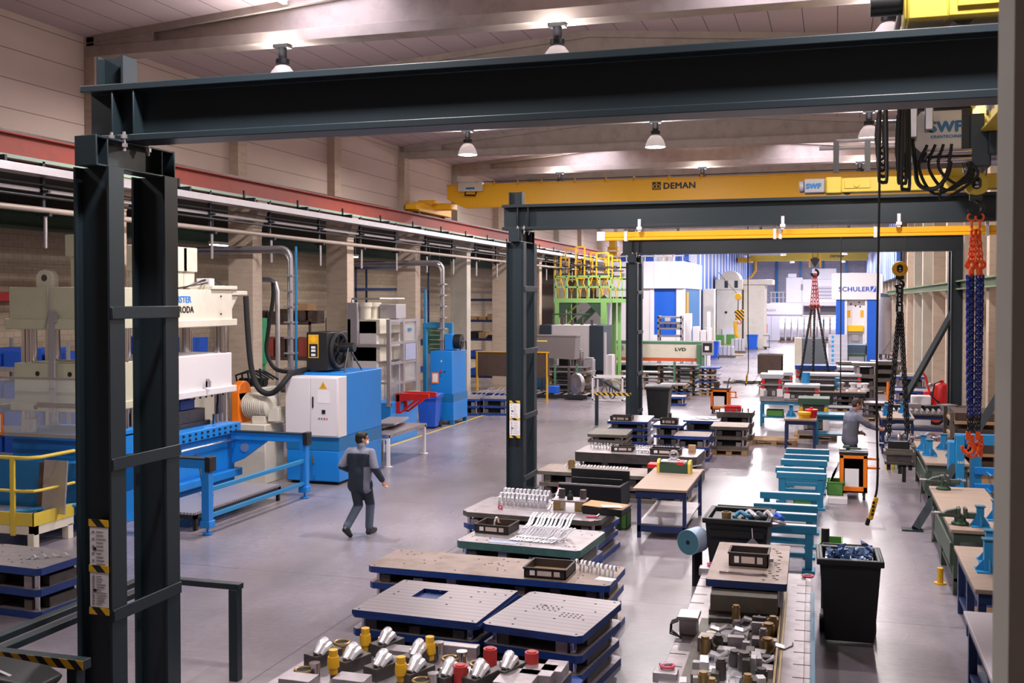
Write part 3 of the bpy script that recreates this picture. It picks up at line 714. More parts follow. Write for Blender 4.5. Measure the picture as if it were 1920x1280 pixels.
# far striped hook
h4 = at(1387,590,Y=66)
t = T('hook_block', 'distant hook with yellow and black striped block over the aisle', 'hook block', (h4.x,66,h4.z))
M().box(-.25,.25,-.15,.15,-.3,.3).build('striped_block', striped('hook_stripes','#16171a','#dba01e',.22,.5,'D'), t, .03)
M().lathe([(.001,-.1),(.2,-.1),(.22,0),(.2,.1),(.001,.1)],(-.1,0,1.1),14,0,'y').build('sheave', K['yeld'], t)
M().torus((0,0,-.45),.1,.04,'y',12,6,0,-PI,PI*.5).build('hook', K['hookor'], t)
M().cyl((-.1,0,.3),(-.1,0,1.0),.03,6).cyl((-.1,0,1.2),(-1.3,0,2.6),.02,6).build('rope', K['steeld'], t)
tag(M().tube([at(1379,602,Y=66),at(1380,625,Y=66),at(1384,632,Y=66)],.12,8).build('hanging_pipe', K['yeld']), 'short yellow pipe hanging beside the striped hook', 'pipe')
# ------------------------------------------------------------------ hydraulic presses on the left
def bolts_row(m, pts, r=.02, ax=(1,0,0), l=.02):
    for p in pts: m.cyl(p, Vector(p)+Vector(ax)*l, r, 6)
    return m
t = T('hydraulic_press', 'large cream hydraulic press with blue bed behind the near post', 'press', (-12.2,17.8,0))
# local frame: x from -.65 to .6, y from -1.2 to 1.25
bed = M().box(-.6,.6,-1.2,1.15,0,1.25).box(-.62,.72,-1.2,1.2,1.22,1.42)
bed.prism([(.55,.35),(.55,.5),(.75,.5),(.75,.35)], 'y', -1.2, 1.2)
b = bed.build('bed', K['blue'], t, .012)
bolts_row(M(), [(.72,-1.0+.2*k,1.36) for k in range(11)] + [(.72,-1.0+.2*k,1.27) for k in range(11)], .022, (1,0,0), .03).build('bed_bolts', K['black'], b)
M().cyl((.8,-1.0,1.12),(.8,1.0,1.12),.025,8).box(.72,.86,.98,1.1,1.02,1.2).build('guide_bar', K['chrome'], t)
for y in (-1.0,.98):
    for x in (-.4,.4): M().cyl((x,y,1.4),(x,y,3.4),.13,20).build('column', K['chrome'], t)
s = M().box(-.6,.55,-1.15,1.15,2.12,2.82).box(-.62,.62,-1.18,1.22,2.03,2.16)
sl = s.build('slide', K['white'], t, .015)
m = M().box(.62,.66,.1,.22,2.2,2.32).box(.62,.68,.1,.14,2.2,2.36); m.build('clamp', K['galv'], sl)
bolts_row(M(), [(.5,-.9+.2*k,1.98) for k in range(10)], .02, (0,0,1), .06).build('slide_bolts', K['black'], sl)
c = M().box(-.62,.55,-1.18,1.18,3.42,4.08).box(-.66,.62,-1.22,1.25,3.36,3.5).box(-.5,.6,.4,1.3,4.08,4.16).box(.1,.56,1.18,1.75,3.97,4.06).prism([(1.18,3.97),(1.5,3.97),(1.18,3.6)], 'x', .3, .5)
cr = c.build('crown', K['cream'], t, .015)
for y in (-.75,0,.35): 
    M().box(-.3,.1,y-.2,y+.2,4.1,4.42).box(-.34,.14,y-.24,y+.24,4.42,4.9).build('cylinder_housing', K['cream'], t, .02)
text('MEISTER', .17, K['blue'], 'lettering', cr, (.552,-.89,3.83), (PI/2,0,PI/2), .003, .006, .95); text('GIRODA', .17, K['black'], 'lettering', cr, (.552,-.83,3.64), (PI/2,0,PI/2), .003, .008, .95)
bolts_row(M(), [(.55,.75,3.95),(.55,.75,3.6)], .018).build('crown_bolts', K['black'], cr)
M().hose([(.2,.0,4.1),(.4,.3,4.24),(.35,.7,4.28),(.3,1.2,4.2)], .02, 6).tube([(.1,-.1,4.1),(.45,.2,4.18),(.45,.5,4.22)], .015, 6).build('oil_line', K['black'], cr)
M().box(.2,.5,.45,.62,4.16,4.3).build('valve_block', K['white'], cr, .01)
M().box(-.35,.3,-.85,.75,1.42,1.5).box(-.3,.28,-.8,.6,1.5,1.75).build('die', K['steeld'], t, .01)
M().box(-.2,.25,-.2,.3,1.75,1.95).build('die_insert', K['dieblue'], t, .02)
for y in (.7,.86): M().cyl((.45,y,1.42),(.45,y,1.62),.06,14).build('gauge_block', K['chrome'], t)
# loading arms, each on a foot, linked by two rails
for y in (-2.45,.92):
    m = M().box(.7,2.32,y-.07,y+.07,1.1,1.26); m.prism([(.7,1.1),(1.5,1.1),(.95,.72),(.7,.62)], 'y', y-.05, y+.05)
    a = m.build('loading_arm', K['blue'], t, .01)
    M().box(.75,2.3,y-.09,y+.09,1.26,1.275).build('arm_rail', K['darkin'], a); M().box(2.3,2.4,y-.1,y+.1,1.05,1.3).build('arm_stop', K['black'], a, .01)
    M().cyl((1.0,y-.06,.95),(1.0,y+.06,.95),.09,18).build('lightening_hole', K['galv'], a)
    M().box(2.22,2.36,y-.07,y+.07,.16,1.1).box(2.2,2.38,y-.09,y+.09,.12,.24).cyl((2.29,y,.03),(2.29,y,.14),.02,8).cyl((2.29,y,0),(2.29,y,.035),.08,14).build('leg', K['blue'], t, .008)
for z in (.74,.3): M().box(2.26,2.32,-2.4,.87,z-.035,z+.035).build('rail', K['sky'], t, .004)
M().hose([(.8,-.5,1.0),(.95,-.6,.7),(1.2,-.9,.5),(1.9,-1.7,.55),(2.2,-2.2,.5),(2.1,-2.3,.1)], .015, 6).build('cable', K['black'], t)
t = T('step_platform', 'low checker plate step platform in front of the cream press', 'platform', (-10.75,17.0,0))
M().box(-.55,.5,-1.5,1.4,.27,.31).build('deck', K['checker'], t, .004); M().box(-.55,.5,-1.5,-1.46,.2,.27).box(-.55,.5,1.36,1.4,.2,.27).box(.46,.5,-1.5,1.4,.2,.27).build('edge_frame', K['darkin'], t)
for x in (-.5,.44):
    for y in (-1.44,1.34): M().box(x,x+.06,y-.03,y+.03,0,.27).build('leg', K['black'], t)

t = T('hydraulic_press', 'greenish press with glass guard behind the yellow railed platform', 'press', (-12.7,15.6,0))
M().box(-.9,.9,-.5,.6,0,1.55).box(-.95,.9,-.62,.6,1.5,1.62).build('bed', K['blue'], t, .012)
M().box(-.95,.9,-.95,-.55,.35,1.2).build('pit_cover', K['blued'], t, .01)
for x in (-.72,.72): M().cyl((x,-.28,1.6),(x,-.28,3.5),.13,20).build('column', K['chrome'], t); M().cyl((x,.3,1.6),(x,.3,3.5),.13,20).build('column', K['chrome'], t)
sl = M().box(-.85,.85,-.5,.5,1.98,2.8).box(-.9,.9,-.55,.5,1.98,2.12).build('slide', K['creamg'], t, .015)
bolts_row(M(), [(-.36,-.5,2.62),(-.36,-.55,2.05),(.3,-.5,2.62)], .045, (0,-1,0), .01).build('slide_bolts', K['black'], sl)
cr = M().box(-.9,.9,-.55,.6,3.5,4.1).box(-.95,.95,-.6,.6,3.38,3.56).build('crown', K['creamg'], t, .015)
lug = M().prism([(-.55,4.1),(-.2,4.1),(-.2,4.3),(-.26,4.38),(-.37,4.41),(-.48,4.38),(-.55,4.3)], 'y', -.3, -.15).build('lifting_lug', K['cream'], t, .01)
M().cyl((-.375,-.305,4.26),(-.375,-.3,4.26),.06,14).build('lug_hole', K['steeld'], lug)
M().box(.08,.6,-.2,.3,4.1,4.65).box(.02,.66,-.26,.36,4.62,5.0).build('cylinder_housing', K['creamg'], t, .02)
M().box(-.02,.09,-.63,-.6,1.98,3.7).box(.09,.14,-.64,-.6,3.5,3.65).build('scale_bar', K['grey'], t)
M().tube([(-.05,-.6,4.1),(-.03,-.62,3.7),(-.1,-.62,3.4)], .012, 6).build('cable', K['galv'], t)
g = M().box(-.97,-.93,-.95,-.91,1.3,2.6); g.box(-.97,.9,-.95,-.92,2.56,2.6).box(-.97,.9,-.95,-.92,1.6,1.66).box(.0,.9,-.95,-.92,2.1,2.18)
gf = g.build('guard_frame', K['galv'], t); M().box(-.93,.9,-.94,-.935,1.66,2.56).build('guard_glass', K['glass'], gf)
f = M().box(-.93,-.68,-.97,-.955,1.62,1.98).build('sheet_frame', K['orange'], t); M().box(-.9,-.71,-.975,-.97,1.66,1.95).build('sheet', K['whitep'], f)
M().cyl((-.3,-.75,1.66),(-.3,-.75,1.88),.14,20).build('chrome_drum', K['chrome'], t)
m = M()
# white platform with yellow rim and railing
t = T('work_platform', 'white legged work platform with yellow rim and yellow railing at the left', 'platform', (-12.6,14.0,0))
M().box(-.9,.7,-.35,.5,.42,.46).build('deck', K['checker'], t)
M().box(-.9,.7,-.36,-.33,.36,.56).box(.68,.71,-.36,.55,.36,.56).build('rim', K['yelp'], t)
M().box(-.9,.7,-.35,-.25,.22,.36).box(.6,.7,-.35,.55,.22,.36).build('frame', K['cream'], t)
for x, y in ((-.85,-.3),(.64,-.3),(.64,.48)): M().box(x-.06,x+.06,y-.06,y+.06,0,.24).build('leg', K['cream'], t, .004)
rl = M().tube([(-1.0,-.36,1.42),(.45,-.36,1.42),(.6,-.33,1.42),(.7,-.2,1.42),(.72,.55,1.42)], .03, 8).tube([(-1.0,-.36,.9),(.5,-.36,.9),(.66,-.3,.9),(.7,-.18,.9),(.72,.55,.9)], .025, 8).build('railing', K['yelp'], t)
M().box(.28,.36,-.39,-.35,.2,1.42).build('railing_post', K['yelp'], rl, .004)
t = T('leaning_board', 'grey steel plate leaning on the yellow platform railing', 'plate', (-12.05,14.2,.46))
M().cb((.08,0,.42),(.44,.03,.85),0,(-.1,.0,0)).build('plate', K['galv'], t); M().cb((-.2,.04,.4),(.1,.06,.8),0,(-.1,0,0)).build('plate_edge', K['rust'], t)
tag(M().cyl((-12.5,13.72,.53),(-11.86,14.6,.53),.035,10).build('pipe_offcut', K['sky']), 'light blue pipe lying along the yellow platform rim', 'pipe')

# pump motor between press and cabinet
t = T('pump_motor', 'cream electric pump motor with orange guard beside the press', 'motor', (-11.95,20.25,0))
M().box(-.45,.5,-.35,.45,0,1.25).build('plinth', K['cream'], t, .015)
M().lathe([(.001,-.3),(.2,-.3),(.25,-.24),(.26,.3),(.2,.36),(.12,.4),(.001,.4)], (.12,0,1.62), 20, 0, 'x').build('motor_body', K['cream'], t)
fm = M()
for k in range(9): fm.torus((-.1+.05*k,0,1.62), .262, .01, 'x', 20, 5)
fm.build('cooling_fins', K['cream'], t)
M().box(-.36,-.18,-.26,.26,1.2,1.9).cyl((-.36,0,1.88),(-.18,0,1.88),.26,20).build('coupling_guard', K['orange'], t, .02)
M().box(.1,.4,-.2,.2,1.25,1.42).box(.45,.7,-.15,.15,1.3,1.6).build('foot', K['cream'], t, .01)
t = T('oil_tank', 'cream oil tank with black pipework behind the pump motor', 'tank', (-12.3,21.1,0))
M().box(-.5,.3,-.3,.35,0,1.95).build('tank_body', K['cream'], t, .02)
pm = M()
for k in range(5): pm.tube([(-.4+.15*k,-.2,1.95),(-.42+.15*k,-.25,2.2+.04*k),(-.2+.1*k,-.1,2.3),(-.1+.12*k,.2,2.1)], .025, 6)
pm.cyl((-.4,-.1,2.05),(.25,-.1,2.05),.09,12).build('pipework', K['black'], t)

# blue and white control cabinet
t = T('control_cabinet', 'tall blue and white control cabinet with warning triangle', 'cabinet', (-10.5,21.3,0))
M().box(-.62,.6,-1.08,1.1,.06,.72).box(-.62,.6,-.72,1.1,1.0,2.32).build('body', K['blue'], t, .015)
M().box(-.625,.605,-1.085,1.105,.72,1.0).build('dark_band', K['blued'], t)
M().box(-.55,.55,-1.0,1.05,0,.06).build('plinth', K['void'], t)
M().box(-.63,.61,-1.12,-.72,1.0,2.27).build('white_housing', K['white'], t, .015)
for x0, x1 in ((-.61,-.04),(-.02,.59)):
    d = M().box(x0,x1,-1.145,-1.12,1.03,2.24).build('door', K['white'], t, .008)
    if x0 > -.1:
        M().box(.02,.05,-1.17,-1.145,1.62,1.85).build('handle', K['black'], d, .006)
        m = M().prism([(.18,2.02),(.36,2.02),(.27,2.17)], 'y', -1.149, -1.146); m.build('warning_triangle', K['yeld'], d)
        M().prism([(.275,2.12),(.262,2.085),(.272,2.085),(.265,2.045),(.282,2.09),(.272,2.09)], 'y', -1.151, -1.149).build('lightning_mark', K['black'], d)
        M().box(.14,.42,-1.149,-1.146,1.72,1.98).build('notice', K['whitep'], d)
        M().box(.24,.32,-1.16,-1.146,1.5,1.58).build('switch', K['black'], d, .004)
        for k, c in enumerate(('green','green','red','grey')):
            M().cyl((.18+.06*k,-1.16,1.4),(.18+.06*k,-1.145,1.4),.016,10).build('button', {'green':K['mgreen'],'red':K['red'],'grey':K['grey']}[c], d)
d = M().box(-.02,.58,-1.1,-1.08,.08,.7).build('lower_door', K['blue'], t, .008); M().box(.0,.03,-1.13,-1.1,.45,.62).build('handle', K['gold'], d, .004); M().box(.02,.06,-1.12,-1.1,.1,.2).build('hinge', K['blued'], d)
t = T('oil_cooler', 'black oil cooler with big fan standing on the blue cabinet', 'cooler', (-10.45,21.2,2.33))
b = M().box(-.45,.05,-.5,.5,.03,.85).build('radiator', K['black'], t, .015)
M().torus((.07,0,.44),.37,.05,'x',28,8).cyl((.0,0,.44),(.12,0,.44),.1,16).build('fan_shroud', K['rubber'], t)
m = M()
for k in range(7):
    a = 2*PI*k/7; m.cb((.06,.22*math.cos(a),.44+.22*math.sin(a)),(.02,.1,.26),0,(a-PI/2,.35,0))
m.build('fan_blade', K['void'], t)
M().cyl((.12,0,.5),(.45,0,.52),.1,16).build('fan_motor', K['black'], t)
M().tube([(.35,.0,.45),(.5,.25,.02)], .02, 6).tube([(.35,-.1,.5),(.35,-.3,.0)], .02, 6).build('stay', K['steeld'], t)
lb = M().box(-.4,-.16,-.506,-.501,.3,.8).build('label_panel', K['yeld'], t); M().box(-.38,-.18,-.51,-.506,.32,.6).build('label_field', K['black'], lb); 
M().prism([(-.36,.7),(-.28,.62),(-.2,.7),(-.28,.78)], 'y', -.511, -.507).build('warning_diamond', K['yel'], lb)
for z in (.5,.43,.34): M().box(-.33,-.23,-.513,-.51,z,z+.05).build('label_note', K['whitep'], lb)
tag(M().hose([at(461,555,Y=20.0),at(464,610,Y=20.0),at(470,680,Y=20.0),at(480,720,Y=20),at(495,736,Y=20),at(512,736,Y=20),at(528,722,Y=20),at(545,702,Y=20.2),at(568,694,Y=20.6),at(578,693,Y=21)],.06,10).build('hanging_hose', K['rubber']), 'thick black hydraulic hose looping from the press to the cabinet', 'hose')
tag(M().hose([at(512,530,Y=23),at(512,560,Y=23),at(503,620,Y=23),at(500,660,Y=23),at(515,690,Y=23),at(540,697,Y=23)],.05,8).build('hanging_hose', K['rubber']), 'second black hose hanging behind the conduit pair', 'hose')
tag(M().tube([at(470,524,Y=24),at(505,524,Y=24),at(516,530,Y=24),at(520,545,Y=24),Vector((at(522,690,Y=24).x,24,0))],.06,8).build('pipe', K['galv']), 'grey bent pipe behind the cream press', 'pipe')
t = T('orange_pump', 'orange pump with grey motor behind the blue cabinet', 'pump', (-11.9,23.6,1.75))
M().box(-.45,.5,-.3,.3,-1.75,-.02).build('stand', K['grey'], t)
M().prism([(-.4,0),(.45,0),(.4,.25),(.1,.42),(-.2,.42),(-.42,.25)], 'y', -.25, .25).build('pump_body', K['orange'], t, .03); M().cyl((-.3,-.1,.5),(.25,-.1,.5),.15,18).build('motor', K['grey'], t); M().cyl((.0,-.1,.5),(.28,-.1,.5),.155,18).build('motor_cover', K['black'], t)

# white framed press with glazed guard
t = T('hydraulic_press', 'white press with glazed safety guard right of the blue cabinet', 'press', (-12.05,27.35,0))
M().box(-.6,.65,-.95,.95,0,1.1).build('bed', K['blue'], t, .01)
M().box(-.6,.3,-.85,.8,2.95,3.35).box(-.5,.3,-.85,.8,2.2,2.6).build('slide', K['cream'], t, .015)
for y in (-.85,.7): M().box(-.55,.2,y,y+.15,1.1,3.3).build('upright', K['white'], t, .01)
M().box(-.5,.05,-.8,.78,1.1,3.0).build('inner_panel', K['cream'], t)
fr = M()
for x, y in ((.6,-.95),(.6,.0),(.6,.95),(-.55,-.95)): fr.box(x-.05,x+.05,y-.05,y+.05,1.0,3.35)
for z in (1.6,2.15,2.7,3.3): fr.box(.56,.64,-.95,.95,z-.035,z+.035)
fr.box(-.55,.6,-.98,-.92,2.6,2.68).box(-.55,.6,-.98,-.92,1.6,1.66)
g = fr.build('guard_frame', K['galv'], t); M().box(.6,.61,0,.95,1.6,3.3).build('guard_glass', K['glass'], g)
M().box(.615,.65,.1,.85,2.2,2.65).build('window_pane', mat('bluish_pane','#9fa6c4',.3), g); M().box(.615,.63,.35,.6,3.0,3.08).build('sign', K['blued'], g)
for y in (-.7,-.1): M().cyl((-.2,y,3.35),(-.2,y,3.75),.16,16).cyl((-.2,y,3.68),(-.2,y,3.8),.19,16).build('cylinder', K['cream'], t)
M().box(-.6,-.3,-1.0,-.7,2.6,3.8).box(.0,.5,-.2,.5,3.35,3.75).build('valve_box', K['grey'], t, .015)
M().tube([(-.5,-.9,3.8),(-.5,-.9,3.9),(.3,-.9,3.9),(.3,.8,3.9)], .03, 6).build('top_pipe', K['galv'], t)
for k in range(2):
    y = -.55+.55*k; m = M().prism([(.65,1.1),(1.6,1.22),(1.6,1.34),(.65,1.34)], 'y', y-.03, y+.03); m.prism([(.62,.78),(.75,.78),(.75,1.3),(.62,1.3)], 'y', y-.03, y+.03).prism([(.7,.78),(.78,.78),(1.3,1.16),(1.2,1.18)], 'y', y-.03, y+.03).build('die_arm', K['red'], t, .006)
M().box(.45,.75,-.3,.9,1.1,1.3).build('bolster', K['galv'], t)
# long grey table on two legs
t = T('roller_table', 'grey roller table with sheets before the white press', 'table', (-10.3,23.9,0))
M().box(-.75,.45,-1.2,1.2,.68,.76).build('tabletop', K['steel'], t)
for y in (-1.15,1.1): M().box(.38,.45,y-.04,y+.04,.02,.74).box(.32,.5,y-.08,y+.08,0,.02).box(-.75,-.68,y-.04,y+.04,0,.7).box(-.7,.4,y-.035,y+.035,.62,.7).build('leg', K['white'], t, .004)
for k in range(3): tag(M().cb((-10.7+.12*k,23.8+.25*k,.785+.05*k),(.5,1.5,.045),0,(0,0,.08*k)).build('steel_sheet', K['steeld' if k % 2 else 'steel']), ('lowest','middle','topmost')[k]+' steel sheet piled on the grey roller table', 'sheet')

# second blue cabinet, wheelie bin, hose reel
t = T('control_cabinet', 'blue control cabinet with orange-framed sheet beside the blue bin', 'cabinet', (-11.65,31.5,0))
M().box(-.36,.36,-.6,.7,.95,2.28).box(-.36,.4,-.6,.72,.14,.72).build('body', K['blue'], t, .012); M().box(-.365,.405,-.605,.725,.72,.95).build('dark_band', K['blued'], t)
for x, y in ((-.3,-.54),(.34,-.54),(.34,.66)): M().box(x-.06,x+.06,y-.06,y+.06,0,.14).build('foot', K['blued'], t)
f = M().box(-.31,-.08,-.615,-.6,1.28,1.62).build('sheet_frame', K['orange'], t); M().box(-.28,-.11,-.62,-.615,1.32,1.58).build('sheet', K['whitep'], f)
M().cyl((.0,-.63,1.66),(.0,-.6,1.66),.04,12).build('stop_button', K['red'], t); M().cyl((.12,-.62,1.65),(.12,-.6,1.65),.02,10).cyl((-.02,-.62,1.52),(-.02,-.6,1.52),.015,8).build('switch', K['black'], t)
M().prism([(-.03,1.95),(.05,1.95),(.01,2.02)], 'y', -.605, -.601).build('warning_triangle', K['yel'], t)
M().box(-.05,.1,.725,.74,.45,.6).build('drain', K['blued'], t)
t = T('hose_reel', 'blue box with black hose reel on top of the far blue cabinet', 'hose reel', (-11.5,31.6,2.29))
M().box(-.2,.05,-.25,.25,0,.5).build('reel_box', K['blue'], t, .01); M().cyl((.05,0,.27),(.28,0,.27),.23,20).build('reel', K['black'], t); M().tube([(.3,-.2,0),(.34,-.2,.28),(.34,.2,.28),(.34,.25,0)], .02, 6).build('bracket', K['black'], t)
def wheelie(name, label, loc, w, d, h, body, lid=None, rz=0, open_top=False):
    t = T(name, label, 'bin', loc, rz)
    q = .8; m = M(); z0 = .06
    v = [(-w/2*q,-d/2*q,z0),(w/2*q,-d/2*q,z0),(w/2*q,d/2*q,z0),(-w/2*q,d/2*q,z0),(-w/2,-d/2,h),(w/2,-d/2,h),(w/2,d/2,h),(-w/2,d/2,h)]
    i = .04; v += [(-w/2+i,-d/2+i,h),(w/2-i,-d/2+i,h),(w/2-i,d/2-i,h),(-w/2+i,d/2-i,h),(-w/2+i,-d/2+i,h*.6),(w/2-i,-d/2+i,h*.6),(w/2-i,d/2-i,h*.6),(-w/2+i,d/2-i,h*.6)]
    m.add(v, [(3,2,1,0),(0,1,5,4),(1,2,6,5),(2,3,7,6),(3,0,4,7),(4,5,9,8),(5,6,10,9),(6,7,11,10),(7,4,8,11),(8,9,13,12),(9,10,14,13),(10,11,15,14),(11,8,12,15),(12,13,14,15)])
    m.build('body', body, t, .012)
    r = M(); r.box(-w/2-.03,w/2+.03,-d/2-.03,-d/2+.01,h-.07,h).box(-w/2-.03,w/2+.03,d/2-.01,d/2+.03,h-.07,h).box(-w/2-.03,-w/2+.01,-d/2,d/2,h-.07,h).box(w/2-.01,w/2+.03,-d/2,d/2,h-.07,h)
    r.build('rim', body, t, .012)
    if lid: M().prism([(-d/2-.05,h+.0),(d/2+.05,h+.0),(d/2+.02,h+.05),(0,h+.1),(-d/2,h+.05)], 'x', -w/2-.05, w/2+.05).build('lid', lid, t, .015)
    M().tube([(-w/2+.05,d/2+.04,h-.02),(-w/2+.05,d/2+.1,h-.01),(w/2-.05,d/2+.1,h-.01),(w/2-.05,d/2+.04,h-.02)], .015, 6).build('handle', body, t)
    for x in (-w/2*q-.02,w/2*q+.02): M().cyl((x-.03,d/2*q,.1),(x+.03,d/2*q,.1),.1,16).build('wheel', K['rubber'], t)
    return t
wheelie('wheelie_bin', 'blue wheelie bin with closed lid beside the far blue cabinet', (-11.72,30.1,0), .6, .7, .97, K['binblue'], K['binblue'], .1)
# yellow floor line
a, b = at(722,838), at(905,778)
struct(M().prism([(a.x,a.y),(a.x+.08,a.y),(b.x+.08,b.y),(b.x,b.y)], 'z', 0, .003).build('trim_2', K['yelp']))

# blue portal frame and green sheets behind the white press
t = T('blue_gantry', 'bright blue inverted L frame behind the white press', 'frame', (-12.5,32.6,0))
M().box(-.4,.62,-.08,.08,2.95,3.12).box(.5,.62,-.08,.08,0,2.95).box(-.4,-.28,-.08,.08,0,2.95).build('frame', K['sky'], t, .008); M().box(-.37,-.31,-.04,.04,3.12,4.2).build('mast', K['sky'], t)
for k in range(7): tag(M().box(-13.0,-12.4,33.2,33.5,2.1+.15*k,2.22+.15*k).build('green_box', K['mgreen']), 'flat pale green box in the stack behind the blue frame', 'box', 'green boxes behind the blue frame')
tag(M().box(-13.0,-12.4,33.15,33.55,0,2.09).build('pedestal', K['grey']), 'grey pedestal under the stack of pale green boxes', 'pedestal')

# shelving in the side aisle
def rack(label, x, y, w, d, h, shelves, mt, cat='rack'):
    t = T('storage_rack', label, cat, (x,y,0))
    for sx in (0,w-.06):
        for sy in (0,d-.06): M().box(sx,sx+.06,sy,sy+.06,0,h).build('upright', mt, t)
    for z in shelves: M().box(0,w,0,d,z-.03,z).box(0,w,0,.05,z-.1,z-.03).build('shelf', mt, t)
    return t
def boxes_on(x, y, w, d, z, n, mats, label, group, name='storage_box', hmin=.12, hmax=.3):
    step = w/n
    for k in range(n):
        h = hmin + (hmax-hmin)*RND.random(); a = step*.84
        m = M(); m.box(x+step*k,x+step*k+a,y,y+d,z,z+h)
        m.box(x+step*k+.02,x+step*k+a-.02,y+.02,y+d-.02,z+h-.001,z+h+.004)
        tag(m.build(name, mats[k % len(mats)], None, .006), label, 'box', group)
rack('blue storage rack with boxes beyond the row of concrete columns', -17.2, 36.5, 2.6, 1.0, 5.2, (1.2,2.2,3.2,4.3,5.1), K['navy'])
for z, mm, lb in ((1.2,[K['binblue'],K['navy']],'blue box on the bottom shelf of the aisle rack'),(2.2,[K['card'],K['navy'],K['pine']],'box on the second shelf of the aisle rack'),(3.2,[K['pine'],K['card']],'wooden box on the upper shelf of the aisle rack')):
    boxes_on(-17.1, 36.55, 2.4, .8, z, 5, mm, lb, lb+' row')
rack('dark blue storage rack seen between two concrete columns', -15.6, 43.5, 1.8, 1.0, 4.6, (.6,1.4,2.2,3.0,3.9), K['navy'])
for z, mm, lb in ((.6,[K['binblue']],'blue box low on the rack between the columns'),(1.4,[K['card'],K['binblue']],'box midway on the rack between the columns'),(2.2,[K['pine'],K['black']],'box in the rack between the columns, third shelf'),(3.0,[K['card'],K['pine']],'box high on the rack between the columns')):
    boxes_on(-15.5, 43.55, 1.6, .8, z, 4, mm, lb, lb+' row')
rack('dark rusty rack loaded with scrap behind the grey conduit', -18.4, 29.5, 3.0, 1.2, 3.3, (1.1,2.1,3.2), K['rust'])
for k in range(9): tag(M().cb((-18.2+.33*k,30.0+.1*(k%3),3.2+.13+.05*(k%2)),(.3,.8,.24+.08*(k%3)),0,(0,0,.1*(k%3))).build('scrap_block', K['rust']), 'rusty scrap block piled on the dark rack', 'block', 'rusty scrap on the dark rack')
for k in range(7): tag(M().cb((-18.1+.4*k,30.0,2.1+.3),(.34,.8,.58)).build('scrap_block', K['rust' if k % 3 else 'oxide']), 'dark block stored on the middle shelf of the rusty rack', 'block', 'blocks on the rusty rack')
tag(M().box(-16.3,-15.6,29.7,30.3,3.54,3.74).box(-16.28,-15.62,29.72,30.28,3.74,3.75).build('carton', K['card']), 'small pale carton on top of the rusty scrap', 'carton')
rack('blue rack with blue crates at the far left behind the press', -18.2, 19.2, 2.4, 1.0, 3.0, (.5,1.1,1.7,2.4), K['grey'])
for z in (.5,1.1,1.7,2.4): boxes_on(-18.1, 19.25, 2.2, .8, z, 4, [K['binblue']], 'blue crate on the %s shelf of the aisle rack behind the greenish press' % {.5:'lowest',1.1:'second',1.7:'third',2.4:'top'}[z], 'blue crates left, shelf %.1f' % z, 'crate', .3, .42)
tag(M().box(-18.9,-18.6,15,24,3.85,4.05).build('red_beam', K['red']), 'red beam running along the aisle wall at the far left', 'beam')
for k, x in enumerate((-17.2,-15.9)): tag(M().box(x,x+.9,22.5,23.3,2.55,2.95).build('crate', K['binblue']), ('left','right')[k]+' of two blue crates seen between the press columns', 'crate')
tag(M().box(-17.4,-14.9,22.3,23.5,0,2.54).build('cupboard', K['cream']), 'cream cupboard carrying two blue crates behind the left press', 'cupboard')
tag(M().box(-14.6,-14.2,24.2,24.8,2.2,3.4).box(-14.55,-14.25,24.2,24.8,0,2.2).build('green_cupboard', mat('emerald','#2d8f62',.5)), 'emerald green cupboard seen between the press columns', 'cupboard')
# tube lights of the aisle
for k, (x, y) in enumerate(((-16.5,9),(-16.5,17),(-16.5,26.5),(-16.5,34.5),(-16.5,43),(-16.5,53))):
    t = T('pendant_tube_light', 'ceiling tube light in the side aisle, place %s from the front' % ('first','second','third','fourth','fifth','sixth')[k], 'lamp', (x,y,5.35))
    M().box(-.08,.08,-.7,.7,.06,.8 if False else .14).box(-.01,.01,-.6,-.58,.14,.85).box(-.01,.01,.58,.6,.14,.85).build('housing', K['white'], t); M().box(-.06,.06,-.68,.68,.03,.06).build('tube', K['tube'], t)
    ld = bpy.data.lights.get('TB') or bpy.data.lights.new('TB', 'AREA'); ld.shape = 'RECTANGLE'; ld.size = .15; ld.size_y = 1.3; ld.energy = 42; ld.color = (1,.93,.86)
    lo = bpy.data.objects.new('tube_light_source', ld); COL.objects.link(lo); lo.parent = t; lo.location = (0,0,.02)
# brown screen, rusty floor tank
t = T('welding_screen', 'dark brown screen panel with yellow top rail beyond the blue cabinet', 'screen', (-13.2,38.8,0))
M().box(0,2.9,-.03,.03,.95,1.86).build('panel', K['rust'], t); M().box(0,2.9,-.04,.04,1.86,1.9).build('top_rail', K['yeld'], t)
for x in (.02,1.4,2.8): M().box(x,x+.06,-.04,.04,0,1.86).build('leg', K['yeld'], t)
M().tube([(1.3,.1,1.9),(1.32,.1,2.25),(1.5,.1,2.3),(2.8,.1,2.3)], .03, 6).build('handle', K['yelp'], t)
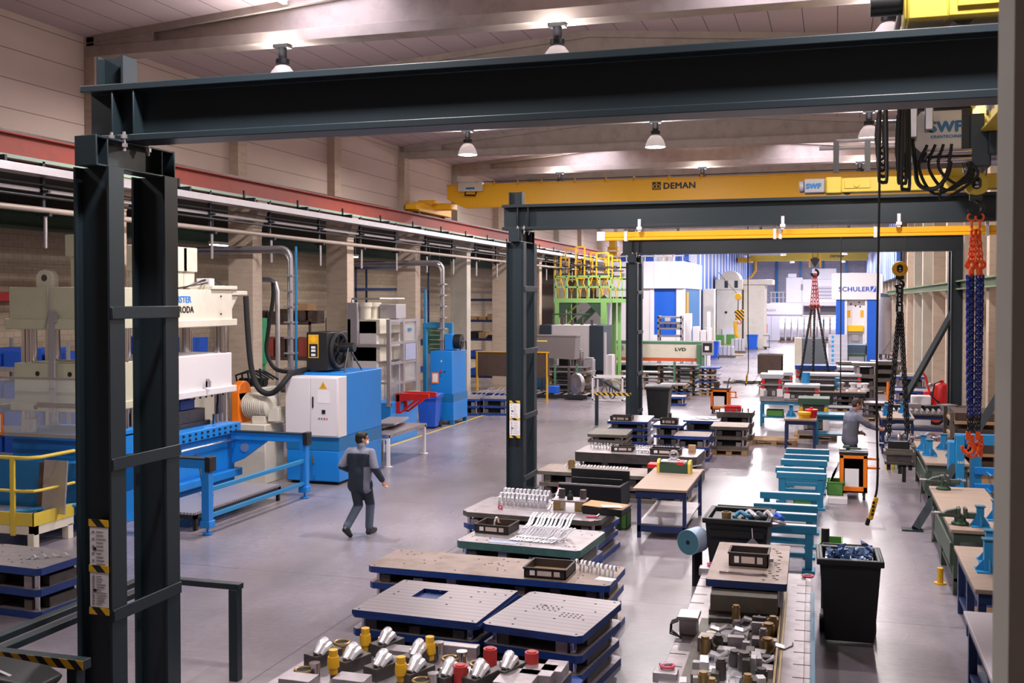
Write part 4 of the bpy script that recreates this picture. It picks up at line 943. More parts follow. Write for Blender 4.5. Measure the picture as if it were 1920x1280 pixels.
# die set at the far left on the floor and the dark cover bottom left
# ------------------------------------------------------------------ generators for the die sets
def holes(m, pts, r, z, mi=2):
    for x, y in pts: m.cyl((x,y,z-.001),(x,y,z+.0015),r,8,mi)
def plate(m, w, d, z0, z1, ch=.05, side=0, top=1, cx=0, cy=0):
    """plate with cut corners, painted edge (0) and machined top (1)"""
    a, b = w/2, d/2
    p = [(-a+ch,-b),(a-ch,-b),(a,-b+ch),(a,b-ch),(a-ch,b),(-a+ch,b),(-a,b-ch),(-a,-b+ch)]
    p = [(x+cx,y+cy) for x,y in p]; n = 8
    b0 = len(m.v); m.v += [(x,y,z0) for x,y in p] + [(x,y,z1) for x,y in p]
    for i in range(n): m.f.append([b0+i,b0+(i+1)%n,b0+n+(i+1)%n,b0+n+i]); m.m.append(side)
    m.f.append([b0+i for i in range(n)][::-1]); m.m.append(side); m.f.append([b0+n+i for i in range(n)]); m.m.append(top)
    return m
def die(label, loc, w, d, h, rz=0, levels=3, edge='dieblue', topedge=None, top='steel', slab=.09, pallet=False, nh=14, ch=.05, grooves=0, window=None, pads=True, cat='die set', ratio=None, name='die_set'):
    """press tool: plates stacked on guide pillars and spacer blocks"""
    t = T(name, label, cat, loc, rz)
    z = 0; E = K[edge]; TP = K[top]; rr = RND
    if pallet: z = .145
    H = h - z; gap = (H - levels*slab)/(levels-1) if levels > 1 else 0
    names = ['base_plate','middle_plate','top_plate'] if levels == 3 else ['base_plate','top_plate'] if levels == 2 else ['base_plate','lower_plate','upper_plate','top_plate']
    if levels == 1: names = ['top_plate']
    for k in range(levels):
        z0 = z + k*(slab+gap); last = k == levels-1; m = M(); s = (1,.97,.99,1)[k % 4] if not last else 1
        if last and window:
            x0,x1,y0,y1 = window; a, b = w/2, d/2
            plate(m, w, d, z0, z0+slab*.45, ch, top=0)
            for X0,X1,Y0,Y1 in ((-a,x0,-b,b),(x1,a,-b,b),(x0,x1,-b,y0),(x0,x1,y1,b)): m.box(X0+(.012 if X0==-a else 0),X1-(.012 if X1==a else 0),Y0+(.012 if Y0==-b else 0),Y1-(.012 if Y1==b else 0),z0+slab*.4,z0+slab,0,1)
        else: plate(m, w*s, d*s, z0, z0+slab, ch)
        if last and nh: holes(m, [((rr.random()-.5)*w*.9,(rr.random()-.5)*d*.85) for _ in range(nh)] + [(sx*(w/2-.07),sy*(d/2-.06)) for sx in (-1,1) for sy in (-1,1)], .014 if w > 1 else .012, z0+slab)
        m.build(names[k], [K[topedge] if last and topedge else E,TP,K['void']], t, 0)
        if k < levels-1:
            for sx in (-1,1):
                for sy in (-1,1): M().cyl((sx*(w/2-.12),sy*(d/2-.1),z0+slab),(sx*(w/2-.12),sy*(d/2-.1),z0+slab+gap),.035,12).build('guide_pillar', K['chrome'], t)
            if pads:
                n = max(2,int(w/.42)); m = M()
                for q in range(n):
                    x = -w/2+.22+(w-.44)*q/max(1,n-1); m2 = M().box(x-.06,x+.06,-d/2+.05,-d/2+.17+.1*rr.random(),z0+slab,z0+slab+gap*(.6+.4*rr.random())); m2.build('spacer_block', K[rr.choice(['steeld','steel','diegrey'])], t)
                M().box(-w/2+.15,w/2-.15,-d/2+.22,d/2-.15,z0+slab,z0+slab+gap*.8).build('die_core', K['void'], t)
                M().box(w/2-.16,w/2-.05,-d/4,d/4,z0+slab,z0+slab+gap*.7).build('side_block', K['steeld'], t)
    if pallet: make_pallet(None, t, w*.98 if w < 1.4 else 1.3, d*.98)
    return t
def make_pallet(label, parent=None, w=1.2, d=.8, loc=(0,0,0), rz=0):
    t = parent if parent is not None else T('pallet', label, 'pallet', loc, rz)
    host = t
    if parent is not None:
        host = M().box(-w/2,w/2,-d/2,-d/2+.1,0,.02).build('pallet_base', K['pine'], t)
        for y in (-.05,d/2-.1): M().box(-w/2,w/2,y,y+.1,0,.02).build('bottom_board', K['pine'], host)
        for x in (-w/2,-.07,w/2-.14):
            for y in (-d/2,-.05,d/2-.1): M().box(x,x+.14,y,y+.1,.02,.1).build('block', K['pine'], host)
        n = 6
        for k in range(n): M().box(-w/2,w/2,-d/2+k*(d-.1)/(n-1),-d/2+k*(d-.1)/(n-1)+.1,.12,.142).build('deck_board', K['pine'], host)
        M().box(-w/2,-w/2+.12,-d/2,d/2,.1,.12).box(w/2-.12,w/2,-d/2,d/2,.1,.12).build('stringer', K['pine'], host)
        return t
    for y in (-d/2,-.05,d/2-.1): M().box(-w/2,w/2,y,y+.1,0,.02).build('bottom_board', K['pine'], t)
    for x in (-w/2,-.07,w/2-.14):
        for y in (-d/2,-.05,d/2-.1): M().box(x,x+.14,y,y+.1,.02,.1).build('block', K['pine'], t)
        M().box(x,x+.14,-d/2,d/2,.1,.12).build('stringer', K['pine'], t)
    for k in range(6): M().box(-w/2,w/2,-d/2+k*(d-.1)/5,-d/2+k*(d-.1)/5+.1,.12,.142).build('deck_board', K['pine'], t)
    return t
def tray(label, loc, w=.42, d=.32, h=.12, rz=0, body='crbrown', slips=True, name='crate', inner=None):
    t = T(name, label, 'crate', loc, rz); B = K[body]; q = .012
    m = M().box(-w/2,w/2,-d/2,d/2,0,q)
    m.box(-w/2,w/2,-d/2,-d/2+q,0,h).box(-w/2,w/2,d/2-q,d/2,0,h).box(-w/2,-w/2+q,-d/2,d/2,0,h).box(w/2-q,w/2,-d/2,d/2,0,h)
    m.box(-w/2-.012,w/2+.012,-d/2-.012,-d/2,h-.02,h).box(-w/2-.012,w/2+.012,d/2,d/2+.012,h-.02,h).box(-w/2-.012,-w/2,-d/2,d/2,h-.02,h).box(w/2,w/2+.012,-d/2,d/2,h-.02,h)
    m.build('body', B, t)
    if slips:
        for x0, x1 in ((-.36,-.24),(-.18,.16),(.22,.36)): M().box(x0*w,x1*w,-d/2-.003,-d/2,h*.25,h*.72).build('hand_hole', K['whitep' if x0 < -.3 else 'slip'], t)
    if inner: M().box(-w/2+q,w/2-q,-d/2+q,d/2-q,q,q+.012).build('floor_sheet', K[inner], t)
    return t
# stamped bracket: bent strip with a cranked end
def bracket_mesh(kind):
    m = M(); th = .006
    if kind == 'long':
        path = [(0,0,.0),(.1,0,.012),(.22,0,.02),(.3,0,.075),(.38,0,.09)]
    elif kind == 'arch':
        path = [(0,0,0),(.02,0,.09),(.06,0,.15),(.1,0,.155),(.13,0,.12),(.14,0,.06),(.18,0,.05)]
    else:
        path = [(0,0,0),(.05,0,.005),(.08,0,.05),(.12,0,.055),(.15,0,.02),(.2,0,.02)]
    w = {'long':.0145,'arch':.019,'hook':.02}[kind]; b = 0
    for i, p in enumerate(path):
        ww = w*(1 - .25*(i % 2))
        m.v += [(p[0],-ww,p[2]),(p[0],ww,p[2]),(p[0],ww,p[2]+th),(p[0],-ww,p[2]+th)]
    n = len(path)
    for i in range(n-1):
        o, q = 4*i, 4*i+4
        for j in range(4): m.f.append([o+j,o+(j+1)%4,q+(j+1)%4,q+j]); m.m.append(0)
    m.f += [[3,2,1,0],[4*n-4,4*n-3,4*n-2,4*n-1]]; m.m += [0,0]
    m.cyl((path[1][0],0,path[1][2]),(path[1][0],0,path[1][2]+.014),.012,8)
    o = m.build('stamped_bracket', K['alu']); return o
BK = {}
def brackets(kind, label, group, p0, p1, n, rz, tilt=0, jitter=.01, sc=1.0):
    p0 = Vector(p0); p1 = Vector(p1)
    for k in range(n):
        p = p0.lerp(p1, k/max(1,n-1))
        if kind not in BK: o = BK[kind] = bracket_mesh(kind)
        else: o = BK[kind].copy(); COL.objects.link(o)
        o.location = p + Vector((RND.uniform(-jitter,jitter),RND.uniform(-jitter,jitter),0)); o.rotation_euler = (0,tilt,rz+RND.uniform(-.05,.05)); o.scale = (sc,sc,sc)
        tag(o, label, 'bracket', group)

# ------------------------------------------------------------------ row of die sets along the middle
# far left floor
l0 = at(40,1125)
die('two-deck blue die set on the floor at the far left', (-9.95,11.15,0), 1.5, .9, .62, -.06, 3)
brackets('hook', 'small part lying on the far left die set', 'parts on the far left die set', (-9.75,11.0,.625), (-9.45,11.25,.625), 4, .5, 0, .02, .8)
t = T('machine_cover', 'black glossy cover below the hazard striped barrier', 'cover', (at(0,1275,.95).x, at(0,1275,.95).y, 0))
M().prism([(-.4,.86),(.3,.86),(.36,.93),(.2,1.0),(-.4,1.04)], 'y', -.12, .3).build('hood', K['black'], t, .03); M().box(-.3,.25,-.1,.26,0,.86).build('body', K['black'], t, .01); M().cb((.1,-.02,1.0),(.4,.03,.02),0,(0,.25,0)).build('trim_strip', K['grey'], t)

# A, B : two big plates in front
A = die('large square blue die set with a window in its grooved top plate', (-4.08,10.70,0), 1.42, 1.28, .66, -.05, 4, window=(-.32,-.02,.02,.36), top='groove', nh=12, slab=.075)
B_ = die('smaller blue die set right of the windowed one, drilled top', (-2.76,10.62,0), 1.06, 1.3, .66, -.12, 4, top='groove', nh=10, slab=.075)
m = M(); holes(m, [(-.25+.06*i+.02*(j%2),.05+.05*j) for i in range(5) for j in range(4)] + [(.1+.05*i,-.1+.06*j) for i in range(5) for j in range(3)], .012, .66, 0); m.build('drill_pattern', K['void'], B_)
# C : long brown plate
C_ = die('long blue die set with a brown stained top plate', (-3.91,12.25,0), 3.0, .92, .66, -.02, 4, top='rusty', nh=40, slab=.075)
tray('dark crate on the brown stained die plate', (-3.2,12.1,.66), .5, .46, .12, .0, inner='card'); 
brackets('arch', 'bright arch-shaped bracket in the row on the brown die plate', 'arch brackets on the brown plate', (-2.95,12.35,.66), (-2.45,12.15,.66), 10, 1.4, 0, .008, .75)
tag(M().cb((-2.52,12.05,.662),(.22,.14,.002),0,(0,0,-.2)).build('paper_sheet', K['whitep']), 'white paper on the right end of the brown die plate', 'paper')
# D
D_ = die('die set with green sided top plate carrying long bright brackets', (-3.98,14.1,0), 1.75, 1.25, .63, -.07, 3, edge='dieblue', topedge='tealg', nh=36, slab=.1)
tray('dark crate with part on the green sided die set', (-4.55,14.3,.63), .5, .44, .12, -.07, inner='card')
brackets('arch', 'single part standing in the dark crate on the green sided die', 'part in the crate', (-4.6,14.3,.66), (-4.6,14.3,.66), 1, 1.3, 0, 0, .9)
brackets('long', 'long bright bracket in the front row on the green sided die', 'long brackets, front row', (-4.2,13.75,.635), (-3.62,13.7,.635), 13, 1.0, -.05, .008, 1.25)
brackets('long', 'long bright bracket in the back row on the green sided die', 'long brackets, back row', (-4.2,14.15,.64), (-3.6,14.15,.64), 12, 1.25, -.25, .008, 1.25)
tag(M().cb((-4.25,13.62,.633),(.4,.12,.003),0,(0,0,-.07)).build('protective_film', mat('film_blue','#a9b7d8',.3)), 'bluish film under the front brackets on the green sided die', 'film')
# E
E_ = die('three-deck blue die set with light top plate, before the middle post', (-4.35,16.0,0), 2.2, 1.4, .64, -.06, 4, topedge='diegrey', nh=10, slab=.075, ch=.12)
brackets('arch', 'bright arch bracket in the rear row beside the middle post', 'arch brackets, rear row', (-5.1,16.35,.64), (-4.35,16.3,.64), 12, 1.5, 0, .006, 1.25)
brackets('arch', 'bright arch bracket in the front row beside the middle post', 'arch brackets, front row', (-5.05,16.0,.64), (-4.3,15.92,.64), 12, 1.5, 0, .006, 1.2)
brackets('long', 'long bright strip leaning at the end of the arch brackets', 'strip at the bracket rows', (-4.22,15.85,.65), (-4.2,15.85,.65), 1, 1.25, -.5, 0, 1.1)
t = T('punch_block', 'small steel punch block with two pins on the light die plate', 'tool', (-3.92,16.05,.64))
M().box(-.26,.26,-.16,.16,.13,.16).build('plate', K['steel'], t, .005)
for x in (-.17,.17): M().box(x-.06,x+.06,-.16,.16,0,.13).build('wood_block', K['gold'], t, .005)
for x in (-.14,.2): M().cyl((x,.04,.16),(x,.04,.3),.05,14).build('pin', K['steeld'], t)
M().lathe([(.001,.16),(.05,.16),(.05,.22),(.025,.25),(.02,.29),(.001,.3)], (.02,-.08,0), 12).build('knob', K['black'], t)
tray('flat black crate with cardboard on the light die plate', (-3.32,15.95,.64), .62, .46, .1, -.12, body='black', slips=False)
tag(M().cb((-3.34,15.96,.75),(.62,.44,.008),0,(.0,.04,-.12)).build('cardboard_sheet', K['card']), 'cardboard sheet on the flat black crate', 'cardboard'); tag(M().cb((-3.22,15.82,.764),(.3,.2,.002),0,(0,.04,.35)).build('paper_sheet', K['whitep']), 'white paper on the cardboard sheet', 'paper')
t = T('shackle', 'pink shackle lying on the front edge of the light die plate', 'shackle', (-3.45,15.48,.64)); M().cb((0,0,.015),(.16,.04,.03),0,(0,0,.15)).build('bow', K['pink'], t, .008); M().cyl((.08,0,.02),(.12,.02,.05),.025,10).build('pin', K['chrome'], t)
t = T('shackle', 'small red shackle at the left of the arch brackets', 'shackle', (-4.95,15.72,.64)); M().torus((0,0,.03),.03,.012,'y').build('bow', K['pink'], t)
# black tool cart and green crates behind E
t = T('tool_cart', 'black open tool cart standing behind the light die plate', 'cart', (-3.95,17.95,0), -.06)
M().box(-.55,.55,-.3,.3,.38,.42).box(-.55,.55,-.32,-.28,.38,.75).box(-.5,.55,.26,.3,.42,.92).box(.5,.55,-.3,.3,.4,.75).box(-.4,.5,-.05,-.02,.4,.82).build('body', K['black'], t, .006)
for x in (-.5,.5):
    for y in (-.26,.26): M().box(x-.03,x+.03,y-.03,y+.03,0,.4).build('leg', K['black'], t)
M().box(-.54,.54,-.34,-.315,.73,.76).build('rim', K['galv'], t)
for k, x in enumerate((-3.85,-3.5)): tray(('left','right')[k]+' bright green crate under the black tool cart', (x,17.95,0), .3, .4, .28, 0, 'crate', False)
t = T('shackle', 'pink lifting eye beside the black tool cart', 'shackle', (-4.62,18.3,.42)); M().torus((0,0,.1),.07,.014,'y').build('bow', K['pink'], t); M().box(-.16,.14,.04,.34,-.42,.0).build('bracket', K['steeld'], t)
# F, G
die('long dark die set with rusty top behind the tool cart', (-4.1,20.6,0), 3.0, .95, .52, -.03, 3, edge='diegrey', top='rusty', nh=22, slab=.07)
brackets('hook', 'small bright hook bracket in the row on the rusty die', 'hook brackets on the rusty die', (-5.2,20.85,.52), (-3.95,20.75,.52), 20, 1.2, 0, .008, .8)
tag(M().lathe([(.001,0),(.07,0),(.07,.17),(.06,.17),(.06,.03),(.001,.03)], (-5.0,20.6,.52), 16).build('brass_bush', K['gold']), 'brass bush standing on the rusty die', 'bush')
t = T('magnet_case', 'red topped dark case on the rusty die', 'case', (-3.18,20.5,.52)); M().box(-.26,.26,-.15,.15,0,.12).build('case', K['black'], t, .006); M().box(-.26,.26,-.15,.15,.12,.2).build('red_lid', K['red'], t, .008)
die('long dark die set with thick sides behind the rusty one', (-4.0,22.75,0), 2.6, 1.25, .63, -.03, 2, edge='steeld', top='steel', slab=.2, nh=10)
brackets('arch', 'bright bracket in the left row on the thick sided die', 'brackets left on the thick sided die', (-5.1,22.85,.63), (-4.5,22.75,.63), 14, 1.2, 0, .02, .7)
brackets('hook', 'bright bracket in the middle row on the thick sided die', 'brackets middle on the thick sided die', (-4.1,22.4,.63), (-3.6,22.35,.63), 12, 1.0, 0, .02, .9)
brackets('hook', 'bright bracket in the back row on the thick sided die', 'brackets back on the thick sided die', (-4.2,23.15,.63), (-3.2,23.1,.63), 16, 1.0, 0, .02, .9)
tray('dark crate at the left of the thick sided die', (-4.35,22.65,.63), .5, .36, .11, .12, inner='card'); tray('dark crate with pale slips on the thick sided die', (-3.4,22.45,.63), .62, .36, .12, -.03)
tag(M().box(-2.98,-2.83,22.8,22.92,.63,.78).box(-2.96,-2.85,22.79,22.8,.66,.75).build('carton', K['card']), 'small carton on the right end of the thick sided die', 'carton')
# worktable with magnet lifter
t = T('workbench', 'wood topped steel workbench with lower shelf, in the middle aisle', 'workbench', (-2.68,18.3,0), 0)
M().box(-.46,.42,-1.15,1.1,.78,.82).build('worktop', K['wood'], t, .006); M().box(-.42,.38,-1.1,1.05,.66,.78).build('apron', K['navy'], t)
for x in (-.4,.34):
    for y in (-1.08,.98): M().box(x,x+.06,y,y+.06,0,.78).build('leg', K['navy'], t, .004)
M().box(-.4,.38,-1.05,1.0,.2,.23).build('lower_shelf', K['steel'], t); [M().box(-.4,.38,yy,yy+.04,.1,.2).build('shelf_rail', K['navy'], t) for yy in (-1.08,1.0)]
t = T('magnet_lifter', 'yellow ended lifting magnet with ring on the workbench', 'lifting magnet', (-2.72,18.9,.82), -.03)
M().prism([(-.26,0),(.26,0),(.26,.16),(.22,.2),(-.22,.2),(-.26,.16)], 'y', -.1, .1).build('body', K['dgreen'], t, .008); M().box(-.22,.22,-.1,.1,.17,.215).build('top_cover', K['white'], t)
for x in (-.29,.26): M().prism([(-.11,0),(.11,0),(.11,.17),(.06,.23),(-.06,.23),(-.11,.17)], 'x', x, x+.05).build('end_cap', K['yelp'], t, .006)
M().torus((0,0,.31),.07,.022,'y',18,8).box(-.1,.1,-.05,.05,.2,.235).build('lifting_eye', K['galv'], t); M().box(.08,.18,-.101,-.09,.15,.2).box(.08,.2,-.08,.06,.216,.22).build('red_label', K['red'], t); M().cyl((.3,0,.12),(.48,.1,.14),.012,6).build('lever', K['chrome'], t)
# stacks further back
die('grey green die set with moulded top behind the bracket plates', (-5.3,25.9,0), .95, 1.25, .62, .05, 4, edge='diegrey', top='diegrey', nh=6, slab=.07, pallet=True)
die('blue die set with crate on top beside the far portal post', (-5.15,27.9,0), 1.05, 1.6, .74, .05, 4, nh=4, slab=.07, pallet=True)
tray('dark crate on the blue die beside the far portal post', (-5.3,27.4,.74), .55, .4, .12, 0, inner='card')
die('small blue die set on pine blocks with a dark crate on top', (-4.02,27.2,0), .75, .9, .72, 0, 3, nh=2, slab=.07, pallet=True)
tray('dark crate on the small blue die on pine blocks', (-4.02,27.1,.72), .42, .34, .14, 0)
make_pallet('pine pallet under small parts before the small blue die', None, .9, .7, (-4.1,25.4,0))
brackets('hook', 'small bright part on the pine pallet', 'parts on the pine pallet', (-4.4,25.2,.145), (-3.8,25.5,.145), 9, .7, 0, .05, .9)
die('blue edged die set with brown top beside the oiled grey one', (-3.3,26.2,0), .85, 1.0, .6, .02, 3, top='rusty', nh=5, slab=.08)
die('blue die set with bright loose sheets on top, second from the right', (-3.35,28.6,0), .95, 1.2, .72, .05, 3, nh=2, slab=.08, pallet=True)
for k in range(4): tag(M().cb((-3.6+.16*k,28.5+.1*(k%2),.727+.004*k),(.14,.5,.006),0,(0,0,.2+.1*k)).build('metal_strip', K['alu']), 'bright metal strip on the second blue die', 'strip', 'strips on the second blue die')
die('oiled grey die set on a pine pallet at the aisle', (-2.52,27.4,0), .9, 1.05, .72, .02, 3, edge='diegrey', top='rusty', nh=3, slab=.08, pallet=True)
die('dark round sided die set with red crate on top', (-2.55,29.3,0), .95, .9, .88, 0, 3, edge='steeld', top='steel', nh=2, slab=.14, pallet=True)
tray('red crate on the dark die set at the aisle', (-2.62,29.2,.88), .42, .3, .14, 0, 'red', False)
for k in range(6): tag(M().cyl((-2.95+.15*k,28.95,.88),(-2.95+.15*k,28.95,.98),.02,8).build('steel_pin', K['chrome']), 'small upright steel pin in front of the red crate', 'pin', 'pins before the red crate')
tag(M().box(-3.3,-2.85,24.3,24.75,0,.35).box(-3.32,-2.83,24.28,24.77,.35,.4).build('steel_block', K['steel']), 'low bright block at the right end behind the thick sided die', 'block')
make_pallet('empty pine pallet standing in the aisle by the blue table', None, 1.2, .85, (-1.55,29.5,0), .03)
wheelie('wheelie_bin', 'black wheelie bin behind the farthest portal post', (-5.42,34.3,0), .75, .75, 1.05, K['black'], K['black'])
# dies against the left wall beyond the blue cabinet
for k, (x, y, w, d, lab) in enumerate(((-12.2,34.4,1.6,1.5,'low die set with pipes right beside the far blue cabinet'),(-10.95,34.6,1.0,1.3,'small blue die set standing left of the middle post'),(-11.7,36.7,1.5,1.2,'low die set below the brown screen'))):
    die(lab, (x,y,0), w, d, .55, .05, 3, nh=8, slab=.07)
    brackets('long', 'bright loose bar lying on the %s' % lab.replace('set ','',1), 'bars on die %s' % 'abc'[k], (x-.5,y-.3,.56), (x+.4,y+.4,.56), 7, .9, 0, .1, 1.3)
# ------------------------------------------------------------------ green mezzanine with yellow frames
t = T('mezzanine', 'light green steel mezzanine with railing beside the left columns', 'mezzanine', (-12.72,48.8,0))
M().box(0,2.75,0,2.6,3.72,3.92).box(2.3,3.6,.4,2.6,3.72,3.9).build('deck', K['green'], t)
for x, y, q in ((.15,.0,.1),(2.4,0,.14),(.15,2.4,.1),(2.4,2.4,.1),(2.95,.9,.07)):
    M().box(x-q,x+q,y,y+.2,0,3.72).build('post', K['green'], t)
M().prism([(.25,3.72),(.9,3.72),(.25,3.0)], 'y', .02, .1).prism([(2.3,3.72),(1.6,3.72),(2.3,3.0)], 'y', .02, .1).build('knee_brace', K['dgreen'], t)
r = M()
for k in range(6): r.box(.05+.53*k,.11+.53*k,0,.06,3.92,4.98)
for z in (4.45,4.95): r.box(0,2.8,0,.06,z-.04,z+.04)
for k in range(5): r.box(2.75+.21*k,2.79+.21*k,.4,.46,3.9,4.9)
for z in (4.35,4.88): r.box(2.7,3.62,.4,.46,z-.03,z+.03)
r.build('railing', K['green'], t)
M().cb((1.65,.5,3.25),(2.2,.5,.25),0,(0,-.75,0)).build('stair', K['dgreen'], t)
M().tube([(.6,.3,3.2),(1.4,.3,3.9)], .04, 6).tube([(.5,.3,2.6),(1.3,.3,3.4)], .03, 6).build('stair_rail', K['green'], t)
for k in range(11):
    x = -12.6 + .27*k; h = .8 + .9*RND.random(); w = .2 + .15*(k % 3); y = 49.1 + .25*(k % 4)
    t = T('yellow_fixture', 'yellow tubular tool frame standing on the green mezzanine', 'frame', (x,y,3.92), 0, 'yellow frames on the mezzanine')
    z0 = .75 + .3*RND.random()
    w += .08; q = .03; M().box(-w/2-q,-w/2+q,-q,q,z0,z0+h).box(w/2-q,w/2+q,-q,q,z0,z0+h).box(-w/2,w/2,-q,q,z0+h-q,z0+h+q).box(-w/2,w/2,-q,q,z0-q,z0+q).build('hoop', K['yeld'], t)
    M().tube([(-w/2,0,z0),(0,0,.3),(0,0,0)], .03, 6).tube([(w/2,0,z0),(0,0,.3)], .03, 6).build('stem', K['yeld'], t)
    M().box(-w/2-.1,w/2+.15,-.05,.05,z0+h*.4,z0+h*.4+.06).box(-w/2,w/2+.05,.0,.2,z0+.1,z0+.18).build('clamp', K['steeld'], t)
t = T('storage_rack', 'dark rack filled with grey tools behind the yellow frames', 'rack', (-13.0,54.6,3.9))
M().box(0,3.4,0,.8,0,.1).box(0,.1,0,.8,0,2.2).box(3.3,3.4,0,.8,0,2.2).box(0,3.4,0,.8,1.0,1.06).box(0,3.4,0,.8,1.6,1.66).build('frame', K['darkin'], t)
for k in range(9): M().cb((.3+.35*k,.3,1.2+.4*(k%2)),(.2,.5,.25)).build('tool', K['galv'], t)
tag(M().box(-13.0,-11.3,54.6,55.4,0,3.9).build('rack_base', K['grey']), 'grey base under the tool rack behind the mezzanine', 'base')
# punching machine, hopper
t = T('punching_machine', 'white and slate machine tool under the green mezzanine', 'machine', (-12.6,46.6,0))
M().box(.35,2.1,0,1.8,.9,2.72).build('white_housing', K['white'], t, .02); M().box(-.2,.36,-.05,1.8,.9,2.72).build('side_housing', K['slate'], t, .02); M().box(2.1,2.75,-.05,1.8,.7,2.72).build('side_housing', K['slate'], t, .02); M().box(-.1,2.7,.1,1.7,0,.9).build('base', K['black'], t)
M().box(.38,.85,-.02,0,2.0,2.18).build('name_plate', K['slate'], t); text('T-LIPO', .12, K['white'], 'lettering', t, (.45,-.025,2.05), (PI/2,0,0), .002, .004)
M().box(2.75,2.85,.0,.1,.3,2.4).box(2.85,3.1,.1,.8,.3,1.4).build('control_post', K['white'], t)
for k in range(5): M().cyl((.3+.45*k,.5,2.72),(.3+.45*k,.5,2.95+.1*(k%2)),.07,8).build('valve', K['steeld'], t)
M().tube([(.3,.4,2.8),(.3,.4,3.2),(2.0,.4,3.2)], .04, 6).build('top_pipe', K['dgreen'], t)
t = T('scrap_hopper', 'grey sheet metal hopper standing before the white and slate machine', 'hopper', (-12.0,43.0,0))
M().prism([(0,1.45),(1.68,1.38),(1.72,2.35),(0,2.35)], 'y', 0, .9).box(-.03,1.78,-.03,.93,2.33,2.38).build('hopper', mat('dull_sheet','#8c8586',.5,.4,.1,2), t)
for x in (.2,1.5): M().box(x,x+.08,.1,.18,0,1.42).box(x,x+.08,.7,.78,0,1.42).build('leg', K['steeld'], t)
# shear with cream upper beam
t = T('guillotine_shear', 'cream and green guillotine shear with orange strip', 'machine', (-10.9,53.0,0))
M().box(.0,4.4,0,.9,.95,1.66).build('upper_beam', K['cream'], t, .02); M().box(-.1,4.65,-.03,1.0,1.66,1.78).build('top_edge', K['mgreen'], t, .01)
M().box(4.4,4.65,-.3,1.1,0,1.66).box(-.3,0,-.1,1.0,0,1.66).build('end_frame', K['mgreen'], t, .015); M().box(0,4.4,-.05,.02,.8,.95).build('blade_guard', mat('orange_strip','#c8592c',.5), t)
M().box(-.2,4.2,-1.0,0,.62,.7).build('work_table', K['galv'], t, .01); M().box(0,4.4,.1,.9,0,.6).build('lower_frame', K['dgreen'], t); M().box(3.4,4.4,-.1,.1,.05,.6).build('door', K['dgreen'], t)
M().cyl((.55,-.02,1.42),(.55,.03,1.42),.18,18).build('gauge', K['galv'], t); M().box(.9,1.7,-.03,0,1.2,1.6).build('data_plate', K['white'], t)
text('LVD', .22, K['dgreen'], 'lettering', t, (3.3,-.01,1.32), (PI/2,0,0), .005, .012, 1.3)
for k in range(3): M().box(.3+1.4*k,.45+1.4*k,-1.0,-.1,.0,.62).build('table_bracket', K['mgreen'], t)
t = T('operator_console', 'grey control panel on an arm at the right end of the shear', 'panel', (-6.15,52.4,0))
M().box(-.03,.05,0,.08,0,1.2).build('stand', K['mgreen'], t); M().box(-.05,.5,-.1,.2,1.15,1.85).build('panel_box', K['grey'], t, .02); M().box(.0,.45,-.11,-.1,1.3,1.75).build('screen', K['black'], t); M().box(.1,.3,-.115,-.11,1.4,1.6).build('screen_field', K['white'], t)
# sheet stacks in front of the shear
def sheet_stack(label, x, y, w, d, n, dz, mats, posts=None):
    t = T('sheet_pallet', label, 'pallet stack', (x,y,0))
    for k in range(n):
        o = RND.uniform(-.12,.12); z = .1 + dz*k
        M().box(o,w+o,0,d,z,z+.03+.02*(k%2)).build('sheet_layer', K[mats[k % len(mats)]], t)
        if k < n-1:
            for xx in (.1,w/2,w-.2): M().box(xx,xx+.1,.05,d-.05,z+.04,z+dz).build('spacer', K['rust' if k % 2 else 'pine'], t)
    for xx in (.1,w/2,w-.2): M().box(xx,xx+.1,0,d,0,.1).build('runner', K['pine'], t)
    if posts:
        for xx in posts: M().box(xx,xx+.09,-.05,.0,0,.1+dz*n).build('post', K['mgreen'], t)
    return t
sheet_stack('dark steel sheets on green posts left of the wire cage', -11.1, 41.5, 1.7, 1.0, 7, .17, ['steeld','void','steel'], (.3,1.2))
sheet_stack('tall dark sheet rack with green post behind the black wheelie bin', -7.0, 43.2, 1.6, 1.0, 7, .18, ['steeld','void','steeld'], (.75,))
sheet_stack('bright sheets piled right of the tall dark sheet rack', -5.35, 43.4, .8, 1.0, 8, .14, ['steel','alu','rust','dieblue'])
sheet_stack('long bright sheets lying before the shear table', -9.0, 45.6, 2.2, .8, 4, .2, ['alu','steel'])
sheet_stack('low bright sheets with blue edge behind the black wheelie bin', -6.4, 41.2, 1.0, .9, 4, .15, ['steel','dieblue','void'])
die('low blue two-deck die set beside the bright sheets', (-5.6,39.2,0), .8, .8, .34, .05, 2, nh=0, slab=.08)
make_pallet('leaning pine pallet edge beside the sheet racks', None, .9, .8, (-4.75,43.9,0), .1)
for k in range(7): tag(M().cb((-4.6+.28*k,50.3+.4*(k%3),.06+.03*(k%2)),(.5,.9,.1),0,(0,0,.25*(k%3)-.2)).build('steel_offcut', K['steeld' if k % 2 else 'diegrey']), 'dark steel offcut lying on the floor right of the shear', 'offcut', 'offcuts beside the shear')
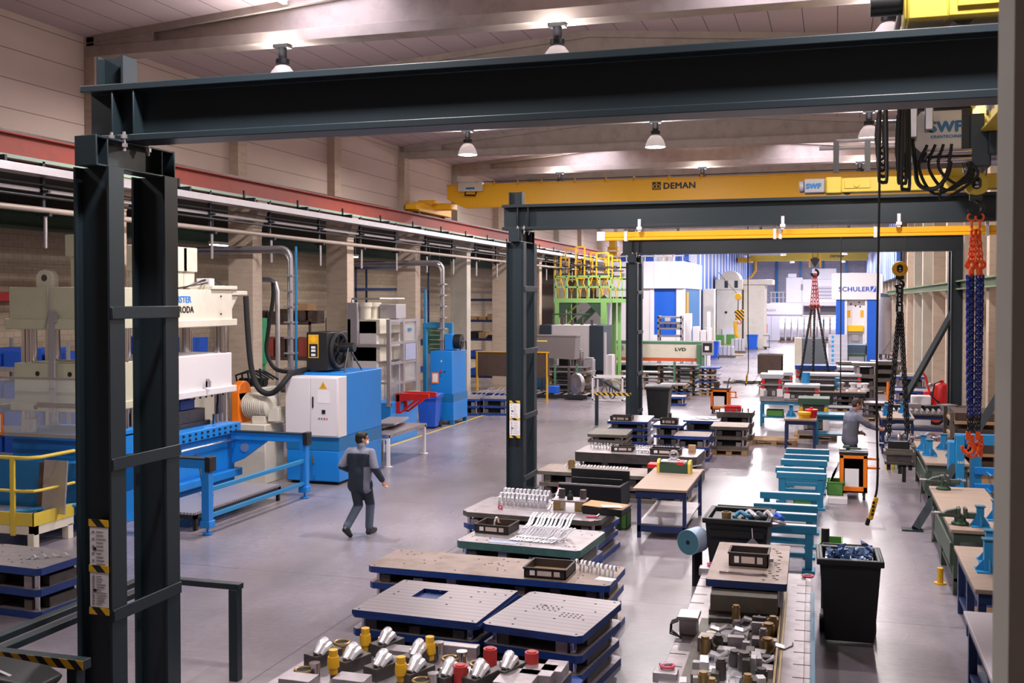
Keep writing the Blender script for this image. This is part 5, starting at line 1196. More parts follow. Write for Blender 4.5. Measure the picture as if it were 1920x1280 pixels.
# cage and rolled ring
t = T('wire_cage', 'white framed wire mesh cage with cables inside', 'cage', (-8.85,39.7,0))
f = M()
for x in (0,1.15):
    for y in (0,.9): f.box(x,x+.06,y,y+.06,0,.95)
for z in (.06,.92):
    f.box(0,1.2,0,.06,z-.03,z+.03).box(0,1.2,.9,.96,z-.03,z+.03).box(0,.06,0,.96,z-.03,z+.03).box(1.15,1.21,0,.96,z-.03,z+.03)
f.build('frame', K['white'], t)
w = M()
for k in range(1,20): w.box(.06*k,.06*k+.006,.02,.026,.08,.9)
for k in range(1,14): w.box(.05,1.15,.02,.026,.06*k+.06,.06*k+.066)
w.build('wire_mesh', K['galv'], t)
for k in range(3): M().torus((.55+.1*k,.45,.3+.1*k),.28,.03,'y' if k != 1 else 'x',18,6).build('cable_coil', K[('rust','black','gold')[k]], t)
M().cyl((.05,.3,.95),(1.1,-.3,.45),.05,8).build('tube', K['darkin'], t)
t = T('floor_frame', 'low black slatted floor frame left of the wire cage', 'frame', (-12.5,39.9,0))
M().box(0,3.4,0,.08,.05,.2).box(0,3.4,1.0,1.08,.05,.2).build('side_beam', K['black'], t)
for k in range(9): M().cb((.25+.38*k,.54,.2),(.14,1.0,.03)).build('slat', K['galv'], t)
tag(M().box(-10.75,-10.3,40.1,40.5,.22,.5).build('crate', K['binblue'],None,.02), 'bright blue crate on the black slatted floor frame', 'crate')
t = T('steel_ring', 'bright rolled steel ring standing beside the wire cage', 'ring', (-9.55,40.2,.62)); t.rotation_euler=(0,0,.9)
M().lathe([(.36,-.08),(.4,-.08),(.41,0),(.4,.08),(.36,.08),(.36,-.08)], (0,0,0), 28, 0, 'x').build('ring', K['galv'], t)
tag(M().box(-9.85,-9.25,39.95,40.5,0,.2).build('ring_stand', K['black']), 'black block under the rolled steel ring', 'block')
tag(M().box(-9.95,-9.87,40.3,40.38,0,1.25).build('post', K['steeld']), 'thin dark post beside the rolled ring', 'post')
for k, (x, c, h) in enumerate(((-12.4,'sky',1.4),(-12.0,'grey',1.3),(-11.4,'black',1.75),(-10.8,'steel',1.65),(-10.3,'grey',1.3))):
    tag(M().box(x,x+.4,44.6,45.1,0,h).box(x+.03,x+.37,44.6,45.0,h,h+.08).build('cabinet', K[c], None, .02), ('bright blue','grey','black','bright steel','pale grey')[k]+' small cabinet among the machines under the mezzanine', 'cabinet')
# ------------------------------------------------------------------ white and blue press line
t = T('press', 'tall white and blue stamping press behind the shear', 'press', (-13.0,62,0))
M().box(0,4.65,0,8.5,4.5,6.08).build('crown_cladding', striped('cladding_white','#dedbe2','#b9b6c2',.95,.02,'X',.45), t, .02)
[M().box(*q).build('upright', K['white'], t, .02) for q in ((.0,2.6,.2,8,0,4.5),(2.6,2.85,.15,.6,0,4.5),(4.15,4.6,.15,.9,0,4.5))]
M().box(2.85,4.15,.3,.5,1.8,4.5).build('blue_shutter', K['pblue'], t, .01); M().box(2.85,4.15,.2,.6,0,1.8).build('lower_panel', K['white'], t); M().box(4.3,4.55,1.0,8,0,4.5).build('rear_upright', K['blued'], t); M().box(4.5,4.6,1.4,2.3,1.6,4.3).build('safety_strip', K['yeld'], t)
rl = M()
for k in range(9): rl.box(.1+.55*k,.15+.55*k,.1,.15,6.08,6.75)
for z in (6.4,6.73): rl.box(.1,4.6,.1,.15,z-.03,z+.03)
rl.build('railing', K['white'], t)
for k, x in enumerate((.6,1.8,2.9,3.9)): M().box(x,x+.8,1.5,2.6,6.1,6.6+.1*(k%2)).build('roof_drive', K['pblue' if k != 2 else 'white'], t, .03)
M().box(-.02,.6,.6,1.4,6.08,7.0).box(.1,.5,.5,.6,6.9,7.4).build('roof_motor', K['yeld'], t, .03)
rk_ = t = T('parts_rack', 'grey rack with blue boxes before the blue press shutter', 'rack', (-9.15,57.2,0))
for x in (0,1.22):
    for yy in (0,.7): M().box(x,x+.08,yy,yy+.08,0,3.0).build('upright', K['grey'], t)
for z in (1.6,1.95,2.35,2.65,2.95): M().box(0,1.3,0,.78,z-.1,z).build('shelf', K['grey'], t)
for k in range(4): tag(M().box(-9.02+.3*k,-8.78+.3*k,57.25,57.8,2.36,2.55).build('storage_box', K['binblue' if k < 3 else 'white']), 'box on the third shelf of the grey rack before the press', 'box', 'boxes on the grey press rack')
M().box(.4,.7,-.01,0,2.7,2.9).build('label_card', K['whitep'], rk_)
for k, (x, w, h) in enumerate(((-7.75,.3,3.1),(-7.35,.35,2.4),(-6.95,.3,2.2),(-6.6,.14,3.2))):
    tag(M().box(x,x+w,58,58.5,0,h).build('white_post', K['white'], None, .02), ('tall white cabinet right of the grey parts rack','second white cabinet right of the parts rack','short white cabinet right of the parts rack','slim white post right of the white cabinets')[k], 'cabinet')
# cream press further away
t = T('press', 'cream stamping press with domed top further down the aisle', 'press', (-8.85,84,0))
M().box(0,1.9,0,3,0,5.1).box(-.1,2.0,-.1,3,4.6,5.4).box(2.0,3.6,1,4,0,5.0).box(2.0,4.2,.8,4,5.0,5.4).build('body', K['cream'], t, .03)
M().cyl((1.0,.2,5.3),(1.0,2.5,5.3),.8,20).build('dome', K['cream'], t)
for x in (.75,1.5): M().cyl((x,-.05,2.85),(x,.0,2.85),.1,10).box(x-.1,x+.15,-.15,-.1,4.75,5.3).build('port', K['darkin'], t)
M().box(.5,1.4,-.2,0,0,1.6).build('lower_door', K['white'], t)
tag(M().tube([at(1333,540,Y=83),at(1336,600,Y=83),at(1340,620,Y=83)], .1, 6).build('hanging_hose', K['black']), 'black hose left of the domed cream press', 'hose')
tag(M().tube([at(1412,535,Y=95),at(1420,565,Y=95),at(1436,603,Y=95)], .06, 6).build('hanging_cable', K['black']), 'black cable slanting down to the white control pillar', 'cable')
for k, (x, y, w, h, c, lb) in enumerate(((-8.95,76,.8,4.6,'cream','cream cabinet between the white press and the domed press'),(-8.7,74.2,.5,1.9,'cream','small cream tank at the foot of the domed press'))):
    tag(M().box(x,x+w,y,y+1,0,h).build('cabinet', K[c], None, .03), lb, 'cabinet')
t = T('machine', 'pale grey machine with screen right of the domed press', 'machine', (-7.6,102,0))
M().box(0,4.6,0,3,0,2.9).box(-.1,4.7,-.1,3,2.4,3.45).build('housing', mat('pale_grey','#cfcbd6',.45,0,.03), t, .04)
text('ARADA', .3, K['grey'], 'lettering', t, (1.3,-.12,2.75), (PI/2,0,0), .004, .005); M().box(.5,.95,-.05,0,.9,1.4).build('screen', K['white'], t); M().box(.6,.85,-.06,-.05,1.0,1.2).build('screen_glass', K['black'], t); M().box(1.9,1.94,-.02,0,.2,2.3).box(3.6,3.64,-.02,0,.2,2.3).build('door_gap', K['grey'], t)
t = T('control_pillar', 'white control pillar with red sides in the far aisle', 'control pillar', (-6.4,96,0))
M().box(0,.6,0,.5,.4,1.9).build('pillar', K['white'], t, .03); M().box(-.1,0,.1,.5,.9,1.7).box(.6,.7,.1,.5,.9,1.7).build('red_side', K['red'], t); M().box(.1,.5,.1,.5,0,.4).build('foot', K['darkin'], t); M().box(.15,.4,-.01,0,1.5,1.7).build('screen', K['black'], t)
t = T('plant_platform', 'white machine on a high white platform before the end wall', 'machine', (-6.5,114,0))
M().box(0,9,0,4,3.2,3.5).build('deck', K['white'], t)
for x in (.3,1.4,8.6): M().box(x,x+.25,0,.25,0,3.2).build('post', K['white'], t)
r = M()
for k in range(4): r.box(.1+.4*k,.16+.4*k,0,.06,3.5,4.6)
r.box(0,1.5,0,.06,4.0,4.06).box(0,1.5,0,.06,4.55,4.62).build('railing', K['white'], t)
M().box(1.6,3.2,.2,2.5,3.5,6.1).box(1.8,2.6,.2,1.5,6.1,6.5).box(3.2,8.6,.3,3,3.5,5.9).box(4.2,6.6,.5,2.5,5.9,7.0).build('machine_housing', mat('bright_white','#eceaf2',.4,0,.02), t, .05)
M().box(4.6,6.2,.25,.3,3.9,5.2).build('louvre', striped('louvres','#d5d2dc','#a5a2b0',.35,.35,'Z'), t); M().box(3.1,3.3,.1,.2,4.8,5.4).build('vent', K['grey'], t)
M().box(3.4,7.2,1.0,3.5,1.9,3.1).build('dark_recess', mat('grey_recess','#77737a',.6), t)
# yellow fenced cell and coil stacks
t = T('machine_cell', 'white and yellow machine cell behind the shiny coils', 'machine', (-4.6,106,0))
M().box(0,5.2,.2,2,1.9,2.3).box(1.2,2.2,.0,1,.4,2.0).box(2.7,3.2,.3,1,1.2,3.1).build('housing', K['white'], t, .03)
for x in (-.2,1.0,2.4,3.9,5.0,6.2): M().box(x,x+.2,0,.2,.2,2.2).build('yellow_post', K['yeld'], t)
M().box(2.3,4.1,.3,1.5,.3,1.2).build('core', K['rusty'], t)
for k in range(9):
    tag(M().lathe([(.35,-.2),(1.05,-.2),(1.05,.2),(.35,.2),(.35,-.2)], (-4.55+.55*k,99.5+.1*(k%2),1.2), 24, 0, 'x').build('steel_coil', K['alu']), 'shiny upright steel coil in the far row', 'coil', 'shiny coils in the far row')
make_pallet('long pine pallet under the row of shiny coils', None, 5.2, 1.4, (-2.3,99.6,0))
for k in range(4): tag(M().lathe([(.3,-.15),(.9,-.15),(.9,.15),(.3,.15),(.3,-.15)], (-5.1+.35*k,108,.9), 20, 0, 'x').build('steel_coil', K['galv']), 'grey upright coil left of the shiny coil row', 'coil', 'grey coils in the distance')
# strapped sheet bundles, crates and bins in the aisle
for k, (x, y, w, h, lb) in enumerate(((-8.0,75,.8,1.0,'strapped bright sheet bundle left in the aisle'),(-6.9,72.2,.95,.75,'strapped bright sheet bundle on dark pallet in the aisle'),(-6.7,78.5,.9,1.0,'strapped bright sheet bundle behind the others'),(-8.2,70.8,.7,.5,'low strapped sheet bundle near the blue bin'))):
    t = T('sheet_bundle', lb, 'bundle', (x,y,0)); M().box(-w/2,w/2,-.4,.4,.15,h).build('sheets', K['alu'], t, .01); M().box(-w/2-.1,w/2+.1,-.45,.45,0,.14).build('pallet_base', K['diegrey'], t)
    for q in (-.25,.05,.3): M().box(q*w,q*w+.03,-.41,.41,.14,h+.01).build('strap', K['darkin'], t)
for k, (x, y) in enumerate(((-8.45,79.5),(-7.75,80.5))): tag(M().box(x,x+.62,y,y+.6,.5,1.25).build('crate', K['crate'],None,.02), ('left','right')[k]+' green crate in front of the domed press', 'crate')
tag(M().box(-8.6,-7.0,79.4,81.2,0,.5).build('stand', K['pine']), 'low stand under the green crates', 'stand')
wheelie('wheelie_bin', 'blue bin at the right end of the shear', (-7.55,69.8,0), .75, .8, 1.15, K['binblue'])
wheelie('wheelie_bin', 'dark blue bin beside the far strapped bundles', (-6.05,83.5,0), .8, .8, 1.15, K['pblue'])
wheelie('wheelie_bin', 'blue bin farthest down the aisle beside the control pillar', (-6.0,108.6,0), 1.0, .9, 1.2, K['binblue'])
t = T('hand_cart', 'green hand cart beside the dark blue far bin', 'cart', (-5.3,84,0)); M().box(0,.5,0,.6,.15,.22).box(.45,.5,0,.05,.1,1.1).box(0,.5,0,.05,1.05,1.1).build('frame', K['dgreen'], t); M().cyl((.2,-.05,.1),(.2,.05,.1),.1,12).build('wheel', K['rubber'], t)
tag(M().box(-6.9,-6.0,74.2,75.2,0,.08).build('board', K['card']), 'flat board on the floor beside the strapped bundles', 'board')

# ------------------------------------------------------------------ blue press with lettering on the right, far
t = T('press', 'white and blue stamping press with blue lettering on its crown', 'press', (1.1,62.8,0))
M().box(-1.3,1.32,0,3.5,3.85,5.35).build('crown_cladding', K['white'], t, .02)
text('SCHULER', .36, mat('logo_blue','#1c3f9c',.4), 'lettering', t, (-.92,-.005,4.32), (PI/2,0,0), .004, .012, 1.05)
lg = M().prism([(.78,4.28),(1.08,4.28),(1.08,4.6),(.78,4.6)], 'y', -.008, -.003).build('emblem', K['pblue'], t); M().prism([(.8,4.3),(.9,4.3),(1.06,4.58),(.96,4.58),(.93,4.46)], 'y', -.012, -.008).build('emblem_slash', K['white'], lg)
for x0, x1 in ((-1.05,-.6),(.62,1.15)): M().box(x0,x1,.1,3.2,.0,3.85).build('blue_upright', K['pblue'], t, .02)
M().box(-.6,.62,.5,3.2,1.9,3.85).box(-.6,-.45,.15,.5,.9,3.85).box(.5,.62,.15,.5,.9,3.85).build('centre_panel', K['white'], t, .02)
for x in (-.36,.35): M().box(x-.09,x+.09,.48,.5,2.85,3.25).build('window', K['yeld'], t)
for x, z in ((-.25,3.6),(.2,3.7),(.0,3.5),(.25,3.45)): M().cyl((x,.49,z),(x,.5,z),.05,10).build('port', K['darkin'], t)
M().box(-.42,.42,.3,1.0,2.05,2.4).build('yellow_light_block', K['yel'], t, .02); M().box(-.4,.4,.6,1.2,1.3,2.0).box(-.2,.2,.5,.9,1.5,1.9).build('die', K['galv'], t, .02); M().box(-.6,.62,.3,3.0,0,1.2).build('bolster', K['grey'], t)  # yellow paint here stands in for the light inside the press
t = T('chute', 'blue grey conveyor chute in front of the lettered press', 'chute', (1.12,61.6,0))
M().cb((0,0,1.15),(.95,.9,.05),0,(-.6,0,0)).build('belt', mat('belt_blue','#7fa0b8',.5), t); M().cb((-.52,0,1.12),(.08,1.0,.14),0,(-.6,0,0)).cb((.52,0,1.12),(.08,1.0,.14),0,(-.6,0,0)).box(-.5,.5,-.5,-.4,.75,.9).build('frame', K['dgreen'], t)
for x in (-.45,.4): M().box(x,x+.06,-.45,-.38,0,.8).build('leg', K['dgreen'], t)
t = T('staircase', 'grey stair with blue markings left of the lettered press', 'stairs', (.15,59.2,0))
m = M()
for k in range(8): m.box(-.5,.5,.25*k,.25*k+.3,.24*k,.24*k+.26)
m.build('steps', mat('stair_grey','#a5a3ad',.5), t); m = M()
for k in range(8): m.box(-.32,-.2,.25*k-.004,.25*k,.24*k+.05,.24*k+.2)
m.build('blue_mark', K['sky'], t)
for k, (x, y, r, h) in enumerate(((2.75,70,.55,4.0),(3.2,74,.5,3.8))):
    t = T('silo', ('left','right')[k]+' grey upright tank right of the lettered press', 'tank', (x,y,0)); M().cyl((0,0,.5),(0,0,h),r,20).build('tank', K['galv'], t); M().lathe([(r,h),(r*.6,h+.2),(.001,h+.25)], (0,0,0), 20).build('lid', K['slate'], t)
    for a in range(4): M().cyl((r*.8*math.cos(a*1.57),r*.8*math.sin(a*1.57),0),(r*.8*math.cos(a*1.57),r*.8*math.sin(a*1.57),.6),.05,6).build('leg', K['steeld'], t)
tag(M().box(1.7,3.15,78,80,2.2,5.6).box(1.8,3.05,78.1,79.9,0,2.2).build('cabinet', K['white'], None, .03), 'white cabinet block behind the grey tanks', 'cabinet')
t = T('stair', 'dark stair with railing climbing to the grey tanks by the wall', 'stairs', (2.6,64.5,0)); m = M()
for k in range(7): m.box(.12*k,.12*k+.3,-.4,.4,.22*k,.22*k+.05)
m.build('tread', K['steeld'], t); M().cyl((0,-.4,.8),(.9,-.4,2.4),.03,6).build('handrail', K['galv'], t)
make_pallet('dark pallets stacked by the wall right of the lettered press', None, .9, .8, (3.1,58.5,.0))
# ------------------------------------------------------------------ die tables in the middle distance, right
def table(label, x, y, w, d, h, mt, top, shelf=None, name='table', rz=0, th=.05, leg=.07):
    t = T(name, label, 'table', (x,y,0), rz)
    M().box(-w/2,w/2,-d/2,d/2,h-th,h).build('tabletop', top, t, .006); M().box(-w/2+.03,w/2-.03,-d/2+.03,d/2-.03,h-th-.1,h-th).build('apron', mt, t)
    for sx in (-1,1):
        for sy in (-1,1): M().box(sx*(w/2-.02-leg/2)-leg/2,sx*(w/2-.02-leg/2)+leg/2,sy*(d/2-.02-leg/2)-leg/2,sy*(d/2-.02-leg/2)+leg/2,0,h-th-.1).build('leg', mt, t)
    if shelf: M().box(-w/2+.03,w/2-.03,-d/2+.03,d/2-.03,shelf-.04,shelf).build('lower_shelf', mt, t)
    return t
def bright_die(label, loc, w, d, h, rz=0, accent='red', edge='white', body='steeld'):
    """open die: base, feet blocks, pillars with coloured caps, top plate"""
    t = T('die_set', label, 'die set', loc, rz)
    M().box(-w/2,w/2,-d/2,d/2,0,h*.12).build('base_plate', K['steel'], t, .006); M().box(-w/2,w/2,-d/2,d/2,h*.82,h).build('top_plate', K['alu' if edge == 'white' else edge], t, .008)
    M().box(-w/2+.02,w/2-.02,-d/2,d/2,h*.55,h*.62).build('middle_plate', K['steel'], t)
    for sx in (-1,1):
        for sy in (-1,1):
            x, y = sx*(w/2-.09), sy*(d/2-.08)
            M().cyl((x,y,h*.12),(x,y,h*.82),.05,12).build('guide_pillar', K['chrome'], t)
            if sy < 0: M().box(x-.09,x+.09,y-.06,y+.06,h*.12,h*.42).build('foot_block', K['white'], t, .01); M().cyl((x,y,h*.64),(x,y,h*.76),.065,12).cyl((x,y,h*.44),(x,y,h*.54),.065,12).build('stop_cap', K[accent], t)
    M().box(-w/2+.15,w/2-.15,-d/2+.1,d/2-.1,h*.15,h*.8).build('die_core', K[body], t)
    for q in (-.25,.1): M().cb((q*w,-d/2-.005,h*.25),(.1,.03,h*.2)).build('clamp', K['galv'], t, .005)
    return t
table('teal steel table carrying two bright dies, green crate on its shelf', -1.35, 33.9, 1.7, 1.0, .82, K['teal'], K['steel'], .3)
bright_die('tall bright die with red stops on the left of the teal table', (-1.85,33.8,.82), .68, .7, .78); bright_die('low bright die with red stops on the right of the teal table', (-.95,33.75,.82), 1.05, .75, .48)
tray('green crate on the lower shelf of the teal table', (-1.75,33.8,.3), .5, .5, .18, 0, 'crate', False); tray('white crate beside the green one on the teal table shelf', (-1.2,33.8,.3), .4, .5, .14, 0, 'white', False)
tag(M().cyl((-.85,34.2,1.30),(-.85,34.2,1.62),.12,16).build('blue_canister', K['sky']), 'bright blue canister standing on the low bright die', 'canister')
table('dark table with wood top and grey castings near the man', .15, 37.2, 1.7, 1.0, .85, K['darkin'], K['wood'], .3)
for k in range(3): tag(M().lathe([(.001,0),(.15,0),(.15,.08),(.08,.1),(.08,.2),(.13,.22),(.13,.27),(.001,.27)], (.2+.38*k,37.0,.85), 14).build('casting', K['white' if k else 'galv'], None), ('grey','first white','second white')[k]+' casting on the dark wood topped table', 'casting')
tag(M().box(-.5,.0,36.8,37.4,.85,1.02).build('black_tool', K['black'], None, .03), 'flat black tool on the dark wood topped table', 'tool'); tag(M().cyl((.1,37.4,.85),(.1,37.4,1.25),.1,14).build('canister', K['teal']), 'dark blue canister on the wood topped table', 'canister')
table('teal bench with two rails behind the man', .05, 29.9, 1.1, .7, .82, K['teal'], K['teal'], .3)
E2 = bright_die('die with yellow feet on a pine pallet behind the blue pot table', (-.55,31.0,.145), .85, .85, 1.0, 0, 'yeld', 'dgreen', 'diegrey'); make_pallet('pine pallet under the die with yellow feet', None, 1.15, .9, (-.5,31.0,0))
table('blue table with yellow and red pots', -.85, 29.0, .82, .85, .78, K['navy'], K['wood'])
t = T('pot', 'yellow round pot on the blue table', 'pot', (-.75,28.8,.78)); M().lathe([(.001,0),(.14,0),(.15,.1),(.17,.11),(.17,.17),(.001,.18)], (0,0,0), 20).build('body', K['yel'], t)
t = T('pot', 'red round pot behind the yellow one', 'pot', (-.58,29.05,.78)); M().lathe([(.001,0),(.13,0),(.15,.18),(.17,.18),(.17,.22),(.05,.23),(.04,.27),(.001,.27)], (0,0,0), 20).build('body', K['red'], t)
def jack(label, loc, h=.3, s=1.0, rz=0):
    t = T('support_stand', label, 'stand', loc, rz); b = .13*s
    M().box(-b,b,-b,b,0,.015).build('foot_plate', K['sky'], t)
    m = M().box(-.05*s,.05*s,-.05*s,.05*s,.015,h)
    for a in range(4):
        c, d = ((1,0),(0,1),(-1,0),(0,-1))[a]
        if c: m.prism([(c*.05*s,.015),(c*b,.015),(c*b,.03),(c*.05*s,.14)], 'y', -.008, .008)
        else: m.prism([(d*.05*s,.015),(d*b,.015),(d*b,.03),(d*.05*s,.14)], 'x', -.008, .008)
    m.build('column', K['sky'], t); M().box(-.07*s,.07*s,-.07*s,.07*s,h,h+.015).build('head_plate', K['teal'], t)
    return t
jack('bright blue stand on the blue pot table', (-1.1,29.15,.78), .3)
bright_die('dark top die with blue edge under the three-leg sling', (-.75,45.0,.32), 1.6, 1.1, .9, .05, 'red', 'dieblue', 'grey')
table('low steel trestle table under the slung die', -.75, 45.0, 2.0, 1.3, .32, K['steeld'], K['steel'])
bright_die('bright die left of the slung die', (-2.0,42.4,.35), .95, .9, .75, .05); tag(M().box(-2.6,-1.4,41.9,42.9,0,.35).build('plinth', K['diegrey']), 'dark plinth under the bright die left of the slung one', 'plinth')
bright_die('long low white die in front of the slung die', (-.1,41.3,.6), 2.1, .9, .55, .0); tag(M().box(-1.1,.9,40.9,41.7,0,.6).build('plinth', K['black']), 'black plinth under the long low white die', 'plinth')
tag(M().cyl((-1.0,40.6,0),(-1.0,40.6,1.0),.13,14).build('blue_canister', K['blued']), 'blue upright canister in front of the long low white die', 'canister')
bright_die('wide die with dark openings right of the slung die', (.75,48.0,.15), 1.5, 1.1, .85, 0, 'steel', 'white', 'void'); tag(M().box(0,1.5,47.5,48.5,0,.15).build('plinth', K['steeld']), 'steel plinth under the wide die with dark openings', 'plinth')
sheet_stack('grey rail sections lying left of the bright dies', -3.1, 45.0, .8, 2.2, 3, .2, ['steel','alu'])
t = T('steel_bin', 'brown rusty steel bin in the aisle left of the dies', 'bin', (-3.2,57.4,0)); m = M().box(-.65,.6,-.5,.6,.0,.1); m.box(-.65,.6,-.5,-.46,.1,1.0).box(-.65,.6,.56,.6,.1,1.0).box(-.65,-.61,-.5,.6,.1,1.0).box(.56,.6,-.5,.6,.1,1.0); m.build('body', K['rust'], t); M().box(-.68,.63,-.53,-.45,.95,1.0).box(-.68,.63,.55,.63,.95,1.0).build('rim', K['diegrey'], t)
tag(M().box(-1.8,-.45,60.2,61.2,0,1.75).build('dark_bin', mat('dark_slate_bin','#4a5054',.6), None, .02), 'dark slate bin before the grey stair', 'bin')
tag(M().box(-2.0,-1.65,57.0,57.4,0,1.9).build('cream_post', K['cream'], None, .02), 'cream post left of the dark slate bin', 'post')
# oiled grey tall stacks right
for k, (x, y, w, h, n, lb) in enumerate(((1.05,41.5,.9,1.55,5,'tall grey die stack in front of the wall, left one'),(2.0,46.5,1.2,1.35,4,'tall grey die stack with shiny top before the wall'),(.6,54.5,1.1,.85,4,'grey die stack below the lettered press'),(2.2,52.5,1.0,.95,4,'distant grey die stack right of the lettered press'))):
    die(lb, (x,y,0), w, .9, h, 0, 4, edge='diegrey', top='steel', slab=.12+.04*(k%2), nh=2, pallet=True)
die('blue die set on the wall side with pale tray on top', (2.55,40.5,0), 1.05, .9, 1.15, 0, 4, nh=3, slab=.08); tray('pale tray on the blue die by the wall', (2.55,40.4,1.15), .6, .4, .1, 0, 'cream', False)
die('wide blue die set in front of the red extinguisher', (2.6,36.9,0), 1.5, 1.1, .95, 0, 4, nh=3, slab=.08)
tag(M().cyl((1.75,38.6,.0),(1.75,38.6,1.05),.05,10).build('marker_post', K['orange']), 'orange marker post beside the wide blue die', 'post')
for k, (x, y, w, lb) in enumerate(((1.3,36.0,.8,'small dark die on pine left of the wide blue die'),(.35,39.0,.8,'small die with yellow cap beside the tall grey stack'))):
    die(lb, (x,y,0), w, .8, .6, 0, 3, edge='steeld', slab=.08, nh=2, pallet=True)
tag(M().cyl((1.0,40.95,.6),(1.0,40.95,.78),.08,12).build('yellow_cap', K['yel']), 'yellow cap in front of the tall grey stack', 'cap') if False else None
# red wheeled extinguisher
t = T('wheeled_extinguisher', 'red wheeled fire extinguisher with orange wheel by the right wall', 'extinguisher', (3.05,35.2,0), -.1)
M().lathe([(.001,.3),(.2,.3),(.25,.38),(.25,1.15),(.2,1.27),(.07,1.33),(.07,1.4),(.001,1.4)], (.1,0,0), 20).build('cylinder', K['red'], t)
M().tube([(.0,-.05,.35),(-.22,0,.9),(-.36,0,1.5),(-.46,0,1.62)], .035, 8).build('handle', K['red'], t); M().box(-.42,-.22,-.15,.15,.3,1.05).build('powder_box', K['red'], t, .02)
for y in (-.26,.26): M().torus((-.05,y,.3),.22,.045,'y',22,8).build('tyre', K['rubber'], t); M().lathe([(.001,-.03),(.18,-.04),(.18,.04),(.001,.03)], (-.05,y,.3), 18, 0, 'y').build('wheel_disc', K['hookor'], t)
M().tube([(.1,-.1,1.38),(-.1,-.28,1.3),(-.16,-.28,.9),(.05,-.3,.7)], .025, 6).build('hose', K['black'], t); M().cyl((-.25,-.1,1.25),(-.18,-.2,1.25),.06,10).build('gauge', K['steel'], t)
tag(M().box(2.2,2.75,33.9,34.4,.0,1.0).build('white_block', K['white'], None, .02), 'white block left of the red extinguisher', 'block')
# long bench with comb shaped steel parts
table('long dark bench with blue rails by the right wall', 2.5, 31.0, 2.5, 1.2, .82, K['navy'], K['steeld'], .4)
for k in range(16): tag(M().prism([(0,0),(.12,0),(.12,.02),(.07,.09),(.03,.09)], 'y', 30.45, 31.1).build('comb_part', K['galv']), 'bright wedge in the row along the front of the long dark bench', 'part', 'wedges on the long bench'); bpy.context.scene.collection.objects[-1].location = (1.35+.145*k,0,.82)
for k in range(5): tag(M().cb((1.6+.45*k,31.35,.9+.04*(k%2)),(.4,.35,.14),0,(0,0,.2*k)).build('steel_part', K['steel' if k % 2 else 'black']), 'loose steel part at the back of the long dark bench', 'part', 'loose parts on the long bench')
# wood topped bench with stands, in front of the long bench
t = table('blue framed bench with wood top and four stands before the long bench', 1.52, 29.1, .8, 1.6, .92, K['navy'], K['wood'], .3, 'workbench')
for k, (x, y) in enumerate(((1.3,29.6),(1.7,29.6),(1.28,28.75),(1.75,28.7))): jack('bright blue stand on the blue framed bench, %s' % ('rear left','rear right','front left','front right')[k], (x,y,.92), .26, .8)
t = T('engine_part', 'pile of dark metal castings under the bench by the lifted tool', 'casting', (1.75,26.6,0)); M().box(-.35,.55,-.3,.3,0,.5).build('box', K['diegrey'], t, .03)
for k in range(6): M().torus((-.3+.17*k,-.1+.05*(k%2),.6+.04*(k%3)),.13,.035,('x','y','z')[k%3],14,6).build('bent_part', K['steel'], t)
for k, c in enumerate(('yeld','yelp','crate')): tag(M().lathe([(.001,0),(.04,0),(.04,.16),(.015,.2),(.015,.24),(.001,.24)], (1.18+.12*k,25.9,.0), 12).build('spray_can', K[c]), ('dark yellow','pale yellow','green')[k]+' can on the floor beside the lifted tool', 'can')
# lifted tool
t = T('hanging_die_tool', 'oily die tool hanging from the two-leg chain', 'die tool', (1.28,23.4,.35))
M().box(-.3,.3,-.22,.22,.34,.42).box(-.26,.26,-.2,.2,.42,.47).build('top_plate', K['diegrey'], t, .008); M().box(-.24,.24,-.18,.18,.2,.34).box(-.28,.28,-.2,.2,.14,.2).build('body', K['steeld'], t, .008)
M().box(-.22,.2,-.2,-.05,.47,.62).box(-.2,.18,.05,.2,.47,.58).build('block', K['black'], t, .01)
for x, z in ((-.2,.02),(.02,-.05),(.1,-.22),(.22,.03)): M().box(x-.035,x+.035,-.15,-.05,z,.16).build('foot', K['void'], t)
for x in (-.24,.2): M().torus((x,-.1,.7),.07,.022,'x',14,6).build('lifting_eye', K['galv'], t)
M().cyl((-.3,-.1,.56),(-.62,-.12,.58),.015,6).build('rod', K['galv'], t)
# green benches with vises, right
def bench(label, x0, x1, y0, y1, h, frame, top, green=True):
    t = T('workbench', label, 'workbench', (x0,y0,0)); w, d = x1-x0, y1-y0
    M().box(0,w,0,d,h-.05,h).build('worktop', top, t, .008); M().box(.04,w-.04,.04,d-.04,h-.17,h-.05).build('apron', frame, t)
    for x in (.04,w-.12):
        for y in (.05,d*.5,d-.13): M().box(x,x+.08,y,y+.08,0,h-.17).build('leg', frame, t)
    M().box(.05,w-.05,.05,d-.05,.18,.22).build('lower_shelf', frame, t)
    if green: M().box(.0,.05,.1,d*.7,h-.5,h-.2).build('drawer', frame, t, .006)
    return t
bench('green bench with worn wood top carrying four blue stands', 1.63, 2.4, 21.2, 24.4, .85, K['bgreen'], K['wood'])
for k, (x, y) in enumerate(((1.72,22.9),(2.12,23.2),(1.78,22.2),(2.2,22.15))): jack('blue stand on the worn green bench, %s' % ('rear left','rear right','front left','front right')[k], (x,y,.85), .3, 1.05)
bench('green bench with clean wood top and vise at its near corner', 1.47, 2.3, 15.0, 18.4, .88, K['bgreen'], K['wood'])
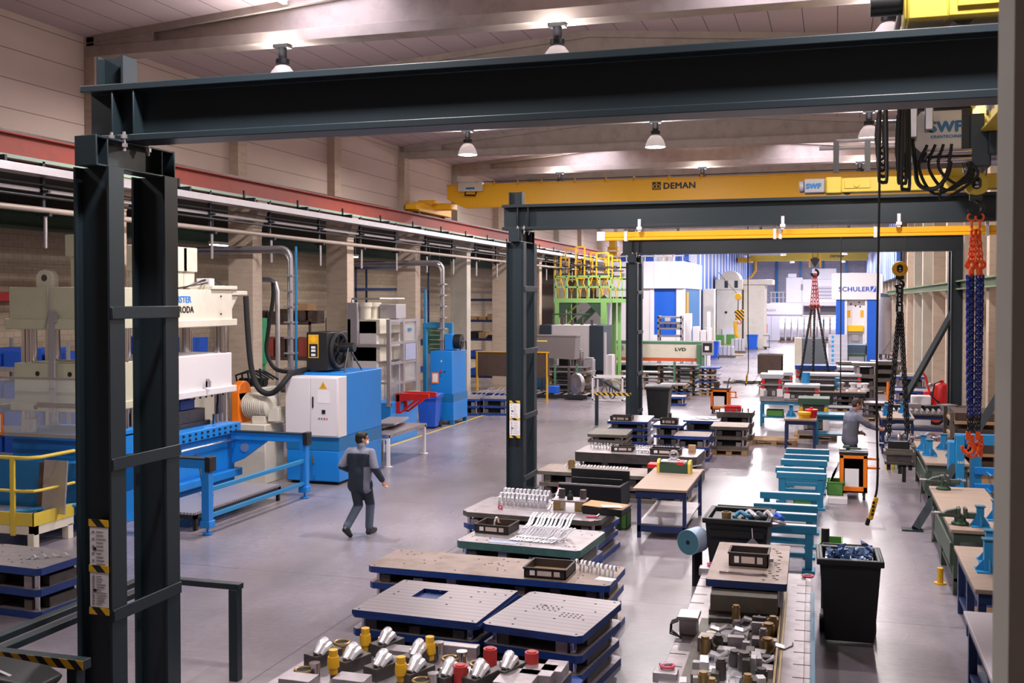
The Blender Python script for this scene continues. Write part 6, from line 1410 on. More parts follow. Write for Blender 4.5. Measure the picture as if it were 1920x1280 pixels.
def vise(label, loc, rz, s=1.0):
    t = T('bench_vise', label, 'vise', loc, rz)
    M().lathe([(.001,0),(.13*s,0),(.13*s,.03),(.09*s,.05),(.08*s,.1),(.001,.1)], (0,0,0), 18).build('base', K['dgreen'], t)
    M().box(-.1*s,.28*s,-.06*s,.06*s,.09,.17*s).box(.05*s,.1*s,-.1*s,.1*s,.1,.27*s).box(.1*s,.3*s,-.05*s,.05*s,.13,.2*s).build('rear_jaw', K['bgreen'], t, .01)
    M().box(-.32*s,-.05*s,-.055*s,.055*s,.1,.18*s).box(-.05*s,.0,-.1*s,.1*s,.1,.27*s).prism([(-.3*s,.12),(-.05*s,.12),(-.05*s,.26*s),(-.2*s,.22*s)], 'y', -.05*s, .05*s).build('front_jaw', K['bgreen'], t, .012)
    M().box(-.005,.0,-.1*s,.1*s,.22*s,.28*s).box(.05*s,.055*s,-.1*s,.1*s,.22*s,.28*s).build('jaw_face', K['steel'], t)
    M().cyl((-.42*s,0,.14),(-.3*s,0,.14),.025*s,10).cyl((-.4*s,0,.22),(-.4*s,0,-.22),.012*s,8).build('handle', K['steel'], t)
    return t
vise('grey green vise on the near corner of the clean wood bench', (1.62,15.35,.88), 0, .85); vise('grey green vise at the far end of the clean wood bench', (1.66,18.1,.88), 0, .85)
for k, (x, y) in enumerate(((1.86,15.3),(2.12,15.8),(2.2,15.35))): jack('blue stand on the clean wood bench, %s' % ('leftmost','rear','rightmost')[k], (x,y,.88), .26, .9)
bench('blue framed bench with wood top at the right edge, four tall stands', 1.44, 2.3, 12.2, 14.3, .82, K['navy'], K['wood'], False)
for k, (x, y) in enumerate(((1.76,13.55),(2.05,13.45),(1.68,13.05),(2.04,12.95))): jack('tall blue stand on the blue framed bench at the right edge, %s' % ('rear left','rear right','front left','front right')[k], (x,y,.82), .36, 1.05)
tag(M().box(1.95,2.15,12.6,12.85,.24,.45).build('yellow_case', K['yeld'], None, .01), 'yellow case on the lower shelf of the right edge bench', 'case')
tag(M().box(1.52,2.1,12.4,13.6,.222,.26).build('board', K['pine']), 'pale board on the lower shelf of the right edge bench', 'board')
bench('nearest bench with pale grey top at the bottom right', 1.24, 2.3, 8.4, 11.4, .8, K['navy'], mat('pale_top','#b9b3bb',.5,0,.06,3), False)
tag(M().cyl((1.4,15.6,.0),(1.4,15.6,.22),.04,12).cyl((1.4,15.6,.0),(1.4,15.6,.02),.08,12).build('yellow_stand', K['yeld']), 'small yellow stand beside the clean wood bench', 'stand')
# blue rack with hooks by the chains
t = T('hook_rack', 'bright blue tool rack with hook rails at the right edge', 'rack', (1.98,19.6,0))
M().box(0,.14,-.1,.14,0,1.58).box(-.1,0,.0,.3,0,1.45).box(.26,.42,.0,.3,0,1.5).build('post', K['sky'], t, .008); M().box(.0,1.5,-.06,.06,1.42,1.6).build('top_beam', K['sky'], t, .008)
for z in (.98,.7,.36): M().box(.3,1.5,-.03,.05,z-.06,z+.06).build('hook_rail', K['blue'], t, .006)
for k in range(12):
    z = (.98,.7,.36)[k % 3]; x = .5+.27*(k//3); M().cyl((x,-.03,z-.02),(x+.05,-.2,z-.06),.018,8).build('hook', K['sky'], t)
for z, s in ((1.16,'160'),(.86,'DN6'),(.5,'DN')): text(s, .07, K['white'], 'stencil', t, (.02,-.103,z-.06), (PI/2,0,0), .001, .002)
for k in range(6):
    x = 2.4+.22*k; tag(M().torus((x,19.42,.62 if k % 2 else .27),.06,.03,'y',14,6).build('hanging_ring', K['steeld']), 'dark ring hanging on the blue hook rack', 'ring', 'rings on the hook rack')
for k in range(4): tag(M().lathe([(.001,-.06),(.07,-.06),(.09,0),(.07,.06),(.001,.06)], (2.45+.25*k,19.45,.16), 14, 0, 'y').build('roller', K['black']), 'black roller standing on the lowest rail of the hook rack', 'roller', 'rollers on the hook rack')
for k in range(3): tag(M().box(2.4+.32*k,2.6+.32*k,19.6,19.72,.76,.9).build('carton', K['card']), 'small carton resting on the middle rail of the hook rack', 'carton', 'cartons on the hook rack')
# pallets with timber behind the rack
t = T('timber_rack', 'rack of brown timber and plates behind the blue hook rack', 'rack', (2.5,25.2,0))
for z in (.1,.45,.8,1.15): M().box(0,1.0,0,1.6,z,z+.06).build('shelf_board', K['pine'], t); M().box(.05,.95,.1,1.4,z+.06,z+.24).build('stored_plate', K['rust'], t)
for x in (-.06,.98): M().box(x,x+.08,0,.08,0,1.4).box(x,x+.08,1.5,1.58,0,1.4).build('upright', K['diegrey'], t)
for k in range(3): tag(M().box(2.45,2.95,26.9+.02*k,27.3,1.0+.12*k,1.1+.12*k).build('green_bar', K['bgreen']), 'green bar stored behind the timber rack', 'bar', 'green bars behind the timber rack') if False else None

# ------------------------------------------------------------------ row of teal trestles
def trestle(label, x, y, w=.9, h=.66):
    t = T('trestle', label, 'trestle', (x,y,0))
    M().box(-w/2,w/2,-.06,.06,h-.11,h).build('top_beam', K['teal'], t, .008); M().box(-w/2+.01,w/2-.01,-.055,.055,h,h+.006).build('wear_strip', K['alu'], t)
    for s in (-1,1): M().box(s*(w/2-.11)-.05,s*(w/2-.11)+.05,-.05,.05,.04,h-.11).box(s*(w/2-.11)-.09,s*(w/2-.11)+.09,-.14,.14,0,.04).build('leg', K['teal'], t, .006)
    for z in (.2,.42): M().box(-w/2+.15,w/2-.15,-.03,.03,z,z+.06).build('cross_bar', K['teal'], t)
    return t
nm = ('first','second','third','fourth','fifth','sixth','seventh','eighth','ninth','tenth')
for k, (y, x) in enumerate(((15.75,-.72),(16.6,-.73),(17.3,-.73),(18.35,-.7),(20.5,-.58),(21.1,-.63),(22.15,-.58),(22.9,-.55),(23.8,-.55))):
    trestle('teal trestle with bright top strip, %s of the row counted from the near end' % nm[k], x, y, .98 if k < 4 else .9)
for k, (x, y) in enumerate(((-.05,16.2),(-.55,19.6),(.0,21.6))):
    tag(M().box(x-.35 if k == 1 else x-.1,x+.25,y-.5,y+.5,.0,.12).build('white_board', K['white'], None, .01), ('near','middle','far')[k]+' white board on the floor under the teal trestles', 'board')
    tray(('near','middle','far')[k]+' green crate among the teal trestles', (x+.02,y,.12), .3, .5, .26, 0, 'crate', False)

# ------------------------------------------------------------------ orange tool carts
def tool_cart(label, loc, w, d, h, rz=0):
    t = T('tool_cart', label, 'cart', loc, rz); z0 = .14
    M().box(-w/2,-w/2+.02,-d/2,d/2,z0,h).box(w/2-.02,w/2,-d/2,d/2,z0,h).box(-w/2,w/2,d/2-.02,d/2,z0,h).box(-w/2,w/2,-d/2,d/2,z0,z0+.04).box(-w/2,-w/2+.08,-d/2,-d/2+.03,z0,h).box(w/2-.08,w/2,-d/2,-d/2+.03,z0,h).box(-w/2,w/2,-d/2,-d/2+.03,z0,z0+.12).box(-w/2,w/2,-d/2,-d/2+.03,h-.1,h-.03).build('cabinet', K['orange'], t, .008)
    M().box(-w/2+.03,w/2-.03,d/2-.05,d/2-.025,z0+.05,h).build('interior', K['void'], t); M().box(-w/2+.02,w/2-.02,-d/2+.02,d/2-.02,h-.03,h).box(-w/2-.01,w/2+.01,-d/2-.015,d/2+.01,h-.02,h+.03).build('top_tray', K['black'], t, .008)
    M().box(-w/2+.1,w/2-.16,-d/2+.01,-d/2+.06,z0+.12,z0+.46).build('paper_sheet', K['whitep'], t)
    M().box(w/2,w/2+.22,-.1,-.06,h-.14,h-.1).box(w/2+.18,w/2+.22,-.1,-.06,h-.3,h-.1).box(w/2,w/2+.24,-.1,.12,h-.32,h-.28).build('side_holder', K['orange'], t)
    for x in (-w/2+.06,w/2-.06):
        for y in (-d/2+.07,d/2-.07): M().cyl((x-.02,y,.07),(x+.02,y,.07),.07,14).box(x-.025,x+.025,y-.025,y+.025,.07,.14).build('caster', K['rubber'], t)
    return t
tool_cart('orange tool cart with open front standing near the man at right', (.36,21.95,0), .52, .62, .9)
tag(M().cb((.35,22.05,.945),(.3,.08,.03),0,(0,0,.2)).cyl((.18,22.0,.96),(.28,22.04,.96),.05,12).build('air_wrench', K['dgreen']), 'dark green air wrench on the near orange cart', 'wrench'); tag(M().cyl((.3,21.85,.94),(.62,21.8,.945),.012,6).build('bar', K['chrome']), 'thin bright bar across the near orange cart', 'bar'); tag(M().cb((.16,21.9,.945),(.12,.2,.03)).build('steel_block', K['galv']), 'flat steel block on the left of the near orange cart', 'block')
t = T('rag', 'white rag hanging at the left of the near orange cart', 'rag', (.07,21.75,.42)); M().prism([(0,.3),(.03,.3),(.02,.12),(-.12,.0),(-.16,-.12),(-.06,.02)], 'y', -.06, .1).build('cloth', K['whitep'], t)
tool_cart('orange tool cart with open front further up the aisle', (-3.72,36.9,0), .62, .7, .85); 
tag(M().lathe([(.001,0),(.09,0),(.11,.2),(.001,.2)], (-3.85,36.8,.88), 12).build('pot', K['rust']), 'brown pot on the far orange cart', 'pot'); tag(M().tube([(-3.5,36.9,.88),(-3.45,36.9,1.15),(-3.4,36.85,1.2)], .02, 6).build('tool', K['steeld']), 'upright tool on the far orange cart', 'tool')

# ------------------------------------------------------------------ foreground bins, black cart, right die
B1 = wheelie('waste_bin', 'tall black waste bin filled with bluish film', (.17,12.72,0), .66, .68, 1.0, K['black'], None, .03)
fm = M()
for k in range(70):
    c = Vector((RND.uniform(-.24,.24),RND.uniform(-.25,.25),.96+RND.uniform(-.02,.09))); s = RND.uniform(.03,.07); n0 = len(fm.v)
    pts = [c + Vector((RND.uniform(-1,1),RND.uniform(-1,1),RND.uniform(-.7,.9)))*s for _ in range(6)]
    fm.add(pts, [(0,1,2),(0,2,3),(0,3,4),(0,4,1),(5,2,1),(5,3,2),(5,4,3),(5,1,4)])
fm.box(-.26,.26,-.27,.27,.85,.95)
f = fm.build('film_scrap', K['foil'], None, 0, 10); f.location = (.17,12.72,0); f['kind'] = 'stuff'; tag(f, 'crumpled bluish film heaped in the black waste bin', 'film')
t = wheelie('waste_cart', 'black deep cart with gloves on top, beyond the rusty plate', (-1.23,14.85,0), .84, .86, .96, K['black'], None, -.03)
tag(M().box(-1.6,-.88,14.4,15.1,.72,.8).build('cart_filling', K['void']), 'dark filling inside the black deep cart', 'filling'); tag(M().lathe([(.001,0),(.06,0),(.065,.14),(.055,.14),(.05,.02),(.001,.02)], (-1.38,14.5,.9), 14).build('cup', K['gold']), 'brown cup on the front rim of the black cart', 'cup')
for k in range(5): tag(M().hose([(-1.3+.12*k,14.7,.93),(-1.22+.12*k,14.78,.99+.02*(k%2)),(-1.12+.11*k,14.66,.97),(-1.05+.1*k,14.75,.93)], .03, 8).build('glove', K[('teal','galv','slate','galv','binblue')[k]]), ('teal','grey','slate','pale grey','blue')[k]+' glove lying on the black deep cart', 'glove')
tag(M().box(-1.58,-.9,14.42,15.08,.9,.925).build('cart_tray', K['black']), 'black tray board under the gloves on the deep cart', 'tray')
M().tube([(.4,-.15,.93),(.55,-.25,.92),(.61,-.15,.88),(.42,-.03,.82)], .018, 6).build('bent_handle', K['grey'], t)
t = T('paper_roll', 'big pale blue paper roll left of the black deep cart', 'roll', (-1.82,14.5,.62), 1.15); M().lathe([(.001,-.14),(.17,-.14),(.17,.14),(.001,.14)], (0,0,0), 28, 0, 'x').build('roll', mat('roll_paper','#a9bcd6',.8), t); M().cyl((-.142,0,0),(-.139,0,0),.165,28).build('roll_end', mat('roll_end','#3f6f80',.7), t); M().lathe([(.001,-.145),(.03,-.145),(.03,.2),(.001,.2)], (0,0,0), 12, 0, 'x').build('core', K['black'], t); M().box(.0,.2,-.02,.02,-.62,-.1).build('holder', K['black'], t)
t = T('hanging_card', 'grey card hanging by a string at the black deep cart', 'card', (-1.02,14.28,.62)); M().cb((0,0,.0),(.2,.004,.2),0,(0,PI/4,0)).build('card', K['galv'], t); M().cyl((0,0,.14),(-.01,.02,.26),.006,6).build('string', K['white'], t)
# right foreground die
t = T('die_bed', 'long slotted die bed crowded with steel tooling', 'die set', (-.88,11.4,0), .02)
E_ = M(); plate(E_, 1.32, 5.4, 0, .42, .06, cy=-.36); E_.build('base_plate', [K['navy'],K['steel'],K['void']], t)
M().box(-.66,.6,-3.06,2.34,.42,.46).build('bed_plate', [K['steel']], t, .004); 
sg = M()
for k in range(14): sg.box(.5,.66,-2.9+.36*k,-2.885+.36*k,.46,.4615).box(-.66,-.5,-2.9+.36*k,-2.885+.36*k,.46,.4615)
sg.build('slots', K['void'], t)
M().box(.655,.70,-3.0,1.6,.1,.44).build('side_rail', K['teal'], t); M().box(.34,.36,-2.6,1.2,.46,.56).box(.38,.4,-2.6,1.2,.46,.54).build('strip_guide', K['gold'], t)
M().box(-.4,.32,.15,2.2,.46,.56).box(-.38,.32,.1,.5,.56,.74).build('upper_block', K['diegrey'], t, .008)
top = M(); plate(top, .86, 1.85, .76, .84, .02); holes(top, [(.18+.06*(k%2)+.05*(k%3),-.8+.1*k) for k in range(16)] + [(.32,-.75+.18*k) for k in range(8)], .02, .84); tp = top.build('upper_plate', [K['navy'],K['rusty'],K['void']], t); tp.location = (-.02,1.25,0)
for sx in (-1,1):
    for sy in (.45,2.05): M().cyl((sx*.33-.02,sy,.5),(sx*.33-.02,sy,.76),.05,12).build('guide_pillar', K['chrome'], t)
RND.seed(5)
kinds = ['steel','steeld','alu','galv','diegrey']
M().box(-.47,.33,-3.0,.1,.46,.475).build('gap_shade_plate', K['diegrey'], t)  # dark plate added to give the shade in gaps between the tooling
for k in range(88):
    y = -2.85 + 2.9*((k*7) % 88)/88; x = RND.uniform(-.42,.3); a, b, c = RND.uniform(.06,.17), RND.uniform(.05,.2), RND.uniform(.05,.2)
    if k % 4 == 0:
        r = RND.uniform(.04,.065); M().cyl((x,y,.46),(x,y,.48+c),r,14).cyl((x,y,.48+c),(x,y,.5+c),r*.8,14).build('guide_bush', K[RND.choice(['gold','steeld','steel'])], t)
    elif k % 9 == 1:
        M().prism([(x+u*1.2,.49+v) for u,v in ((0,0),(.05,.08),(.12,.06),(.18,.1),(.19,.085),(.12,.04),(.055,.055),(.02,0))], 'y', y, y+.11).build('formed_part', K['bright'], t)
    else: M().cb((x,y,.46+c/2),(a,b,c),0,(0,0,RND.choice([0,0,.1,-.1,.3]))).build('tool_block', K[RND.choice(kinds)], t, .006)
for sy in (-1,1): M().box(-.35,.05,-2.6,.1,.46,.5).build('die_strip', K['alu'], t) if sy > 0 else None
M().box(-.66,-.44,-.55,-.25,.62,.66).box(-.64,-.46,-.5,-.3,.46,.62).build('switch_box', K['galv'], t, .01)
for k in range(3): M().tube([(-.65,-.5+.06*k,.6),(-.72,-.55+.06*k,.58),(-.72,-.6+.06*k,.5),(-.6,-.62,.47)], .008, 6).build('wire', K['black'], t)
for x, y in ((-.6,-1.75),(-.58,2.15)): M().box(x-.12,x+.1,y-.08,y+.08,.42,.52).build('lifting_block', K['galv'], t, .01)
for k, (x, y, z) in enumerate(((-1.45,9.7,.54),(-1.46,13.6,.54),(-.3,13.6,.48))):
    t = T('shackle', ('pink shackle at the near left corner of the right die bed','pink shackle at the far left corner of the right die bed','pink shackle at the right side of the die bed')[k], 'shackle', (x,y,z), .5); M().torus((0,0,.0),.06,.014,'z',16,6).build('bow', K['pink'], t); M().cyl((-.06,.04,0),(.06,.04,0),.016,8).build('pin', K['chrome'], t)
tray('deep dark crate with parts on the rusty plate of the right die', (-.93,12.55,.84), .44, .34, .16, .0, inner='card')
for k in range(3): tag(M().cb((-1.0+.14*k,12.6,.88),(.1,.05,.04),0,(0,0,.2*k)).build('small_part', K['galv' if k else 'steeld']), ('dark','bright','rightmost bright')[k]+' part inside the deep dark crate', 'part')
tag(M().tube([(-1.22,12.02,.853),(-.8,12.0,.853),(-.74,12.03,.853),(-.7,11.99,.853)], .012, 6).build('pry_bar', K['chrome']), 'bright pry bar in front of the deep dark crate', 'bar')
tag(M().cyl((-.1,13.95,.0),(-.1,14.0,1.0),.05,12).build('black_cylinder', K['black']), 'black gas strut right of the rusty plate', 'strut')
# bottom foreground die
t = T('die_set', 'near die set crowded with steel blocks, yellow and red capped pins', 'die set', (-3.6,9.0,0), -.05)
b = M(); plate(b, 2.7, 1.5, .0, .36, .08); b.build('base_plate', [K['dieblue'],K['dieblue'],K['void']], t); m = M(); plate(m, 2.5, 1.35, .36, .44, .05); m.build('die_plate', [K['steeld'],K['steel'],K['void']], t)
loc = lambda px, py, z=.5: (lambda v: ((v.x+3.6)*math.cos(.05)-(v.y-9.0)*math.sin(.05)*1, (v.y-9.0)*math.cos(.05)+(v.x+3.6)*math.sin(.05)))(at(px,py,z))
for px, py in ((600,1235),(655,1245),(712,1258),(775,1268),(838,1275),(895,1278),(950,1262),(720,1215),(780,1238)):
    x, y = loc(px,py); M().cb((x,y+.06,.5),(.17,.34,.12),0,(0,0,-.3)).build('tool_block', K['steeld'], t, .006)
    M().tube([(x-.03,y+.2,.56),(x-.01,y+.1,.63),(x+.01,y+.0,.63),(x+.0,y-.08,.57)], [.03,.052,.05,.03], 10).tube([(x+.04,y+.17,.56),(x+.05,y+.09,.61),(x+.05,y,.6),(x+.04,y-.05,.56)], [.02,.035,.035,.02], 8).cb((x-.05,y+.1,.575),(.03,.16,.03),0,(0,.3,-.2)).build('formed_punch', K['bright'], t)
for px, py in ((685,1215),(806,1232),(625,1258),(752,1272)):
    x, y = loc(px,py); M().lathe([(.001,.6),(.05,.6),(.055,.56),(.055,.5),(.04,.49),(.04,.44),(.001,.44)], (x,y,.04), 14).cyl((x,y,.62),(x,y,.7),.042,14).build('yellow_pin', K['yeld'], t); M().cyl((x,y,.44),(x,y,.5),.03,10).build('pin_base', K['steeld'], t)
for px, py in ((919,1243),(863,1276),(997,1250)):
    x, y = loc(px,py); M().cyl((x,y,.44),(x,y,.64),.065,18).cyl((x,y,.64),(x,y,.65),.045,14).build('red_cap', mat('faded_red','#b03030',.5), t)
for px, py in ((569,1262),(641,1210),(844,1240),(897,1250),(790,1282)):
    x, y = loc(px,py); M().torus((x,y,.53),.075,.015,'z',20,8).cyl((x,y,.44),(x,y,.525),.07,18).build('brass_ring', K['gold'], t); M().cyl((x,y,.525),(x,y,.528),.06,18).build('ring_bore', K['void'], t)
for px, py in ((590,1262),(823,1222),(866,1240),(812,1282)):
    x, y = loc(px,py); M().cyl((x,y,.44),(x,y,.6),.05,16).build('guide_pillar', K['chrome'], t)
for px, py, w, d in ((560,1276,.3,.2),(660,1276,.3,.2),(752,1222,.3,.18),(970,1275,.34,.4),(1010,1262,.3,.3),(735,1240,.22,.14),(860,1215,.4,.12),(1040,1255,.2,.3)):
    x, y = loc(px,py); M().cb((x,y,.49),(w,d,.1),0,(0,0,.05)).build('flat_block', K['steel'], t, .005)
for k in range(6): x, y = loc(775+12*k,1225+9*k); M().cyl((x,y,.52),(x,y,.54),.014,8).build('screw_head', K['void'], t)
# loose sheet and brackets on the floor at the right of it
tag(M().cb((-2.0,9.9,.004),(.5,.5,.006),0,(0,0,.3)).build('floor_sheet', K['galv']), 'bright sheet lying on the floor right of the near die', 'sheet')
for k in range(6): tag(M().tube([(-2.2+.07*k,9.7+.1*k,.01),(-2.14+.07*k,9.78+.1*k,.06),(-2.06+.07*k,9.74+.1*k,.02)], .018, 6).build('bent_strip', K['alu']), 'bent bright strip on the loose floor sheet', 'strip', 'strips on the floor sheet')
# end of the gallery wall close to the viewer, at the right edge
e = at(1897,600,Y=2.6)
struct(M().box(e.x,e.x+.24,2.6,2.85,0,8.6).build('wall_gallery_end', mat('gallery_wall','#a6a39b',.85,0,.06,2)))
# ------------------------------------------------------------------ people
def blob(m, p, q, r0, r1, n=14, rings=5):
    """tapered capsule"""
    p = Vector(p); q = Vector(q); d = (q-p); L = d.length
    if L < 1e-5: d = Vector((0,0,1)); L = 0
    d = d.normalized() if L else Vector((0,0,1)); a = d.orthogonal().normalized(); b = d.cross(a); vs = []; k = 0
    prof = [(-math.cos(PI/2*i/rings)*r0, math.sin(PI/2*i/rings)*r0) for i in range(rings+1)] + [(L+math.sin(PI/2*i/rings)*r1, math.cos(PI/2*i/rings)*r1) for i in range(rings+1)]
    for t, r in prof:
        r = max(r, 1e-4)
        for i in range(n): vs.append(p + d*t + (a*math.cos(2*PI*i/n) + b*math.sin(2*PI*i/n))*r); 
    k = len(prof); fs = []
    for j in range(k-1): fs += [(j*n+i, j*n+(i+1)%n, (j+1)*n+(i+1)%n, (j+1)*n+i) for i in range(n)]
    fs += [tuple(range(n))[::-1], tuple(range((k-1)*n, k*n))]
    m.add(vs, fs)
def ell(m, c, r, rot=(0,0,0), n=18, k=12):
    c = Vector(c); Rm = Euler(rot).to_matrix(); vs = []
    for j in range(k+1):
        t = PI*j/k
        for i in range(n):
            a = 2*PI*i/n; vs.append(c + Rm @ Vector((r[0]*max(math.sin(t),1e-3)*math.cos(a), r[1]*max(math.sin(t),1e-3)*math.sin(a), r[2]*math.cos(t))))
    fs = []
    for j in range(k): fs += [(j*n+i, (j+1)*n+i, (j+1)*n+(i+1)%n, j*n+(i+1)%n) for i in range(n)]
    fs += [tuple(range(n)), tuple(range(k*n,(k+1)*n))[::-1]]
    m.add(vs, fs)
def fuse(m, name, mats, parent, vox=.01, smooth=6, pick=None):
    o = m.build(name+'_raw', mats[0])
    r = o.modifiers.new('r', 'REMESH'); r.mode = 'VOXEL'; r.voxel_size = vox
    s = o.modifiers.new('s', 'SMOOTH'); s.iterations = smooth; s.factor = .5
    me = bpy.data.meshes.new_from_object(o.evaluated_get(bpy.context.evaluated_depsgraph_get()))
    bpy.data.objects.remove(o); me.materials.clear()
    for x in mats: me.materials.append(x)
    me.shade_smooth()
    if pick:
        for p in me.polygons: p.material_index = pick(p.center)
    o = bpy.data.objects.new(name, me); COL.objects.link(o); o.parent = parent
    return o
def hand(m, w, d, side, curl=.5):
    """palm and five fingers; w wrist point, d pointing direction, side = thumb direction"""
    w = Vector(w); d = Vector(d).normalized(); s = Vector(side); s = (s - d*s.dot(d)).normalized(); nrm = d.cross(s)
    blob(m, w, w+d*.075, .024, .03); blob(m, w+d*.03+s*.022, w+d*.085+s*.028, .02, .02); blob(m, w+d*.03-s*.02, w+d*.08-s*.026, .02, .018)
    for k, L in enumerate((.07,.08,.074,.058)):
        b = w + d*.088 + s*(.03-.02*k); k1 = b + (d*math.cos(curl*.5)+nrm*math.sin(curl*.5))*L*.5; k2 = k1 + (d*math.cos(curl*1.6)+nrm*math.sin(curl*1.6))*L*.5
        blob(m, b, k1, .0095, .009); blob(m, k1, k2, .009, .0078)
    b = w + d*.02 + s*.03; k1 = b + (d*.6+s*.8)*.045; k2 = k1 + (d*.9+s*.2+nrm*.3)*.035
    blob(m, b, k1, .012, .0105); blob(m, k1, k2, .0105, .009)
def person(label, loc, rz, J, look, cols, mask=False, pick=None, hairlen=1):
    t = T('person', label, 'person', loc, rz)
    H = Vector(J['head']); up = Vector(J.get('hup',(0,0,1))).normalized(); f = Vector(look).normalized(); f = (f - up*f.dot(up)).normalized(); sd = f.cross(up)
    Rh = Matrix((sd, f, up)).transposed().to_euler()
    def hp(x, y, z): return H + sd*x + f*y + up*z
    b = M()
    ell(b, hp(0,-.012,.03), (.074,.094,.092), Rh); ell(b, hp(0,.022,-.04), (.058,.068,.078), Rh); ell(b, hp(0,.055,-.085), (.03,.028,.024), Rh)
    blob(b, hp(0,.088,.01), hp(0,.11,-.028), .009, .015); blob(b, hp(0,.088,-.06), hp(0,.092,-.06), .018, .018)
    blob(b, hp(-.03,.078,.035), hp(.03,.078,.035), .014, .014)
    for x in (-1,1): ell(b, hp(.077*x,-.01,-.005), (.012,.022,.034), Rh)
    nb = Vector(J['neck']); blob(b, nb, hp(0,-.02,-.06), .058, .052)
    P, C = Vector(J['pelvis']), Vector(J['chest'])
    blob(b, P, C, .085, .085); blob(b, C, nb, .075, .05)
    for s in 'lr':
        sh, el, wr = (Vector(J[k+s]) for k in ('sh','el','wr')); blob(b, C, sh, .07, .045); blob(b, sh, el, .043, .036); blob(b, el, wr, .036, .026)
        hand(b, wr, J['hd'+s], J['th'+s], J.get('cu'+s,.6))
        hi, kn, an = (Vector(J[k+s]) for k in ('hi','kn','an')); blob(b, P, hi, .09, .08); blob(b, hi, kn, .075, .05); blob(b, kn, an, .05, .035)
        blob(b, an, Vector(J['to'+s]), .035, .03)
    body = fuse(b, 'body', [K['skin']], t, .0075, 3)
    for x in (-1,1): 
        e = M(); ell(e, hp(.03*x,.079,.012), (.011,.008,.008), Rh, 10, 8); e.build('eye', K['void'], t)
    h = M(); ell(h, hp(0,-.022,.045), (.083,.1,.09), Rh); ell(h, hp(0,-.05,-.0), (.078,.07,.085), Rh)
    for x in (-1,1): ell(h, hp(.062*x,-.0,.04), (.022,.05,.05), Rh)
    if hairlen: ell(h, hp(0,.05,.09), (.055,.04,.03), Rh)
    fuse(h, 'hair', [K[cols['hair']]], t, .007, 2)
    j = M(); blob(j, P+Vector((0,0,-.02)), P+Vector((0,0,.12)), .155, .155); 
    for s in 'lr':
        sh, el, wr = (Vector(J[k+s]) for k in ('sh','el','wr')); hi = Vector(J['hi'+s])
        dx = (sh-C); blob(j, C+dx*.5, P+(hi-P)*.75+Vector((0,0,.06)), .13, .13); blob(j, C+Vector((0,0,.05)), sh, .115, .07); blob(j, nb+Vector((0,-.01,-.05)), sh+Vector((0,0,.0)), .075, .068)
        blob(j, sh, el, .08, .068); blob(j, el, el.lerp(wr,.95), .067, .05)
        blob(j, P+(hi-P)*.6+Vector((0,0,.02)), P+(hi-P)*.9+Vector((0,0,-.06)), .142, .14)
    blob(j, C, nb+Vector((0,0,-.02)), .12, .072)
    zc = P.z - .115; jk = fuse(j, 'jacket', [K[c] for c in cols['jacket']], t, .012, 5, pick)
    q = M()
    for s in 'lr':
        hi, kn, an = (Vector(J[k+s]) for k in ('hi','kn','an')); blob(q, P+Vector((0,0,.03)), hi, .125, .112); blob(q, hi, kn, .108, .078); blob(q, kn, kn.lerp(an,.93), .077, .066)
    fuse(q, 'trousers', [K[c] for c in cols['trousers']], t, .011, 4, cols.get('tpick'))
    for s in 'lr':
        an, to = Vector(J['an'+s]), Vector(J['to'+s]); d = (to-an); v = M(); he = an + Vector(J.get('he'+s,(0,-.05,-.05)))
        blob(v, an, he, .05, .04); blob(v, he, to, .042, .043); blob(v, an, an.lerp(to,.6), .05, .045)
        sh_ = fuse(v, 'shoe', [K['black']], t, .01, 3)
    if mask:
        mk = M(); ell(mk, hp(0,.066,-.055), (.05,.045,.042), Rh); fuse(mk, 'face_mask', [K['whitep']], t, .007, 2)
        c = M(); blob(c, nb+Vector((0,0,-.03)), nb+Vector((0,-.005,.02)), .075, .07); fuse(c, 'collar', [K[cols['jacket'][1]]], t, .01, 2)
    else:
        c = M(); blob(c, nb+Vector((0,0,-.04)), nb+Vector((0,-.01,.015)), .078, .07); fuse(c, 'collar', [K[cols['jacket'][1]]], t, .01, 2)
    return t
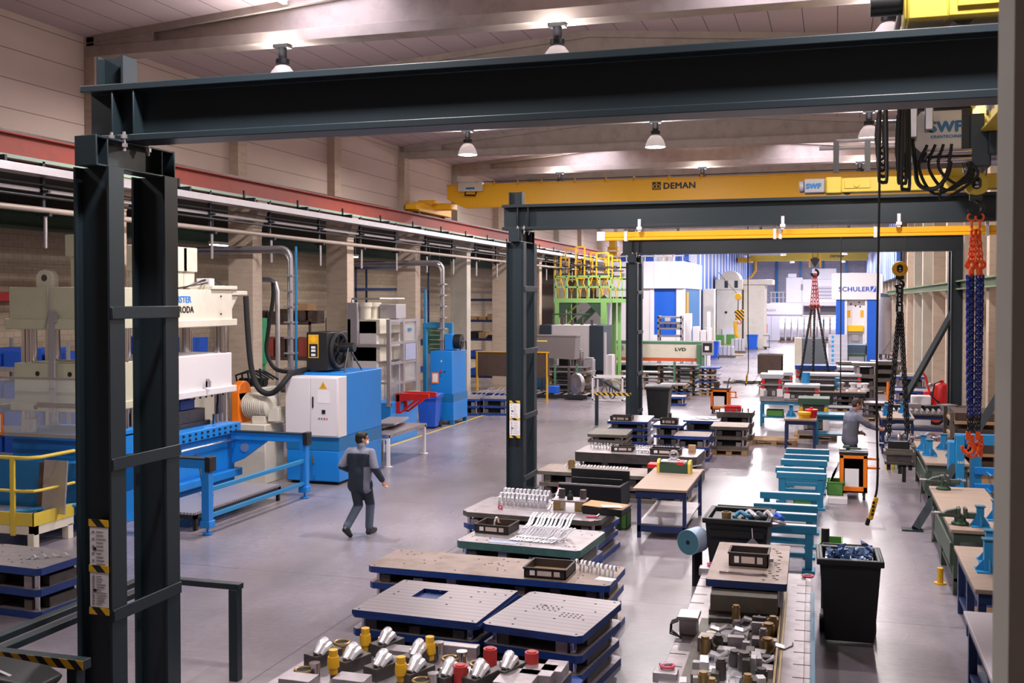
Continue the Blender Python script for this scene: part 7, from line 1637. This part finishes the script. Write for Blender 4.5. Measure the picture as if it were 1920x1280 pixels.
JL = dict(head=(0,.09,1.585), neck=(0,.05,1.455), chest=(0,.03,1.28), pelvis=(0,0,.93),
  shl=(-.185,.02,1.375), ell=(-.29,-.08,1.16), wrl=(-.26,.13,1.06), hdl=(.1,.9,.1), thl=(0,0,1),
  shr=(.185,.02,1.375), elr=(.29,-.06,1.14), wrr=(.37,.06,.93), hdr=(.2,.3,-.9), thr=(-.1,1,.2), cur=.7,
  hil=(-.09,0,.9), knl=(-.05,.04,.5), anl=(-.11,-.3,.19), tol=(-.1,-.17,.045), hel=(0,-.06,-.02),
  hir=(.09,.0,.9), knr=(.09,.2,.49), anr=(.08,.17,.1), tor=(.1,.36,.045), her=(0,-.04,-.055))
def pickL(c):
    if abs(c.x) > .2 and c.z > 1.15 + .0*c.x: return 1
    if c.z > 1.37 - .15*max(0,abs(c.x)-.15): return 1
    if .1 < c.x < .2 and c.z < 1.16 and c.y < .1 and c.x < .2: return 1 if c.x > .115 else 0
    return 0
p = at(676,1008)
person('man in two-tone grey work jacket walking away past the blue cabinet', (p.x-.06,p.y+.12,0), 0, JL, (.75,.65,-.05), dict(hair='hair', jacket=['jacket','jgrey'], trousers=['trous','trous2'], tpick=lambda c: 1 if c.z < .5 else 0), True, pickL)
JR = dict(head=(.02,.13,1.63), hup=(0,.3,1), neck=(0,.05,1.49), chest=(0,.01,1.29), pelvis=(0,-.02,.95),
  shl=(-.19,.03,1.39), ell=(-.27,.05,1.14), wrl=(-.14,.24,1.0), hdl=(.3,.9,-.1), thl=(.6,0,.8),
  shr=(.19,.04,1.39), elr=(.27,.26,1.22), wrr=(.24,.5,1.12), hdr=(-.1,1,-.05), thr=(-.5,0,.85), cur=.9,
  hil=(-.1,-.02,.92), knl=(-.11,.04,.5), anl=(-.11,-.02,.09), tol=(-.13,.17,.045), hir=(.1,-.02,.92), knr=(.12,.03,.5), anr=(.13,.02,.09), tor=(.15,.2,.045))
pr_ = at(1596,700,Y=24.0)
person('man in grey jacket with bowed head reaching to the right behind the orange cart', (pr_.x,24.0,0), -1.15, JR, (.1,.9,-.35), dict(hair='hairb', jacket=['jmid','jgrey'], trousers=['trous']), False, lambda c: 1 if c.z > 1.3 or c.y > .3 else 0, 0)
